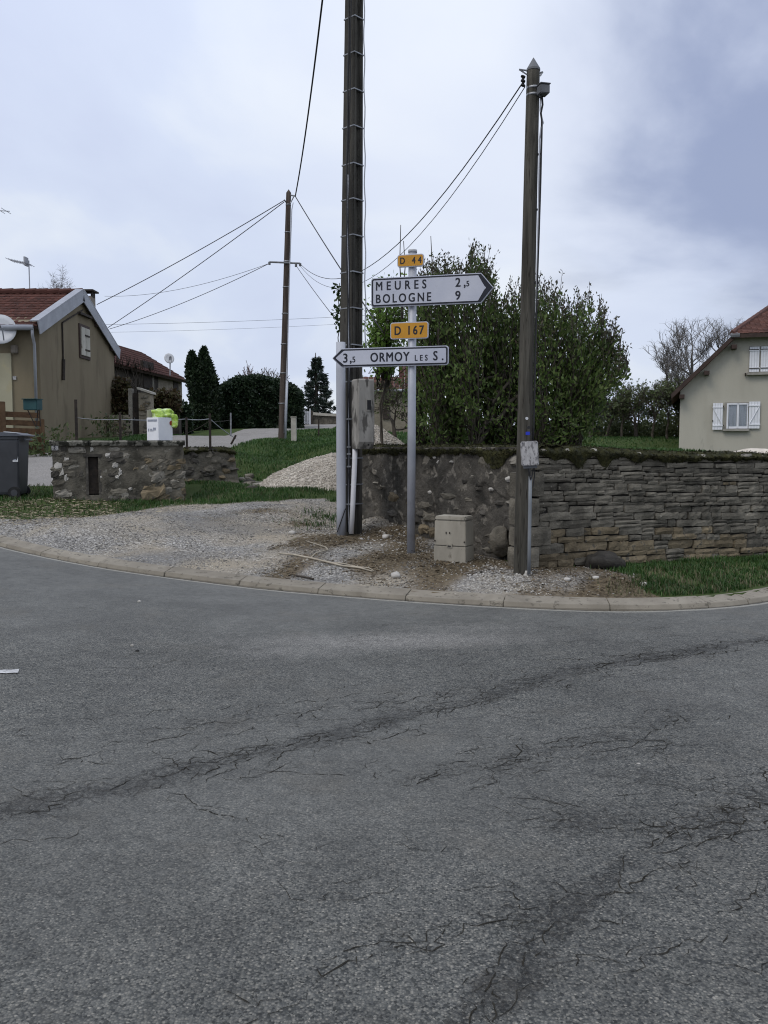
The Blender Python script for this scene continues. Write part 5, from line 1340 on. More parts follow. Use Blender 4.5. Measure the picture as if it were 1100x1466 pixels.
# dish on the facade
def dish(name, c, r_, yaw_, label, mast=None):
    D = root(name, c, label, 'satellite dish'); Md = Matrix.Translation(c) @ Matrix.Rotation(yaw_, 4, 'Z') @ Matrix.Rotation(R(-18), 4, 'X')
    secs = [[Md @ Vector((math.cos(a) * r_ * t, -.16 * r_ * t * t + .10, math.sin(a) * r_ * t * 1.08)) for a in [2 * math.pi * k / 28 for k in range(28)]] for t in (.02, .35, .7, 1.0)]
    secs += [[Md @ Vector((math.cos(a) * r_ * 1.015, -.16 * r_ + .115, math.sin(a) * r_ * 1.095)) for a in [2 * math.pi * k / 28 for k in range(28)]], [Md @ Vector((math.cos(a) * r_ * .3, .15, math.sin(a) * r_ * .3)) for a in [2 * math.pi * k / 28 for k in range(28)]]]
    MB().loft(secs).build('reflector', 'dish_grey', D, True)
    for sx in (-1, 1): MB().tube([Md @ Vector((sx * r_ * .22, -.02, -r_ * .9)), Md @ Vector((sx * r_ * .18, -r_ * .75, -r_ * .30)), Md @ Vector((0, -r_ * .82, -r_ * .25))], .018, 6).build('feed_arm', 'zinc', D)
    MB().tube([Md @ Vector((0, -r_ * .78, -r_ * .26)), Md @ Vector((0, -r_ * .95, -r_ * .22))], .045, 8).build('receiver', 'box_dark', D)
    if mast: MB().tube(mast, .028, 8).build('mast', 'zinc', D)
    return D
dc = at(1, 470, HN.y - .45)
dish('satellite_dish', dc, .39, R(18), 'large pale satellite dish on the facade of the ochre house', [dc + Vector((0, .1, 0)), dc + Vector((0, .45, -.1))])
# aerials
ab = at(42, 418, ym); AN = root('tv_aerial', ab, 'thin roof aerial with one long boom above the red tiled ridge', 'aerial')
MB().tube([at(43, 422, ym), at(41.5, 373, ym)], .018, 6).build('mast', 'zinc', AN)
MB().tube([at(15, 372.5, ym), at(45, 379, ym)], .012, 5).build('boom', 'zinc', AN)
for i in range(8): q = at(15 + 4 * i, 372.5 + .87 * i, ym); MB().tube([q - Vector((0, .35, 0)), q + Vector((0, .35, 0))], .008, 4).build('element', 'zinc', AN)
MB().box(at(37.5, 374.5, ym), (.05, .25, .26)).build('reflector', 'zinc', AN)
# second aerial, only its tip in view
ab = Vector((at(-14, 430, ym).x, ym, zap)); AN2 = root('tv_aerial', ab, 'boom tip of a taller aerial entering at the left edge of the photo', 'aerial')
MB().tube([ab, at(-14, 298, ym)], .02, 6).build('mast', 'zinc', AN2); MB().tube([at(-40, 299, ym), at(14, 302.5, ym)], .014, 5).build('boom', 'zinc', AN2)
for i in range(6): q = at(-36 + 9 * i, 299 + .6 * i, ym); MB().tube([q - Vector((0, .35, 0)), q + Vector((0, .35, 0))], .008, 4).build('element', 'zinc', AN2)

# mailbox and plank fence in front of the house
PF = root('plank_fence', at(30, 650, 21.5), 'brown fence of wide horizontal planks in front of the ochre house', 'fence')
fa, fb_ = at(-70, 640, 20.6), at(62, 645, 22.0); ef = fb_ - fa; ef.z = 0; Lf = ef.length; ef.normalize(); rotf = math.atan2(ef.y, ef.x)
for v in (592, 603.5, 615, 627, 639):
    p = on_plane(35, v + 1.2, fa, Vector((ef.y, -ef.x, 0))); q = Vector((fa.x, fa.y, 0)) + ef * Lf / 2 + Vector((0, 0, p.z))
    MB().box(q, (Lf - .1, .03, .135), Matrix.Rotation(rotf, 3, 'Z') @ Matrix.Rotation(random.uniform(-.004, .004) + .022, 3, 'Y')).build('plank', 'fence_wood', PF, bevel=.004)
for u, v0, w in ((4, 575, .13), (61.5, 600, .09)):
    p = on_plane(u, v0, fa, Vector((ef.y, -ef.x, 0))); g_ = gzf(p.x, p.y) - .2; MB().box((p.x, p.y - .05, (p.z + g_) / 2), (w, w, p.z - g_), Matrix.Rotation(rotf, 3, 'Z')).build('post', 'fence_post', PF, bevel=.012)
mbp = at(47.5, 588, 21.2); MX = root('letter_box', mbp, 'dark green letter box on two braces above the plank fence', 'letter box')
MB().box(mbp + Vector((0, 0, .14)), (.36, .26, .25), Matrix.Rotation(R(-8), 3, 'Z')).build('body', 'mailbox_green', MX, bevel=.012)
MB().box(mbp + Vector((0, -.02, .275)), (.385, .32, .02), Matrix.Rotation(R(-8), 3, 'Z')).build('lid', 'mailbox_green', MX, bevel=.004)
for sx, ex in ((-.13, .03), (.12, .05), (.15, .15)): MB().tube([mbp + Vector((sx, 0, .02)), mbp + Vector((ex, .06, -.38))], .013, 6).build('brace', 'dark_iron', MX)

# ------------------------------------------------------------------ stone barn behind
bxn, bxf = at(150, 515, 31.5), at(263, 543, 40.5)
BN = root('stone_barn', Vector((bxn.x, bxn.y, gzf(bxn.x, bxn.y))), 'dark stone barn with sloping red tiled roof behind the ochre house', 'barn')
eB = bxf - bxn; zb_ = gzf(bxn.x, bxn.y) - .3; L_ = Vector((eB.x, eB.y, 0)).length; eh = Vector((eB.x, eB.y, 0)).normalized(); outB = Vector((eh.y, -eh.x, 0))
inB = -outB; rdg0 = bxn + inB * 1.9 + Vector((0, 0, 1.15)); 
def barn_sec(s):
    p = bxn + eB * (s / L_); 
    return [Vector((p.x, p.y, zb_)), p.copy(), p + inB * 1.9 + Vector((0, 0, 1.12)), p + inB * 5 + Vector((0, 0, -.8)), Vector(((p + inB * 5).x, (p + inB * 5).y, zb_))]
MB().loft([barn_sec(.1), barn_sec(L_ * .62)]).build('wall', 'barn_stone', BN)
MB().loft([barn_sec(L_ * .62 + .005), barn_sec(L_ - .25)]).build('wall', 'barn_pale', BN)
upB = (inB * 1.9 + Vector((0, 0, 1.15))).normalized(); nB = eB.normalized().cross(upB); nB = nB if nB.z > 0 else -nB
tiled(BN, bxn - upB * .3, eB.normalized(), upB, eB.length, 2.55, .30, .22, 'tile_red', nB, lift=.05)
dk_ = bxn - upB * .3; ed_ = eB
MB().loft([[dk_ - nB * .06, dk_ + nB * .05, dk_ + upB * 2.53 + nB * .05, dk_ + upB * 2.53 - nB * .06], [dk_ + ed_ - nB * .06, dk_ + ed_ + nB * .05, dk_ + ed_ + upB * 2.53 + nB * .05, dk_ + ed_ + upB * 2.53 - nB * .06]]).build('roof_deck', 'brown_trim', BN)
upB2 = (inB * 3.1 + Vector((0, 0, -1.95))).normalized(); r0_ = bxn + upB * 2.25
MB().loft([[r0_ , r0_ + Vector((0, 0, .08)), r0_ + upB2 * 3.9 + Vector((0, 0, .08)), r0_ + upB2 * 3.9], [r0_ + ed_, r0_ + ed_ + Vector((0, 0, .08)), r0_ + ed_ + upB2 * 3.9 + Vector((0, 0, .08)), r0_ + ed_ + upB2 * 3.9]]).build('back_roof', 'tile_red', BN)
def bwall(u, v, off=.02): return on_plane(u, v, bxn + outB * off, outB)
def bpanel(u0, u1, v0, v1, name, m, off=.03, par=None):
    a_, b_, c_, d_ = bwall(u0, v1, off), bwall(u1, v1, off), bwall(u1, v0, off), bwall(u0, v0, off)
    z0_, z1_ = (a_.z + b_.z) / 2, (c_.z + d_.z) / 2; P = [Vector((a_.x, a_.y, z0_)), Vector((b_.x, b_.y, z0_)), Vector((b_.x, b_.y, z1_)), Vector((a_.x, a_.y, z1_))]
    return MB().loft([P, [p - outB * .12 for p in P]]).build(name, m, par or BN)
wf = bpanel(249.5, 256, 547, 562, 'window', 'dark_iron'); bpanel(219, 221.2, 537, 560, 'quoin', 'stone_pale', .05)
bpanel(206, 221, 518, 556, 'barn_door', 'dark_iron', .03)
dq = at(243, 512, 37.5); dish('satellite_dish', dq, .21, R(25), 'small satellite dish on a mast above the barn roof', [dq + Vector((0, .1, 0)), dq + Vector((-.02, .1, -.75))])

# garden wall with gate in front of the barn
gy_ = 29.5
GW = root('garden_wall', at(172, 625, gy_), 'low stone garden wall with pillar and capping slab beside the barn', 'wall')
def fbox(u0, u1, v0, v1, Y, dep, name, m, par, bev=.0):
    a_, b_ = at(u0, v1, Y), at(u1, v0, Y); return MB().box(((a_.x + b_.x) / 2, Y + dep / 2, (a_.z + b_.z) / 2), (b_.x - a_.x, dep, b_.z - a_.z)).build(name, m, par, bevel=bev)
fbox(157, 186, 594, 640, gy_, .4, 'body', 'barn_pale', GW); fbox(200, 215, 562, 640, gy_, .45, 'pillar', 'barn_pale', GW)
mb = MB(); a_, b_, c_ = at(196, 557, gy_ - .05), at(217, 564, gy_ - .05), Vector((0, .6, 0)); mb.loft([[a_, b_, b_ + Vector((0, 0, .07)), a_ + Vector((0, 0, .07))], [a_ + c_, b_ + c_, b_ + c_ + Vector((0, 0, .07)), a_ + c_ + Vector((0, 0, .07))]]); mb.build('cap_slab', 'concrete_cap', GW)
fbox(217, 256, 600, 650, gy_ + 1.0, .4, 'body', 'barn_stone', GW)
fbox(185.5, 188.5, 556, 640, gy_, .25, 'gate_post', 'stone_pale', GW)
rs = random.Random(5)
for k in range(44):
    u = rs.uniform(158, 185) if k < 26 else rs.uniform(201, 214); v = rs.uniform(597, 626) if k < 26 else rs.uniform(566, 622); p = at(u, v, gy_ - .01); seed += 1
    put_stone(GW, p, Matrix.Identity(3), rs.uniform(.12, .24), rs.uniform(.06, .1), .06, rs.choice(('stone_tan', 'barn_pale', 'stone_grey')), seed, rough_=.25)
GT = root('garden_gate', at(194, 625, gy_), 'tall dark garden gate between white post and stone pillar', 'gate')
fbox(188.8, 199.7, 563, 636, gy_ + .1, .05, 'leaf', 'dark_iron', GT); fbox(192, 193, 598, 599.2, gy_ + .05, .05, 'handle', 'steel', GT)

# white slatted gate and low wall at the far end of the lane
gY = 43.0
WG = root('garden_gate', at(434, 606, gY), 'white slatted gate between the dark hedge and the low wall', 'gate')
for i in range(9):
    u = 426 + 2.05 * i; a_, b_ = at(u, 607, gY + .03 * i), at(u, 586 + .35 * i, gY + .03 * i); MB().box((a_ + b_) / 2, (.045, .03, (b_ - a_).z)).build('slat', 'gate_white', WG)
for v in (590, 604): MB().tube([at(425, v, gY + .04), at(445, v + 1, gY + .3)], .025, 6).build('rail', 'gate_white', WG)
for u in (425, 444): fbox(u - .8, u + .8, 585, 612, gY, .08, 'post', 'gate_white', WG)
LW = root('boundary_wall', at(463, 612, gY + 1), 'low brownish stone wall with pale coping at the end of the lane', 'wall')
fbox(447.5, 486, 592, 616, gY + 1, .4, 'body', 'cistern_face', LW)
mb = MB(); a_, b_, c_ = at(447, 591.5, gY + .9), at(487, 593.5, gY + .9), Vector((0, .6, 0)); mb.loft([[a_ - Vector((0, 0, .1)), b_ - Vector((0, 0, .1)), b_, a_ + Vector((0, 0, .05))], [a_ + c_ - Vector((0, 0, .1)), b_ + c_ - Vector((0, 0, .1)), b_ + c_, a_ + c_ + Vector((0, 0, .05))]]); mb.build('coping', 'concrete_cap', LW)
fbox(443, 448, 588, 616, gY + .9, .5, 'pillar', 'barn_stone', LW)
# pale marker cabinet on the bank
mp = at(421, 634, 23.2); mp.z = gzf(mp.x, mp.y)
MK = root('meter_pillar', mp, 'narrow cream service cabinet on the grass right of the slim far pole', 'cabinet')
mz0, mz1 = at(421, 632, 23.2).z, at(421, 598, 23.2).z
MB().box((mp.x, mp.y, (mz0 + mz1) / 2), (.14, .12, mz1 - mz0)).build('body', 'concrete_cap', MK, bevel=.01)
MB().box((mp.x, mp.y, mz1 + .015), (.16, .14, .03)).build('lid', 'concrete_cap', MK, bevel=.006)
MB().box((mp.x, mp.y, (mz0 + mp.z - .2) / 2), (.06, .06, mz0 - mp.z + .2)).build('foot', 'dark_iron', MK)

# ------------------------------------------------------------------ villa on the right
VY = 38.0
vl = at(972, 645, VY); vz0 = gzf(vl.x, VY) - .6
VH_ = root('villa', Vector((vl.x, VY, vz0)), 'cream rendered house with half hipped brown tiled roof and white shutters at the right', 'house')
ucen = 1126.0
xc_ = at(ucen, 500, VY).x; hw = xc_ - vl.x
ze = at(972, 553, VY).z; slope = (at(1053, 485, VY).z - ze) / (at(1053, 485, VY).x - vl.x)
zh = at(1053, 483, VY).z; xh = vl.x + (zh - ze) / slope; zr_ = ze + slope * hw
poly = [(vl.x, vz0), (vl.x, ze), (xh, zh), (2 * xc_ - xh, zh), (2 * xc_ - vl.x, ze), (2 * xc_ - vl.x, vz0)]
VD = 10.0
MB().loft([[Vector((x, VY, z)) for x, z in poly], [Vector((x, VY + VD, z)) for x, z in poly]]).build('wall', 'villa_render', VH_)
ovx = .42; upV = Vector((1, 0, slope)).normalized(); nV = Vector((-slope, 0, 1)).normalized()
e0_ = Vector((vl.x, VY - .45, ze)) - upV * (ovx / upV.x) ; Lh = (xh - vl.x + ovx) / upV.x; Lr = (hw + ovx) / upV.x
hipd = (zr_ - zh) / .30
def slab(P, th, name, m): MB().loft([P, [p - Vector((0, 0, th)) for p in P]]).build(name, m, VH_)
# left main slope: eave, verge, hip line, ridge
a_ = e0_; b_ = e0_ + upV * Lh; c_ = Vector((xc_, VY - .45 + hipd, e0_.z + (upV * Lr).z)); d_ = Vector((xc_, VY + VD + .4, c_.z)); e_ = Vector((a_.x, VY + VD + .4, a_.z))
slab([a_, b_, c_, d_, e_], .20, 'roof', 'tile_brown')
slab([Vector((2 * xc_ - p.x, p.y, p.z)) for p in (a_, b_, c_, d_, e_)], .20, 'roof', 'tile_brown')
# hip face tiles
hb0, hb1 = Vector((b_.x - .10, VY - .50, b_.z - .02)), Vector((2 * xc_ - b_.x + .10, VY - .50, b_.z - .02)); hup = (c_ - Vector((xc_, hb0.y, hb0.z))); hL = hup.length; hup.normalize(); hn = Vector((1, 0, 0)).cross(hup); hw_ = (hb1 - hb0).length
tiled(VH_, hb0, Vector((1, 0, 0)), hup, hw_, hL, .33, .24, 'tile_brown', hn, clip=lambda a, h: abs(a - hw_ / 2) < hw_ / 2 * (1 - h / hL), lift=.04, name='hip_roof')
MB().loft([[hb0, hb1, c_ + Vector((.05, 0, 0)), c_ - Vector((.05, 0, 0))], [p - hn * .12 for p in (hb0, hb1, c_ + Vector((.05, 0, 0)), c_ - Vector((.05, 0, 0)))]]).build('hip_deck', 'brown_trim', VH_)
for k in range(9):
    p, q = hb0.lerp(c_, k / 9), hb0.lerp(c_, (k + 1.08) / 9); MB().tube([p + Vector((0, 0, .07)), q + Vector((0, 0, .085))], .11, 8).build('ridge_tile', 'tile_brown', VH_)
MB().loft([[a_ + Vector((0, -.02, .03)), b_ + Vector((0, -.02, .03)), b_ + Vector((0, -.02, -.19)), a_ + Vector((0, -.02, -.19))], [a_ + Vector((0, .02, .03)), b_ + Vector((0, .02, .03)), b_ + Vector((0, .02, -.19)), a_ + Vector((0, .02, -.19))]]).build('barge_board', 'brown_trim', VH_)
MB().loft([[Vector((hb0.x, hb0.y - .02, hb0.z + .03)), Vector((hb1.x, hb0.y - .02, hb0.z + .03)), Vector((hb1.x, hb0.y - .02, hb0.z - .14)), Vector((hb0.x, hb0.y - .02, hb0.z - .14))], [Vector((hb0.x, hb0.y + .02, hb0.z + .03)), Vector((hb1.x, hb0.y + .02, hb0.z + .03)), Vector((hb1.x, hb0.y + .02, hb0.z - .14)), Vector((hb0.x, hb0.y + .02, hb0.z - .14))]]).build('fascia', 'brown_trim', VH_)
MB().tube([Vector((hb0.x - .06, hb0.y + .05, hb0.z - .03)), Vector((hb0.x + .35, hb0.y + .05, hb0.z - .03))], .12, 8).build('gutter_end', 'box_dark', VH_)
for t in (.10, .50, .93): p = a_ + upV * Lh * t + Vector((.22, .22, -.34)); MB().box(p, (.24, .5, .17)).build('purlin_end', 'brown_trim', VH_)
ny_ = VY - .0
def vbox(u0, u1, v0, v1, y0, y1, name, m, par, bev=0.0):
    a_, b_ = at(u0, v1, VY), at(u1, v0, VY); return MB().box(((a_.x + b_.x) / 2, (y0 + y1) / 2, (a_.z + b_.z) / 2), (b_.x - a_.x, y1 - y0, b_.z - a_.z)).build(name, m, par, bevel=bev)
# lower window
wn1 = vbox(1041, 1078.5, 577, 614.5, VY - .02, VY + .03, 'window', 'sill', VH_)
vbox(1044.5, 1077, 579, 614, VY - .032, VY - .018, 'curtain', 'curtain', wn1)
for u0, u1, v0, v1 in ((1044.5, 1048, 578.5, 614), (1059.8, 1063.6, 578.5, 614), (1074.8, 1077.5, 578.5, 614), (1048, 1075, 578.5, 580.5), (1048, 1075, 611, 614)):
    vbox(u0, u1, v0, v1, VY - .085, VY - .03, 'frame', 'shutter_white', wn1)
for u0, u1 in ((1048, 1059.8), (1063.6, 1074.8)): vbox(u0, u1, 580.5, 611, VY - .062, VY - .052, 'pane', 'window_glass', wn1)
vbox(1039, 1078.5, 614.6, 617.5, VY - .18, VY + .0, 'sill', 'sill', wn1)
def shutter(u0, u1, v0, v1, y, par, brace=0, hinge=True):
    sh = vbox(u0, u1, v0, v1, y - .035, y, 'shutter', 'shutter_white', par); n = 4
    for k in range(1, n): u = u0 + (u1 - u0) * k / n; vbox(u - .05, u + .05, v0 + .4, v1 - .4, y - .0365, y - .034, 'board_joint', 'gate_white', sh)
    for v in (v0 + (v1 - v0) * .15, v0 + (v1 - v0) * .85): vbox(u0 + .3, u1 - .3, v - .9, v + .9, y - .06, y - .0355, 'batten', 'shutter_white', sh); 
    if brace:
        p, q = (u0 + 1.5, v1 - 6.5) if brace > 0 else (u1 - 1.5, v1 - 6.5), (u1 - 1.5, v0 + 7) if brace > 0 else (u0 + 1.5, v0 + 7)
        a_, b_ = at(*p, VY), at(*q, VY); MB().tube([Vector((a_.x, y - .045, a_.z)), Vector((b_.x, y - .045, b_.z))], .03, 4).build('brace', 'shutter_white', sh)
    return sh
shutter(1023.5, 1039.5, 578, 615.5, VY - .06, VH_, -1); shutter(1077.5, 1095, 576.5, 614, VY - .06, VH_, 1)
for u, v in ((1040, 583), (1040, 609.5), (1023.8, 603)): vbox(u - .6, u + .8, v - 1, v + 1, VY - .13, VY - .06, 'hinge', 'dark_iron', VH_)
# upper window, shutters closed
wn2 = vbox(1077.5, 1112.5, 499, 535.5, VY - .02, VY + .03, 'window', 'sill', VH_)
for u0, u1 in ((1078.5, 1094), (1095.2, 1111)):
    sh = shutter(u0, u1, 500, 535, VY - .03, wn2)
for u in (1086, 1103):
    for v in (504, 530): vbox(u - 7.5, u + 7, v - .5, v + .5, VY - .10, VY - .088, 'strap_hinge', 'dark_iron', wn2)
vbox(1075.5, 1114, 536, 539.5, VY - .2, VY, 'sill', 'sill', wn2)
vbox(1072, 1074, 536.5, 540, VY - .16, VY, 'shutter_stop', 'dark_iron', VH_)
# the gable stands square to the line of sight, its right end a little nearer
VH_.rotation_euler = (0, 0, -math.atan2(vl.x, VY)); VH_.scale = (.872, 1, 1)
# pale rounded thing just over the wall: a mound of chippings by the villa
q = at(1085, 652, 20); V_, Fc = lump((q.x, q.y, q.z - .30), (.75, .5, .42), 2.0, .22, 4)
tag(npobj('chippings_pile', V_, np.array(Fc), 'heap_stone', None, True), 'pale pile of chippings showing above the wall in front of the cream house', 'gravel heap')

# ------------------------------------------------------------------ house glimpsed behind the bush
fY = 33.0
FH = root('tiled_house', at(560, 620, fY), 'old house with orange red tiles glimpsed through the bush behind the signpost', 'house')
p0, p1 = at(520, 560, fY), at(612, 560, fY); z0_ = gzf(p0.x, fY) - .4
MB().box(((p0.x + p1.x) / 2, fY + 3, (p0.z + z0_) / 2), (p1.x - p0.x, 6, p0.z - z0_)).build('wall', 'barn_pale', FH)
o_ = Vector((at(572, 560, fY).x, fY - .2, p0.z - .02)); upf = Vector((0, 3, 1.7)).normalized(); nf_ = Vector((0, -upf.z, upf.y))
tiled(FH, o_, Vector((1, 0, 0)), upf, p1.x - o_.x + .2, 2.6, .30, .22, 'tile_red', nf_)
MB().tube([at(540, 559, fY - .3), at(600, 559, fY - .3)], .05, 8).build('gutter', 'zinc', FH)
o2 = Vector((p0.x - .2, fY - .2, p0.z - .02))
tiled(FH, o2, Vector((1, 0, 0)), upf, o_.x - o2.x, 1.2, .30, .22, 'tile_brown', nf_, name='lean_to_roof')
fbox(548, 558, 575, 600, fY - .06, .1, 'window', 'dark_iron', FH)

# ------------------------------------------------------------------ plants
def leaves_geo(C, size, aspect=.55, up_bias=0.0, dirs=None, spread=1.0):
    """diamond leaves at C (n,3)"""
    n = len(C); D = rng.normal(0, 1, (n, 3)) * spread
    if dirs is not None: D = D + dirs
    D[:, 2] += up_bias; D /= np.linalg.norm(D, axis=1)[:, None]
    A = rng.normal(0, 1, (n, 3)); S = np.cross(D, A); S /= np.linalg.norm(S, axis=1)[:, None] + 1e-9
    sz = size * rng.uniform(.6, 1.35, n)[:, None]
    Vx = np.stack([C, C + D * sz * .5 + S * sz * aspect * .5, C + D * sz, C + D * sz * .5 - S * sz * aspect * .5], 1).reshape(-1, 3)
    return Vx, np.arange(4 * n).reshape(-1, 4)
class Twigs:
    """many thin tapered twigs, 4-sided, as arrays"""
    def __init__(s): s.P = []; s.F = []; s.n = 0
    def add(s, pts, r0, r1, k=4):
        pts = np.asarray(pts, float); m = len(pts)
        T = np.gradient(pts, axis=0); T /= np.linalg.norm(T, axis=1)[:, None] + 1e-9
        A = np.where(np.abs(T[:, 2:3]) < .9, np.array([[0, 0, 1.0]]), np.array([[1.0, 0, 0]]))
        U = np.cross(T, A); U /= np.linalg.norm(U, axis=1)[:, None] + 1e-9; Wv = np.cross(T, U)
        r = np.linspace(r0, r1, m)[:, None, None]; a = np.arange(k) * 2 * np.pi / k
        ring = pts[:, None, :] + r * (np.cos(a)[None, :, None] * U[:, None, :] + np.sin(a)[None, :, None] * Wv[:, None, :])
        s.P.append(ring.reshape(-1, 3)); i = np.arange(m * k).reshape(m, k) + s.n
        s.F.append(np.stack([i[:-1], np.roll(i[:-1], -1, 1), np.roll(i[1:], -1, 1), i[1:]], -1).reshape(-1, 4)); s.n += m * k
    def build(s, name, m, parent): return npobj(name, np.concatenate(s.P), np.concatenate(s.F), m, parent, True)
def curve_to(a, b, m=8, lift=.25, jit=.06):
    """a path that leaves a steeply and bends out to b"""
    a, b = np.array(a, float), np.array(b, float); L = np.linalg.norm(b - a)
    c = a + (b - a) * .45; c[2] += lift * L; c[:2] += (a[:2] - c[:2]) * .35
    t = np.linspace(0, 1, m)[:, None]; p = (1 - t) ** 2 * a + 2 * t * (1 - t) * c + t * t * b
    j = rng.normal(0, jit, (m, 3)); j[0] = 0; j[-1] = 0
    return p + j
def plant(name, base, label, cat, group=None): return root(name, Vector(base), label, cat, group)

# the big flowering-shrub mass behind the wall
TOPX = [522, 540, 560, 585, 606, 622, 640, 655, 668, 678, 690, 700, 708, 716, 726, 740, 756, 770, 785, 800, 818, 832, 848, 860, 872, 885, 893, 900]
TOPV = [432, 400, 398, 430, 405, 388, 378, 386, 362, 366, 372, 380, 425, 436, 428, 425, 432, 410, 418, 420, 446, 432, 430, 452, 474, 476, 515, 540]
BOTX = [522, 800, 830, 850, 870, 885, 900]; BOTV = [640, 640, 625, 595, 565, 548, 535]
SH = plant('lilac_bush', at(690, 632, 14.6), 'large dense green bush with upright shoots behind the wall and signpost', 'bush')
stems = Twigs(); LC_, LD_, BC_ = [], [], []
sb = [at(u, 645, Y) for u, Y in ((600, 15.2), (630, 14.4), (655, 15.0), (680, 14.2), (700, 15.4), (725, 14.6), (748, 15.2), (775, 14.3), (800, 15.0), (815, 14.6))]
sb = [Vector((p.x, p.y, gzf(p.x, p.y) - .05)) for p in sb]
nsp = 0
def inside(u, v): return np.interp(u, TOPX, TOPV) < v < np.interp(u, BOTX, BOTV)
targets = []
while len(targets) < 560:
    u = rng.uniform(585, 898); tv, bv = np.interp(u, TOPX, TOPV), np.interp(u, BOTX, BOTV)
    if len(targets) < 190: v = tv + abs(rng.normal(0, 22)) 
    else: v = rng.uniform(tv + 5, max(bv, tv + 6))
    if not (tv - 1 < v < bv): continue
    dd_ = min(1, (v - tv) / 90); Y = 14.8 + rng.uniform(-1, 1) * (.5 + 1.1 * dd_) * (1.0 if u < 840 else .6)
    targets.append((u, v, Y))
for (u, v, Y) in targets:
    b_ = np.array(at(u, v, Y)); a_ = min(sb, key=lambda s: abs(s.x - b_[0] * .85 - .35) + rng.uniform(0, .9))
    if b_[2] < a_.z + .3: continue
    P = curve_to(a_, b_, 9, .22, .05); P[-1] = b_
    Lp = np.linalg.norm(np.diff(P, axis=0), axis=1).sum()
    stems.add(P, .006 + .0045 * Lp, .004, 4)
    # leafy side shoots on the outer part
    nl = int(20 + 15 * Lp)
    t = 1 - rng.uniform(0, .8, nl) ** 1.25; idx = t * 8; i0 = np.minimum(idx.astype(int), 7); fr2 = (idx - i0)[:, None]
    C = P[i0] * (1 - fr2) + P[i0 + 1] * fr2
    tipd = P[-1] - P[-3]; tipd /= np.linalg.norm(tipd) + 1e-9
    sp = (.035 + .15 * (1 - t))[:, None]
    C = C + rng.normal(0, 1, (nl, 3)) * sp
    LC_.append(C); LD_.append(np.repeat(tipd[None] * 1.1, nl, 0))
    # upright end of the shoot: closely set leaves and a bud
    if v < np.interp(u, TOPX, TOPV) + 75:
        m_ = 16; h = rng.uniform(.12, .38); cc = b_ + np.array([rng.normal(0, .02), 0, h * .1]); q = cc + np.array([rng.normal(0, .05), rng.normal(0, .05), h])
        stems.add(np.linspace(b_, q, 4), .005, .003, 3); tt = rng.uniform(0, 1, m_)[:, None]
        BC_.append(b_ + (q - b_) * tt + rng.normal(0, .022, (m_, 3)))
for k in range(26):                                       # bare dark trunks inside
    a_ = sb[k % len(sb)]; b_ = np.array(at(rng.uniform(610, 830), rng.uniform(470, 560), 14.8 + rng.normal(0, .5))); stems.add(curve_to(a_, b_, 10, .2, .04), rng.uniform(.03, .055), .018, 6)
C = np.concatenate(LC_); D = np.concatenate(LD_)
zmin = shepard(FLD, C[:, 0], C[:, 1]) + .05; kz = C[:, 2] > zmin
Vx, Fx = leaves_geo(C[kz], .080, .46, .5, D[kz], .8)
o = npobj('foliage', Vx, Fx, 'leaf_lilac', SH); o['kind'] = 'stuff'
Vx, Fx = leaves_geo(np.concatenate(BC_), .062, .40, 1.4)
o = npobj('shoots', Vx, Fx, 'leaf_lilac_bud', SH); o['kind'] = 'stuff'
stems.build('stems', 'bark', SH)
# inner low leaves hiding the far ground
n = 6500; u = rng.uniform(588, 838, n); v = rng.uniform(455, 640, n); Y = rng.uniform(14.6, 16.0, n)
C = np.array([tuple(at(a_, b_, c_)) for a_, b_, c_ in zip(u, v, Y)]); kz = (C[:, 2] > shepard(FLD, C[:, 0], C[:, 1]) + .03) & ((u > 612) | (rng.uniform(size=n) < .35))
Vx, Fx = leaves_geo(C[kz], .085, .5, .3); o = npobj('foliage', Vx, Fx, 'leaf_lilac', SH); o['kind'] = 'stuff'

# brighter young tree beside the concrete pole
YT = plant('young_tree', (at(548, 632, 16.6).x, 16.6, gzf(at(548, 632, 16.6).x, 16.6)), 'young tree with fresh bright green leaves just right of the concrete pole', 'tree')
tw = Twigs(); LC_ = []
tb = np.array(ORG[YT.name]); tw.add(curve_to(tb, at(540, 480, 16.6), 8, .02, .03), .026, .014, 5); tw.add(curve_to(tb, at(556, 470, 16.9), 8, .02, .03), .022, .012, 5)
for k in range(90):
    u = rng.uniform(522, 600); v = rng.uniform(392 if u > 535 else 415, 520) ; b_ = np.array(at(u, v, 16.6 + rng.normal(0, .5))); s_ = np.array(at(rng.uniform(538, 557), rng.uniform(470, 560), 16.7))
    P = curve_to(s_, b_, 7, .12, .05); tw.add(P, .014, .004, 4); nl = 30; idx = rng.uniform(2, 6, nl); i0 = np.minimum(idx.astype(int), 5); f_ = (idx - i0)[:, None]
    LC_.append(P[i0] * (1 - f_) + P[i0 + 1] * f_ + rng.normal(0, .07, (nl, 3)))
for u0, u1, v1 in ((575, 574, 322), (577, 578, 345), (617.5, 617, 338)):
    P = np.array([tuple(at(u, v, 16.2)) for u, v in ((u0, 470), (u0 + 1, 420), ((u0 + u1) / 2, 380), (u1, v1))]); P[1:-1] += rng.normal(0, .03, (2, 3)); tw.add(P, .016, .006, 4)
Vx, Fx = leaves_geo(np.concatenate(LC_), .085, .6, .2); o = npobj('foliage', Vx, Fx, 'leaf_bright', YT); o['kind'] = 'stuff'
tw.build('trunk', 'bark', YT)

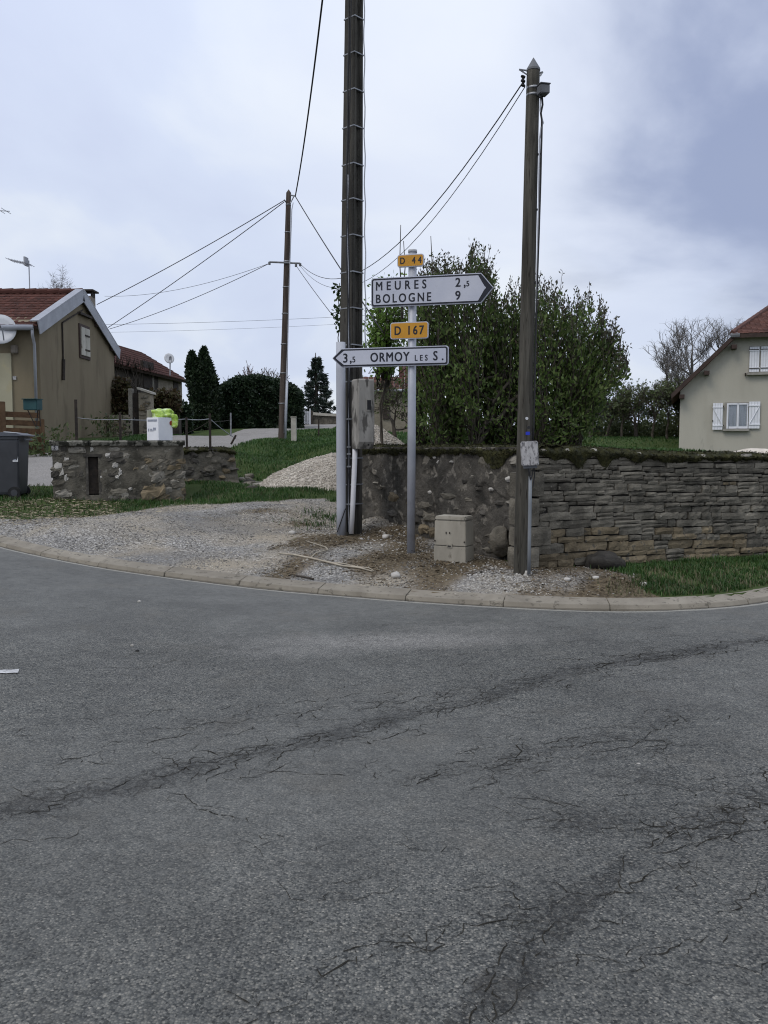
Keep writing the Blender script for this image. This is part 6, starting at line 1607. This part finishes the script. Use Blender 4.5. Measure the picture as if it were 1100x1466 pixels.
# ivy peeping round the left of the concrete pole
IV = plant('ivy', at(484, 470, 13.2), 'sprig of ivy peeping out on the left side of the concrete pole', 'ivy')
n = 130; C = np.array([tuple(at(rng.normal(485 + 3 * math.sin(v_ * .15), 2.6), v_, 13.05 + rng.normal(0, .04))) for v_ in rng.uniform(408, 476, n)])
Vx, Fx = leaves_geo(C, .06, .8); o = npobj('foliage', Vx, Fx, 'leaf_ivy', IV); o['kind'] = 'stuff'
tw = Twigs(); tw.add(np.array([tuple(at(486 + 2 * math.sin(v_ * .1), v_, 13.1)) for v_ in np.linspace(640, 405, 16)]), .012, .005); tw.build('stem', 'bark', IV)

def cloud_pts(n, fn):
    out = []
    while len(out) < n:
        p = fn()
        if p is not None: out.append(p)
    return np.array(out)
# two cypresses
for uc, vt, hwid, lab in ((282, 506, 14, 'left and slightly lower of the twin dark cypresses at the hedge end'), (299, 500, 14.5, 'right and taller of the twin dark cypresses with a thin tip')):
    Yc = 36.0; b_ = at(uc, 618, Yc); b_.z = gzf(b_.x, b_.y); tz = at(uc, vt, Yc).z; k = Yc / 1244
    CY = plant('cypress_tree', b_, lab, 'tree', 'twin cypresses'); H = tz - b_.z
    def f():
        t = rng.uniform(0, 1) ** .8; a = rng.uniform(0, 6.28); prof_ = min(1, (1 - t) * 2.6) ** .75 * (.92 + .08 * math.sin(t * 9)); lump_ = 1 + .22 * n3((math.cos(a), math.sin(a), t * 7), 1.6, uc)
        r_ = hwid * k * prof_ * lump_ * rng.uniform(.75, 1.03)
        return (b_.x + math.cos(a) * r_ + .15 * math.sin(t * 5), b_.y + math.sin(a) * r_, b_.z + t * H)
    C = cloud_pts(7500, f); Vx, Fx = leaves_geo(C, .16, .45, 1.2); o = npobj('foliage', Vx, Fx, 'leaf_cypress', CY); o['kind'] = 'stuff'
    tw = Twigs(); tw.add(np.array([tuple(b_), (b_.x, b_.y, tz - .1)]), .14, .02, 6); tw.build('trunk', 'bark', CY)
# clipped hedge
Yh = 37.0
HD = plant('hedge', at(370, 612, Yh), 'long dark clipped hedge along the far side of the lane', 'hedge')
hx = [306, 316, 325, 340, 360, 380, 400, 415, 425, 433]; hv = [572, 555, 549, 541, 540, 541, 545, 552, 556, 565]
def f():
    u = rng.uniform(306, 433); top_ = np.interp(u, hx, hv) + 3 * n3((u * .05, 0, 0), 1, 2); v = rng.uniform(top_, 616) if rng.uniform() < .8 else top_ + abs(rng.normal(0, 3))
    p = at(u, v, Yh + .0 + .25 * n3((u * .06, v * .06, 0), 1, 5) + abs(rng.normal(0, .25)) + .8 * (rng.uniform() < .12) + (.9 * rng.uniform() if v < top_ + 4 else 0))
    return tuple(p)
C = cloud_pts(24000, f); Vx, Fx = leaves_geo(C, .15, .55, .4); o = npobj('foliage', Vx, Fx, 'leaf_hedge', HD); o['kind'] = 'stuff'
tw = Twigs()
for k in range(40): u = 312 + 3 * k; p = at(u, 614, Yh + .5); tw.add(np.array([(p.x, p.y, gzf(p.x, p.y)), tuple(at(u + rng.uniform(-3, 3), 565, Yh + .5))]), .05, .02)
tw.build('stems', 'bark', HD)
# fir behind the low wall
Yf = 46.0; b_ = at(454, 612, Yf); b_.z = gzf(b_.x, b_.y); tz = at(452, 505, Yf).z
FR = plant('fir_tree', b_, 'dark spruce with drooping branches behind the low boundary wall', 'tree'); tw = Twigs(); LC_ = []; LD_ = []
H = tz - b_.z; tw.add(np.array([tuple(b_), (at(452, 505, Yf).x, b_.y, tz)]), .16, .02, 6)
for lv in range(17):
    t = .04 + .93 * lv / 17; zc_ = b_.z + t * H; rl = (1 - t) * 1.25 + .05
    for k in range(7):
        a = rng.uniform(0, 6.28); r_ = rl * rng.uniform(.75, 1.1); d = np.array([math.cos(a), math.sin(a), 0]); c0 = np.array([b_.x, b_.y, zc_])
        P = np.array([c0, c0 + d * r_ * .5 + [0, 0, -.02 * r_], c0 + d * r_ * .85 + [0, 0, -.10 * r_], c0 + d * r_ + [0, 0, .02]]); tw.add(P, .025, .006)
        nl = int(50 + 130 * r_); idx = rng.uniform(.4, 3, nl); i0 = np.minimum(idx.astype(int), 2); f_ = (idx - i0)[:, None]
        LC_.append(P[i0] * (1 - f_) + P[i0 + 1] * f_ + rng.normal(0, .03, (nl, 3)) * [1, 1, 1.6]); LD_.append(np.repeat(d[None], nl, 0) + [0, 0, -.6])
Vx, Fx = leaves_geo(np.concatenate(LC_), .15, .28, 0, np.concatenate(LD_), .5); o = npobj('foliage', Vx, Fx, 'leaf_fir', FR); o['kind'] = 'stuff'; tw.build('trunk', 'bark', FR)

# bare branching trees
def grow(tw, p, d, L, r_, lev, tips, spread=.6, up=.15, kids=3, mn=.004):
    m = 5; pts = [np.array(p, float)]; d = np.array(d, float)
    for i in range(m):
        d = d + rng.normal(0, .13, 3); d[2] += up * .3; d /= np.linalg.norm(d); pts.append(pts[-1] + d * L / m)
    r1 = max(r_ * .55, mn); tw.add(np.array(pts), r_, r1, 5 if r_ > .05 else 3)
    if lev == 0: tips.append(pts[-1]); return
    for k in range(kids):
        t = rng.uniform(.35, 1.0) if k else 1.0; q = pts[int(round(t * m))]
        nd = d + rng.normal(0, spread, 3); nd[2] += up; nd /= np.linalg.norm(nd)
        grow(tw, q, nd, L * rng.uniform(.6, .85), max(r1 * (.8 if k else 1) , mn), lev - 1, tips, spread, up, kids, mn)
def bare_tree(name, u, v, Y, vtop, label, m='bark_grey', lev=5, kids=3, spread=.55, trunk=.16, leaf=None, nleaf=0, lsize=.12, group=None, mn=.008, frac=.34, half=None):
    b_ = at(u, v, Y); b_.z = gzf(b_.x, b_.y); H = at(u, vtop, Y).z - b_.z; T = plant(name, b_, label, 'tree' if 'tree' in name else 'bush', group); tw = Twigs(); tips = []
    grow(tw, b_, (rng.normal(0, .08), 0, 1), H * frac, trunk, lev, tips, spread, .25, kids, mn)
    A = np.concatenate(tw.P); kzz = H / (A[:, 2].max() - b_.z); kxx = kzz
    if half: kxx = half * Y / 1244 / np.percentile(np.abs(A[:, 0] - b_.x), 97)
    tp_ = np.array(tips)
    for Pp in tw.P + [tp_]:
        Pp[:, 2] = b_.z + (Pp[:, 2] - b_.z) * kzz; Pp[:, 0] = b_.x + (Pp[:, 0] - b_.x) * kxx; Pp[:, 1] = b_.y + (Pp[:, 1] - b_.y) * kxx
    tips = list(tp_)
    if half:                                               # a haze of last fine twigs
        for q in tp_[::1 if len(tp_) < 1500 else 2]:
            for k in range(4): d_ = rng.normal(0, 1, 3); d_[2] = abs(d_[2]) * .8; d_ += (q - np.array(b_)) * [.12, .12, .03]; d_ *= H * rng.uniform(.02, .055) / np.linalg.norm(d_); tw.add(np.array([q, q + d_ * .5 + rng.normal(0, .03, 3), q + d_]), mn * .7, mn * .35, 3)
    tw.build('trunk' if 'tree' in name else 'branches', m, T)
    if leaf:
        tp = np.array(tips); C = tp[rng.integers(0, len(tp), nleaf)] + rng.normal(0, H * .045, (nleaf, 3)); kz = C[:, 2] > b_.z + .1
        Vx, Fx = leaves_geo(C[kz], lsize, .55, .2); o = npobj('foliage', Vx, Fx, leaf, T); o['kind'] = 'stuff'
    return T
bare_tree('bare_tree', 1003, 600, 75, 455, 'wide bare tree rising behind the cream house', lev=6, kids=3, spread=.42, trunk=.36, mn=.011, frac=.26, half=66)
bare_tree('bare_tree', 985, 600, 72, 505, 'smaller bare tree to the left of the wide bare tree', lev=6, kids=3, spread=.55, trunk=.26, mn=.013, frac=.26, half=34)
bare_tree('bare_tree', 68, 500, 42, 384, 'bare twigs of a tree behind the red roof near the roof aerial', lev=6, kids=3, spread=.45, trunk=.16, mn=.008, half=36)
bare_tree('bare_tree', 348, 600, 44, 517, 'small reddish leafless tree behind the dark hedge', 'twig_red', 5, 3, .5, .12, mn=.014)
bare_tree('bare_tree', 385, 600, 43, 527, 'thin leafless shrub tree rising over the hedge near the slim pole', 'bark_grey', 5, 3, .55, .1, mn=.010)
bare_tree('bare_tree', 327, 600, 43, 538, 'short leafless tree behind the left end of the hedge', 'bark_grey', 4, 3, .5, .08, mn=.010)
bare_tree('scrub_bush', 566, 632, 18.0, 522, 'scraggly half bare bush in front of the tiled house behind the signpost', 'bark', 5, 3, .7, .04, 'leaf_scrub', 700, .07, None, .005, .27, 42)
for i, (u, v, Y, vt, leaf, nl, lab) in enumerate((
        (845, 636, 44, 560, 'leaf_hedge', 1500, 'dark evergreen shrub just right of the big bush'),
        (868, 636, 46, 548, 'leaf_scrub', 1300, 'thinly leaved scrub beside the dark evergreen shrub'),
        (890, 636, 45, 556, 'leaf_scrub', 1500, 'twiggy green scrub bush in the middle of the field hedge'),
        (912, 636, 46, 545, 'leaf_scrub', 1300, 'tall open scrub bush with bare upper twigs in the field hedge'),
        (934, 636, 45, 550, 'leaf_scrub', 1600, 'fuller green scrub bush towards the cream house'),
        (955, 636, 44, 545, 'leaf_scrub', 1900, 'dense green scrub bush against the cream house wall'),
        (972, 636, 47, 540, 'leaf_scrub', 1200, 'scrub bush half hidden behind the corner of the cream house'),
        (880, 636, 52, 570, 'leaf_hedge', 1800, 'dark low scrub behind the thinly leaved bushes'),
        (925, 636, 52, 562, 'leaf_hedge', 1800, 'dark scrub behind the tall open bush'),
        (858, 636, 50, 575, 'leaf_hedge', 1600, 'dark scrub behind the evergreen shrub'))):
    bare_tree('scrub_bush', u, v, Y, vt, lab, 'bark', 5, 3, .75, .09, leaf, nl // 2, .15, 'field hedge shrubs', .010, .27, 20)
# low undergrowth below those bushes
UG = []
n = 14000; u = rng.uniform(800, 1010, n); v = rng.uniform(0, 1, n); top_ = 592 + 10 * np.sin(u * .07) + 8 * np.sin(u * .23); vv_ = top_ + (634 - top_) * v ** .6
C = np.array([tuple(at(a_, b_, c_)) for a_, b_, c_ in zip(u, vv_, rng.uniform(46.5, 50, n))]); Vx, Fx = leaves_geo(C, .20, .5, .3)
tag(npobj('undergrowth', Vx, Fx, 'leaf_scrub'), 'tangled green undergrowth at the foot of the field hedge', 'undergrowth', kind='stuff')
# creepers and hedges round the barn
def leafbox(name, u0, u1, v0, v1, Y, n, m, size, label, cat, dep=.5):
    P = plant(name, at((u0 + u1) / 2, v1, Y), label, cat); u = rng.uniform(u0, u1, n); v = v0 + (v1 - v0) * rng.uniform(0, 1, n) ** .8 + 3 * np.sin(u * .4)
    C = np.array([tuple(at(a_, b_, Y + dep * rng.uniform(0, 1) + .2 * n3((a_ * .1, b_ * .1, 0), 1, 3))) for a_, b_ in zip(u, v)]); Vx, Fx = leaves_geo(C, size, .6, .2); o = npobj('foliage', Vx, Fx, m, P); o['kind'] = 'stuff'
    tw = Twigs()
    for k in range(8): uu = u0 + (u1 - u0) * (k + .5) / 8; p = at(uu, v1, Y + .3); tw.add(np.array([(p.x, p.y, gzf(p.x, p.y)), tuple(at(uu + rng.uniform(-4, 4), v0 + 4, Y + .3))]), .025, .008)
    tw.build('stems', 'bark', P); return P
leafbox('clipped_shrub', 159, 185, 543, 594, 30.2, 2200, 'leaf_brown', .14, 'dull brown green shrub over the garden wall beside the ochre house', 'shrub')
leafbox('copper_hedge', 217, 258, 560, 588, 31.0, 2200, 'leaf_brown', .14, 'copper brown hedge right of the stone pillar by the barn', 'hedge')
leafbox('dark_shrub', 240, 275, 578, 618, 33.5, 2200, 'leaf_hedge', .15, 'dark shrub below the barn end next to the cypresses', 'shrub')
CR = plant('creeper', bwall(190, 600, .1), 'leafless creeper stems clinging under the barn eaves', 'creeper'); tw = Twigs()
for k in range(60):
    u = rng.uniform(160, 222); v0 = 520 + (u - 160) * .22; p = bwall(u, v0 + rng.uniform(0, 8), .15); q = bwall(u + rng.uniform(-3, 4), v0 - rng.uniform(4, 17), .35 + rng.uniform(0, .3)); tw.add(np.array([tuple(p), tuple((p + q) / 2 + Vector((rng.normal(0, .05), 0, 0))), tuple(q)]), .016, .006)
for k in range(14):
    u = rng.uniform(162, 206); p = bwall(u, 600, .1); q = bwall(u + rng.uniform(-5, 5), 522, .15); tw.add(curve_to(p, q, 6, 0, .1), .025, .012)
tw.build('stems', 'bark', CR)
# weeds along the house foot
for (u, v, Y, n_, h_, lab) in ((82, 630, 23.6, 60, .35, 'green weeds at the near corner of the ochre house'), (146, 626, 27.5, 80, .6, 'taller green weeds at the far corner of the ochre house'), (165, 622, 28.5, 80, .8, 'weeds climbing the garden wall'), (62, 640, 21.6, 160, .5, 'clump of green weeds beside the fence end')):
    p = at(u, v, Y); p.z = gzf(p.x, p.y); Wd = plant('weed_clump', p, lab, 'weeds', 'weeds round the ochre house')
    C = np.stack([p.x + rng.normal(0, .25, n_), p.y + rng.normal(0, .2, n_), p.z + h_ * rng.uniform(0, 1, n_) ** 1.3], -1); Vx, Fx = leaves_geo(C, .16, .4, .8); o = npobj('leaves', Vx, Fx, 'leaf_scrub', Wd); o['kind'] = 'stuff'

# ------------------------------------------------------------------ gravel heap
hc = at(478, 700, 17.6); HZ = gzf(hc.x, hc.y)
GH = root('gravel_heap', Vector((hc.x, hc.y, HZ)), 'pale heap of fresh gravel on the grass behind the concrete pole', 'gravel heap')
hr, hd_, hh_ = (hc.x - at(368, 702, 17.3).x) * 1.03, 1.7, at(478, 651, 17.8).z - HZ
def heap_z(x, y):
    q = np.hypot((x - hc.x) / hr, (y - hc.y) / hd_); q = np.clip(q, 0, 1.05); prof_ = 1.0 - q ** 1.45
    return gz(x, y) + .012 + hh_ * prof_ * (1 + .05 * vnoise(x, y, 1.2, 3)) + .012 * vnoise(x, y, 4, 5)
aa = np.linspace(0, 2 * np.pi, 90); qq = np.linspace(0, 1.04, 40); A2, Q2 = np.meshgrid(aa, qq); HX, HY = hc.x + hr * Q2 * np.cos(A2), hc.y + hd_ * Q2 * np.sin(A2)
Vh = np.stack([HX, HY, heap_z(HX, HY)], -1).reshape(-1, 3); ih = np.arange(HX.size).reshape(HX.shape)
npobj('mound', Vh, np.stack([ih[:-1, :-1], ih[:-1, 1:], ih[1:, 1:], ih[1:, :-1]], -1).reshape(-1, 4), 'heap_stone', GH, True)

OCT = np.array([(1, 0, 0), (0, 1, 0), (-1, 0, 0), (0, -1, 0), (0, 0, 1), (0, 0, -1)], float)
OCF = np.array([(0, 1, 4), (1, 2, 4), (2, 3, 4), (3, 0, 4), (1, 0, 5), (2, 1, 5), (3, 2, 5), (0, 3, 5)])
def pebbles(P, size, name, m, parent=None, flat=.6):
    n = len(P); a = rng.uniform(0, 6.28, n); sx = size * rng.lognormal(0, .38, n); 
    v = OCT[None] * (1 + rng.uniform(-.35, .35, (n, 6, 1))) ; v = v * np.stack([sx, sx * rng.uniform(.55, 1, n), sx * flat * rng.uniform(.6, 1.2, n)], -1)[:, None, :]
    tl = rng.normal(0, .35, n); y = v[..., 1] * np.cos(tl)[:, None] - v[..., 2] * np.sin(tl)[:, None]; z = v[..., 1] * np.sin(tl)[:, None] + v[..., 2] * np.cos(tl)[:, None]; v[..., 1] = y; v[..., 2] = z
    x = v[..., 0] * np.cos(a)[:, None] - v[..., 1] * np.sin(a)[:, None]; y = v[..., 0] * np.sin(a)[:, None] + v[..., 1] * np.cos(a)[:, None]
    Vp = np.stack([x, y, v[..., 2]], -1) + P[:, None, :]
    Fp = (OCF[None] + (np.arange(n) * 6)[:, None, None]).reshape(-1, 3)
    o = npobj(name, Vp.reshape(-1, 3), Fp, m, parent); o['kind'] = 'stuff'; return o
n = 38000; a_ = rng.uniform(0, 6.28, n); q_ = rng.uniform(0, 1, n) ** .5 * 1.05; px, py = hc.x + hr * q_ * np.cos(a_), hc.y + hd_ * q_ * np.sin(a_)
pebbles(np.stack([px, py, heap_z(px, py)], -1), .014, 'gravel', 'heap_stone', GH)

# ------------------------------------------------------------------ loose stones, litter, grass
def scatter(n, x0, x1, y0, y1, w):
    x, y = rng.uniform(x0, x1, n), rng.uniform(y0, y1, n); k = (rng.uniform(size=n) < w(x, y)) & (k_d(x, y) > .26) & ((y < w_y(x) - .03) | (x < WPX[0] - .1))
    x, y = x[k], y[k]; return np.stack([x, y, gz(x, y)], -1)
Z = lambda i: (lambda x, y: zones(x, y)[i])
def clump(f, s, sd_, lo=.0): return lambda x, y: f(x, y) * np.clip(.55 + .75 * vnoise(x, y, s, sd_), lo, 1)
o = pebbles(scatter(90000, -7, 4, 8.6, 15, clump(Z(1), .7, 21, .12)), .0095, 'gravel_stones', 'pebble_grey'); tag(o, 'grey crushed stones strewn over the gravel track', 'gravel', kind='stuff')
o = pebbles(scatter(42000, -7, 4, 8.6, 15, clump(Z(1), .5, 22, .05)), .0105, 'gravel_stones', 'pebble'); tag(o, 'paler limestone chips strewn over the track and verge', 'gravel', kind='stuff')
# white rubble beside the wooden pole and the signpost
hp = [hit(u, v) for u, v in ((715, 830), (690, 815), (745, 838), (640, 818), (800, 835))]
def near(pts, r_): return lambda x, y: np.clip(sum(np.exp(-((x - p.x) ** 2 + (y - p.y) ** 2) / r_ ** 2) for p in pts), 0, 1)
o = pebbles(scatter(9000, -1, 4, 8.6, 13, near(hp[:3], .34)), .013, 'rubble', 'white_stone'); tag(o, 'white broken limestone around the foot of the wooden pole', 'rubble', kind='stuff')
hp2 = [hit(u, v) for u, v in ((560, 775), (530, 762), (600, 775), (615, 790), (545, 785), (575, 765))]
o = pebbles(scatter(2600, -1, 2, 9, 14, near(hp2, .26)), .017, 'rubble', 'white_stone'); tag(o, 'pale lumps of fallen render behind the signpost foot', 'rubble', kind='stuff')
# dead leaves and stalks
def slivers(P, L, w, name, m, up=.15):
    n = len(P); a = rng.uniform(0, 6.28, n); l = L * rng.uniform(.4, 1.4, n); D = np.stack([np.cos(a) * l, np.sin(a) * l, up * l * rng.uniform(-.2, 1.2, n)], -1); S = np.stack([-np.sin(a), np.cos(a), rng.normal(0, .5, n)], -1) * (w * rng.uniform(.5, 1.3, n))[:, None]
    B = P + [0, 0, .006]; Vs = np.stack([B - D / 2 - S / 2, B - D / 2 + S / 2, B + D / 2 + S / 3, B + D / 2 - S / 3], 1).reshape(-1, 3)
    o = npobj(name, Vs, np.arange(len(Vs)).reshape(-1, 4), m); o['kind'] = 'stuff'; return o
tag(slivers(scatter(42000, -2, 4, 8.6, 13.6, clump(Z(2), .8, 31, .1)), .045, .010, 'leaf_litter', 'dead_matter', .3), 'brown dead stalks and leaves littering the verge', 'litter', kind='stuff')
wt = near([hit(u, v) for u, v in ((545, 750), (560, 765), (600, 786), (640, 800), (800, 822), (850, 830), (690, 806))], .30)
tag(slivers(scatter(5000, -1, 4, 8.6, 13.6, wt), .14, .007, 'leaf_litter', 'dead_matter', .7), 'longer dead stems tangled along the foot of the walls', 'litter', kind='stuff')
sp_ = near([hit(u, v) for u, v in ((15, 728), (60, 728), (105, 730), (45, 736), (140, 732))], .55)
tag(slivers(scatter(16000, -8, -3, 11, 16, sp_), .07, .014, 'straw', 'straw', .15), 'pale straw and wood chips spread before the bin and cistern', 'straw', kind='stuff')

def blades(P, h, name, m, label, w=.006, lean=.5):
    n = len(P); a = rng.uniform(0, 6.28, n); hh = h * rng.uniform(.35, 1.25, n); d = np.stack([np.cos(a), np.sin(a)], -1); ln = lean * rng.uniform(.1, 1, n)
    s = np.stack([-d[:, 1], d[:, 0], np.zeros(n)], -1) * (w * rng.uniform(.6, 1.3, n))[:, None]
    mid = P + np.stack([d[:, 0] * hh * ln * .3, d[:, 1] * hh * ln * .3, hh * .6], -1); tip = P + np.stack([d[:, 0] * hh * ln, d[:, 1] * hh * ln, hh * (1 - .3 * ln)], -1)
    Vb = np.stack([P - s, P + s, mid + s * .7, mid - s * .7, tip], 1).reshape(-1, 3); i = np.arange(n)[:, None] * 5
    T = np.concatenate([i + [0, 1, 2], i + [0, 2, 3], i + [3, 2, 4]], 0)
    return tag(npobj(name, Vb, T, m), label, 'grass', kind='stuff')
gr = lambda x, y: np.clip(zones(x, y)[0] * 1.1 - .05, 0, 1)
cis = lambda x, y: ~((x > CA.x - .05) & (x < CB.x + .02) & (y > CA.y + (x - CA.x) * (ec.y / ec.x) + .02) & (y < CA.y + DEP + .8)) & ~(np.hypot((x - hc.x) / hr, (y - hc.y) / hd_) < 1.0)
blades(scatter(80000, 2.0, 6.6, 8.3, 13, clump(gr, 1.1, 41, .06)), .062, 'grass', 'grass_blade', 'long green verge grass below the dry stone wall', .0055, .8)
blades(scatter(9000, 2.2, 6.4, 8.3, 12, near([hit(u, v) for u, v in ((1025, 828), (1050, 822), (960, 822), (1000, 840), (1080, 835), (940, 845), (920, 850), (985, 850))], .4)), .075, 'grass', 'grass_dry', 'pale dry tuft in the verge grass below the dry stone wall', .005, .9)
blades(scatter(120000, -8.5, .2, 12.2, 18, lambda x, y: clump(gr, .6, 42, .25)(x, y) * cis(x, y) * (1 - .93 * sp_(x, y)) * smooth(.25, .7, zones(x, y)[0])), .07, 'grass', 'grass_blade', 'green grass strip round the cistern and gravel heap', .006, .8)
blades(scatter(110000, -8, .6, 16.5, 29, lambda x, y: clump(gr, .5, 43, .35)(x, y) * cis(x, y)), .085, 'grass', 'grass_blade', 'rough green grass on the bank below the lane', .010, .9)
blades(scatter(30000, -7.5, 0, 12.2, 20, lambda x, y: clump(gr, .9, 44, .0)(x, y) * .35 * cis(x, y)), .09, 'grass', 'grass_dry', 'dry straw coloured blades mixed into the bank grass', .005, 1.0)
nfd = 40000; x, y = rng.uniform(-.3, 12, nfd), rng.uniform(10.6, 22, nfd); k = y > w_y(x) + .45; blades(np.stack([x, y, gz(x, y)], -1)[k], .09, 'grass', 'grass_blade', 'meadow grass in the raised field behind the walls', .008, .8)
nfd = 40000; x, y = rng.uniform(-2, 18, nfd), rng.uniform(22, 50, nfd); blades(np.stack([x, y, gz(x, y)], -1), .10, 'grass', 'grass_blade', 'farther meadow grass running up to the field hedge', .02, .8)
# small green plants on the verge edge
for (u, v, n_, r_, lab) in ((452, 752, 170, .24, 'tuft of grass and weeds at the left foot of the concrete pole'), (470, 742, 350, .2, 'small weeds growing against the concrete pole'), (905, 815, 500, .22, 'leafy green weed at the foot of the dry stone wall')):
    q = hit(u, v); x, y = q.x + rng.normal(0, r_, n_), q.y + rng.normal(0, r_ * .6, n_); ok = (y < w_y(x) - .04) | (x < WPX[0]); x, y = x[ok], y[ok]
    P = np.stack([x, y, gz(x, y)], -1); o = blades(P, .065, 'weeds', 'grass_blade', lab, .005, .95)

# pale broken branch lying on the verge
def gpath(px, z=.018): return [Vector((q.x, q.y, q.z + z)) for q in (hit(u, v) for u, v in px)]
FB = root('fallen_branch', hit(470, 805), 'pale forked dead branch lying on the verge near the kerb', 'branch')
MB().tube(gpath(((399, 794), (420, 796), (445, 801), (470, 807), (490, 812), (515, 815), (533, 820))), [.007, .010, .013, .013, .011, .011, .008], 7).build('limb', 'pale_wood', FB, True)
MB().tube(gpath(((445, 801), (452, 794), (470, 789), (466, 785), (450, 780), (438, 776))), [.009, .008, .008, .007, .006, .004], 6).build('twig', 'pale_wood', FB, True)
MB().tube(gpath(((470, 807), (492, 809), (512, 814), (528, 815), (535, 819))), [.008, .008, .008, .007, .006], 6).build('twig', 'pale_wood', FB, True)
FB2 = root('fallen_branch', hit(435, 828), 'short dark stick lying beside the kerb', 'branch'); MB().tube(gpath(((424, 826), (436, 828), (449, 831))), .012, 6).build('limb', 'bark', FB2, True)
for (u, v, s_, lab) in ((566, 826, .055, 'white angular stone on the litter near the kerb below the signpost'), (553, 770, .05, 'white lump of stone by the debris mound'), (770, 797, .045, 'white pebble at the foot of the wall corner'), (756, 823, .04, 'white stone at the foot of the conduit'),
        (853, 829, .035, 'small white stone before the dark boulder'), (921, 838, .04, 'flat white stone on the brown soil by the verge grass'), (812, 832, .035, 'white stone in the brown litter under the dry stone wall'), (600, 760, .05, 'pale stone against the wall behind the signpost'), (418, 765, .05, 'pale flat stone at the corner of the gravel track')):
    q = hit(u, v); V_, Fc = lump((q.x, q.y, q.z + s_ * .4), (s_, s_ * .8, s_ * .65), u * .37, .35, 2); tag(npobj('loose_stone', V_, np.array(Fc), 'white_stone'), lab, 'stone')
# a few chips lying on the asphalt
for (u, v, s_, lab) in ((190, 925, .011, 'tiny pale chip lying on the asphalt beside a dark one'), (197, 933, .012, 'tiny dark chip lying on the asphalt beside a pale one'), (200, 862, .014, 'pale chip on the asphalt below the kerb at left'), (915, 1095, .008, 'lone white speck of stone on the cracked asphalt')):
    q = hit_fn(u, v, lambda x, y: z_road(x)); V_, Fc = lump((q.x, q.y, q.z + s_ * .5), (s_ * 1.4, s_, s_), u * .31, .3, 1); tag(npobj('stone_chip', V_, np.array(Fc), 'cable_black' if u == 197 else 'white_stone'), lab, 'stone')
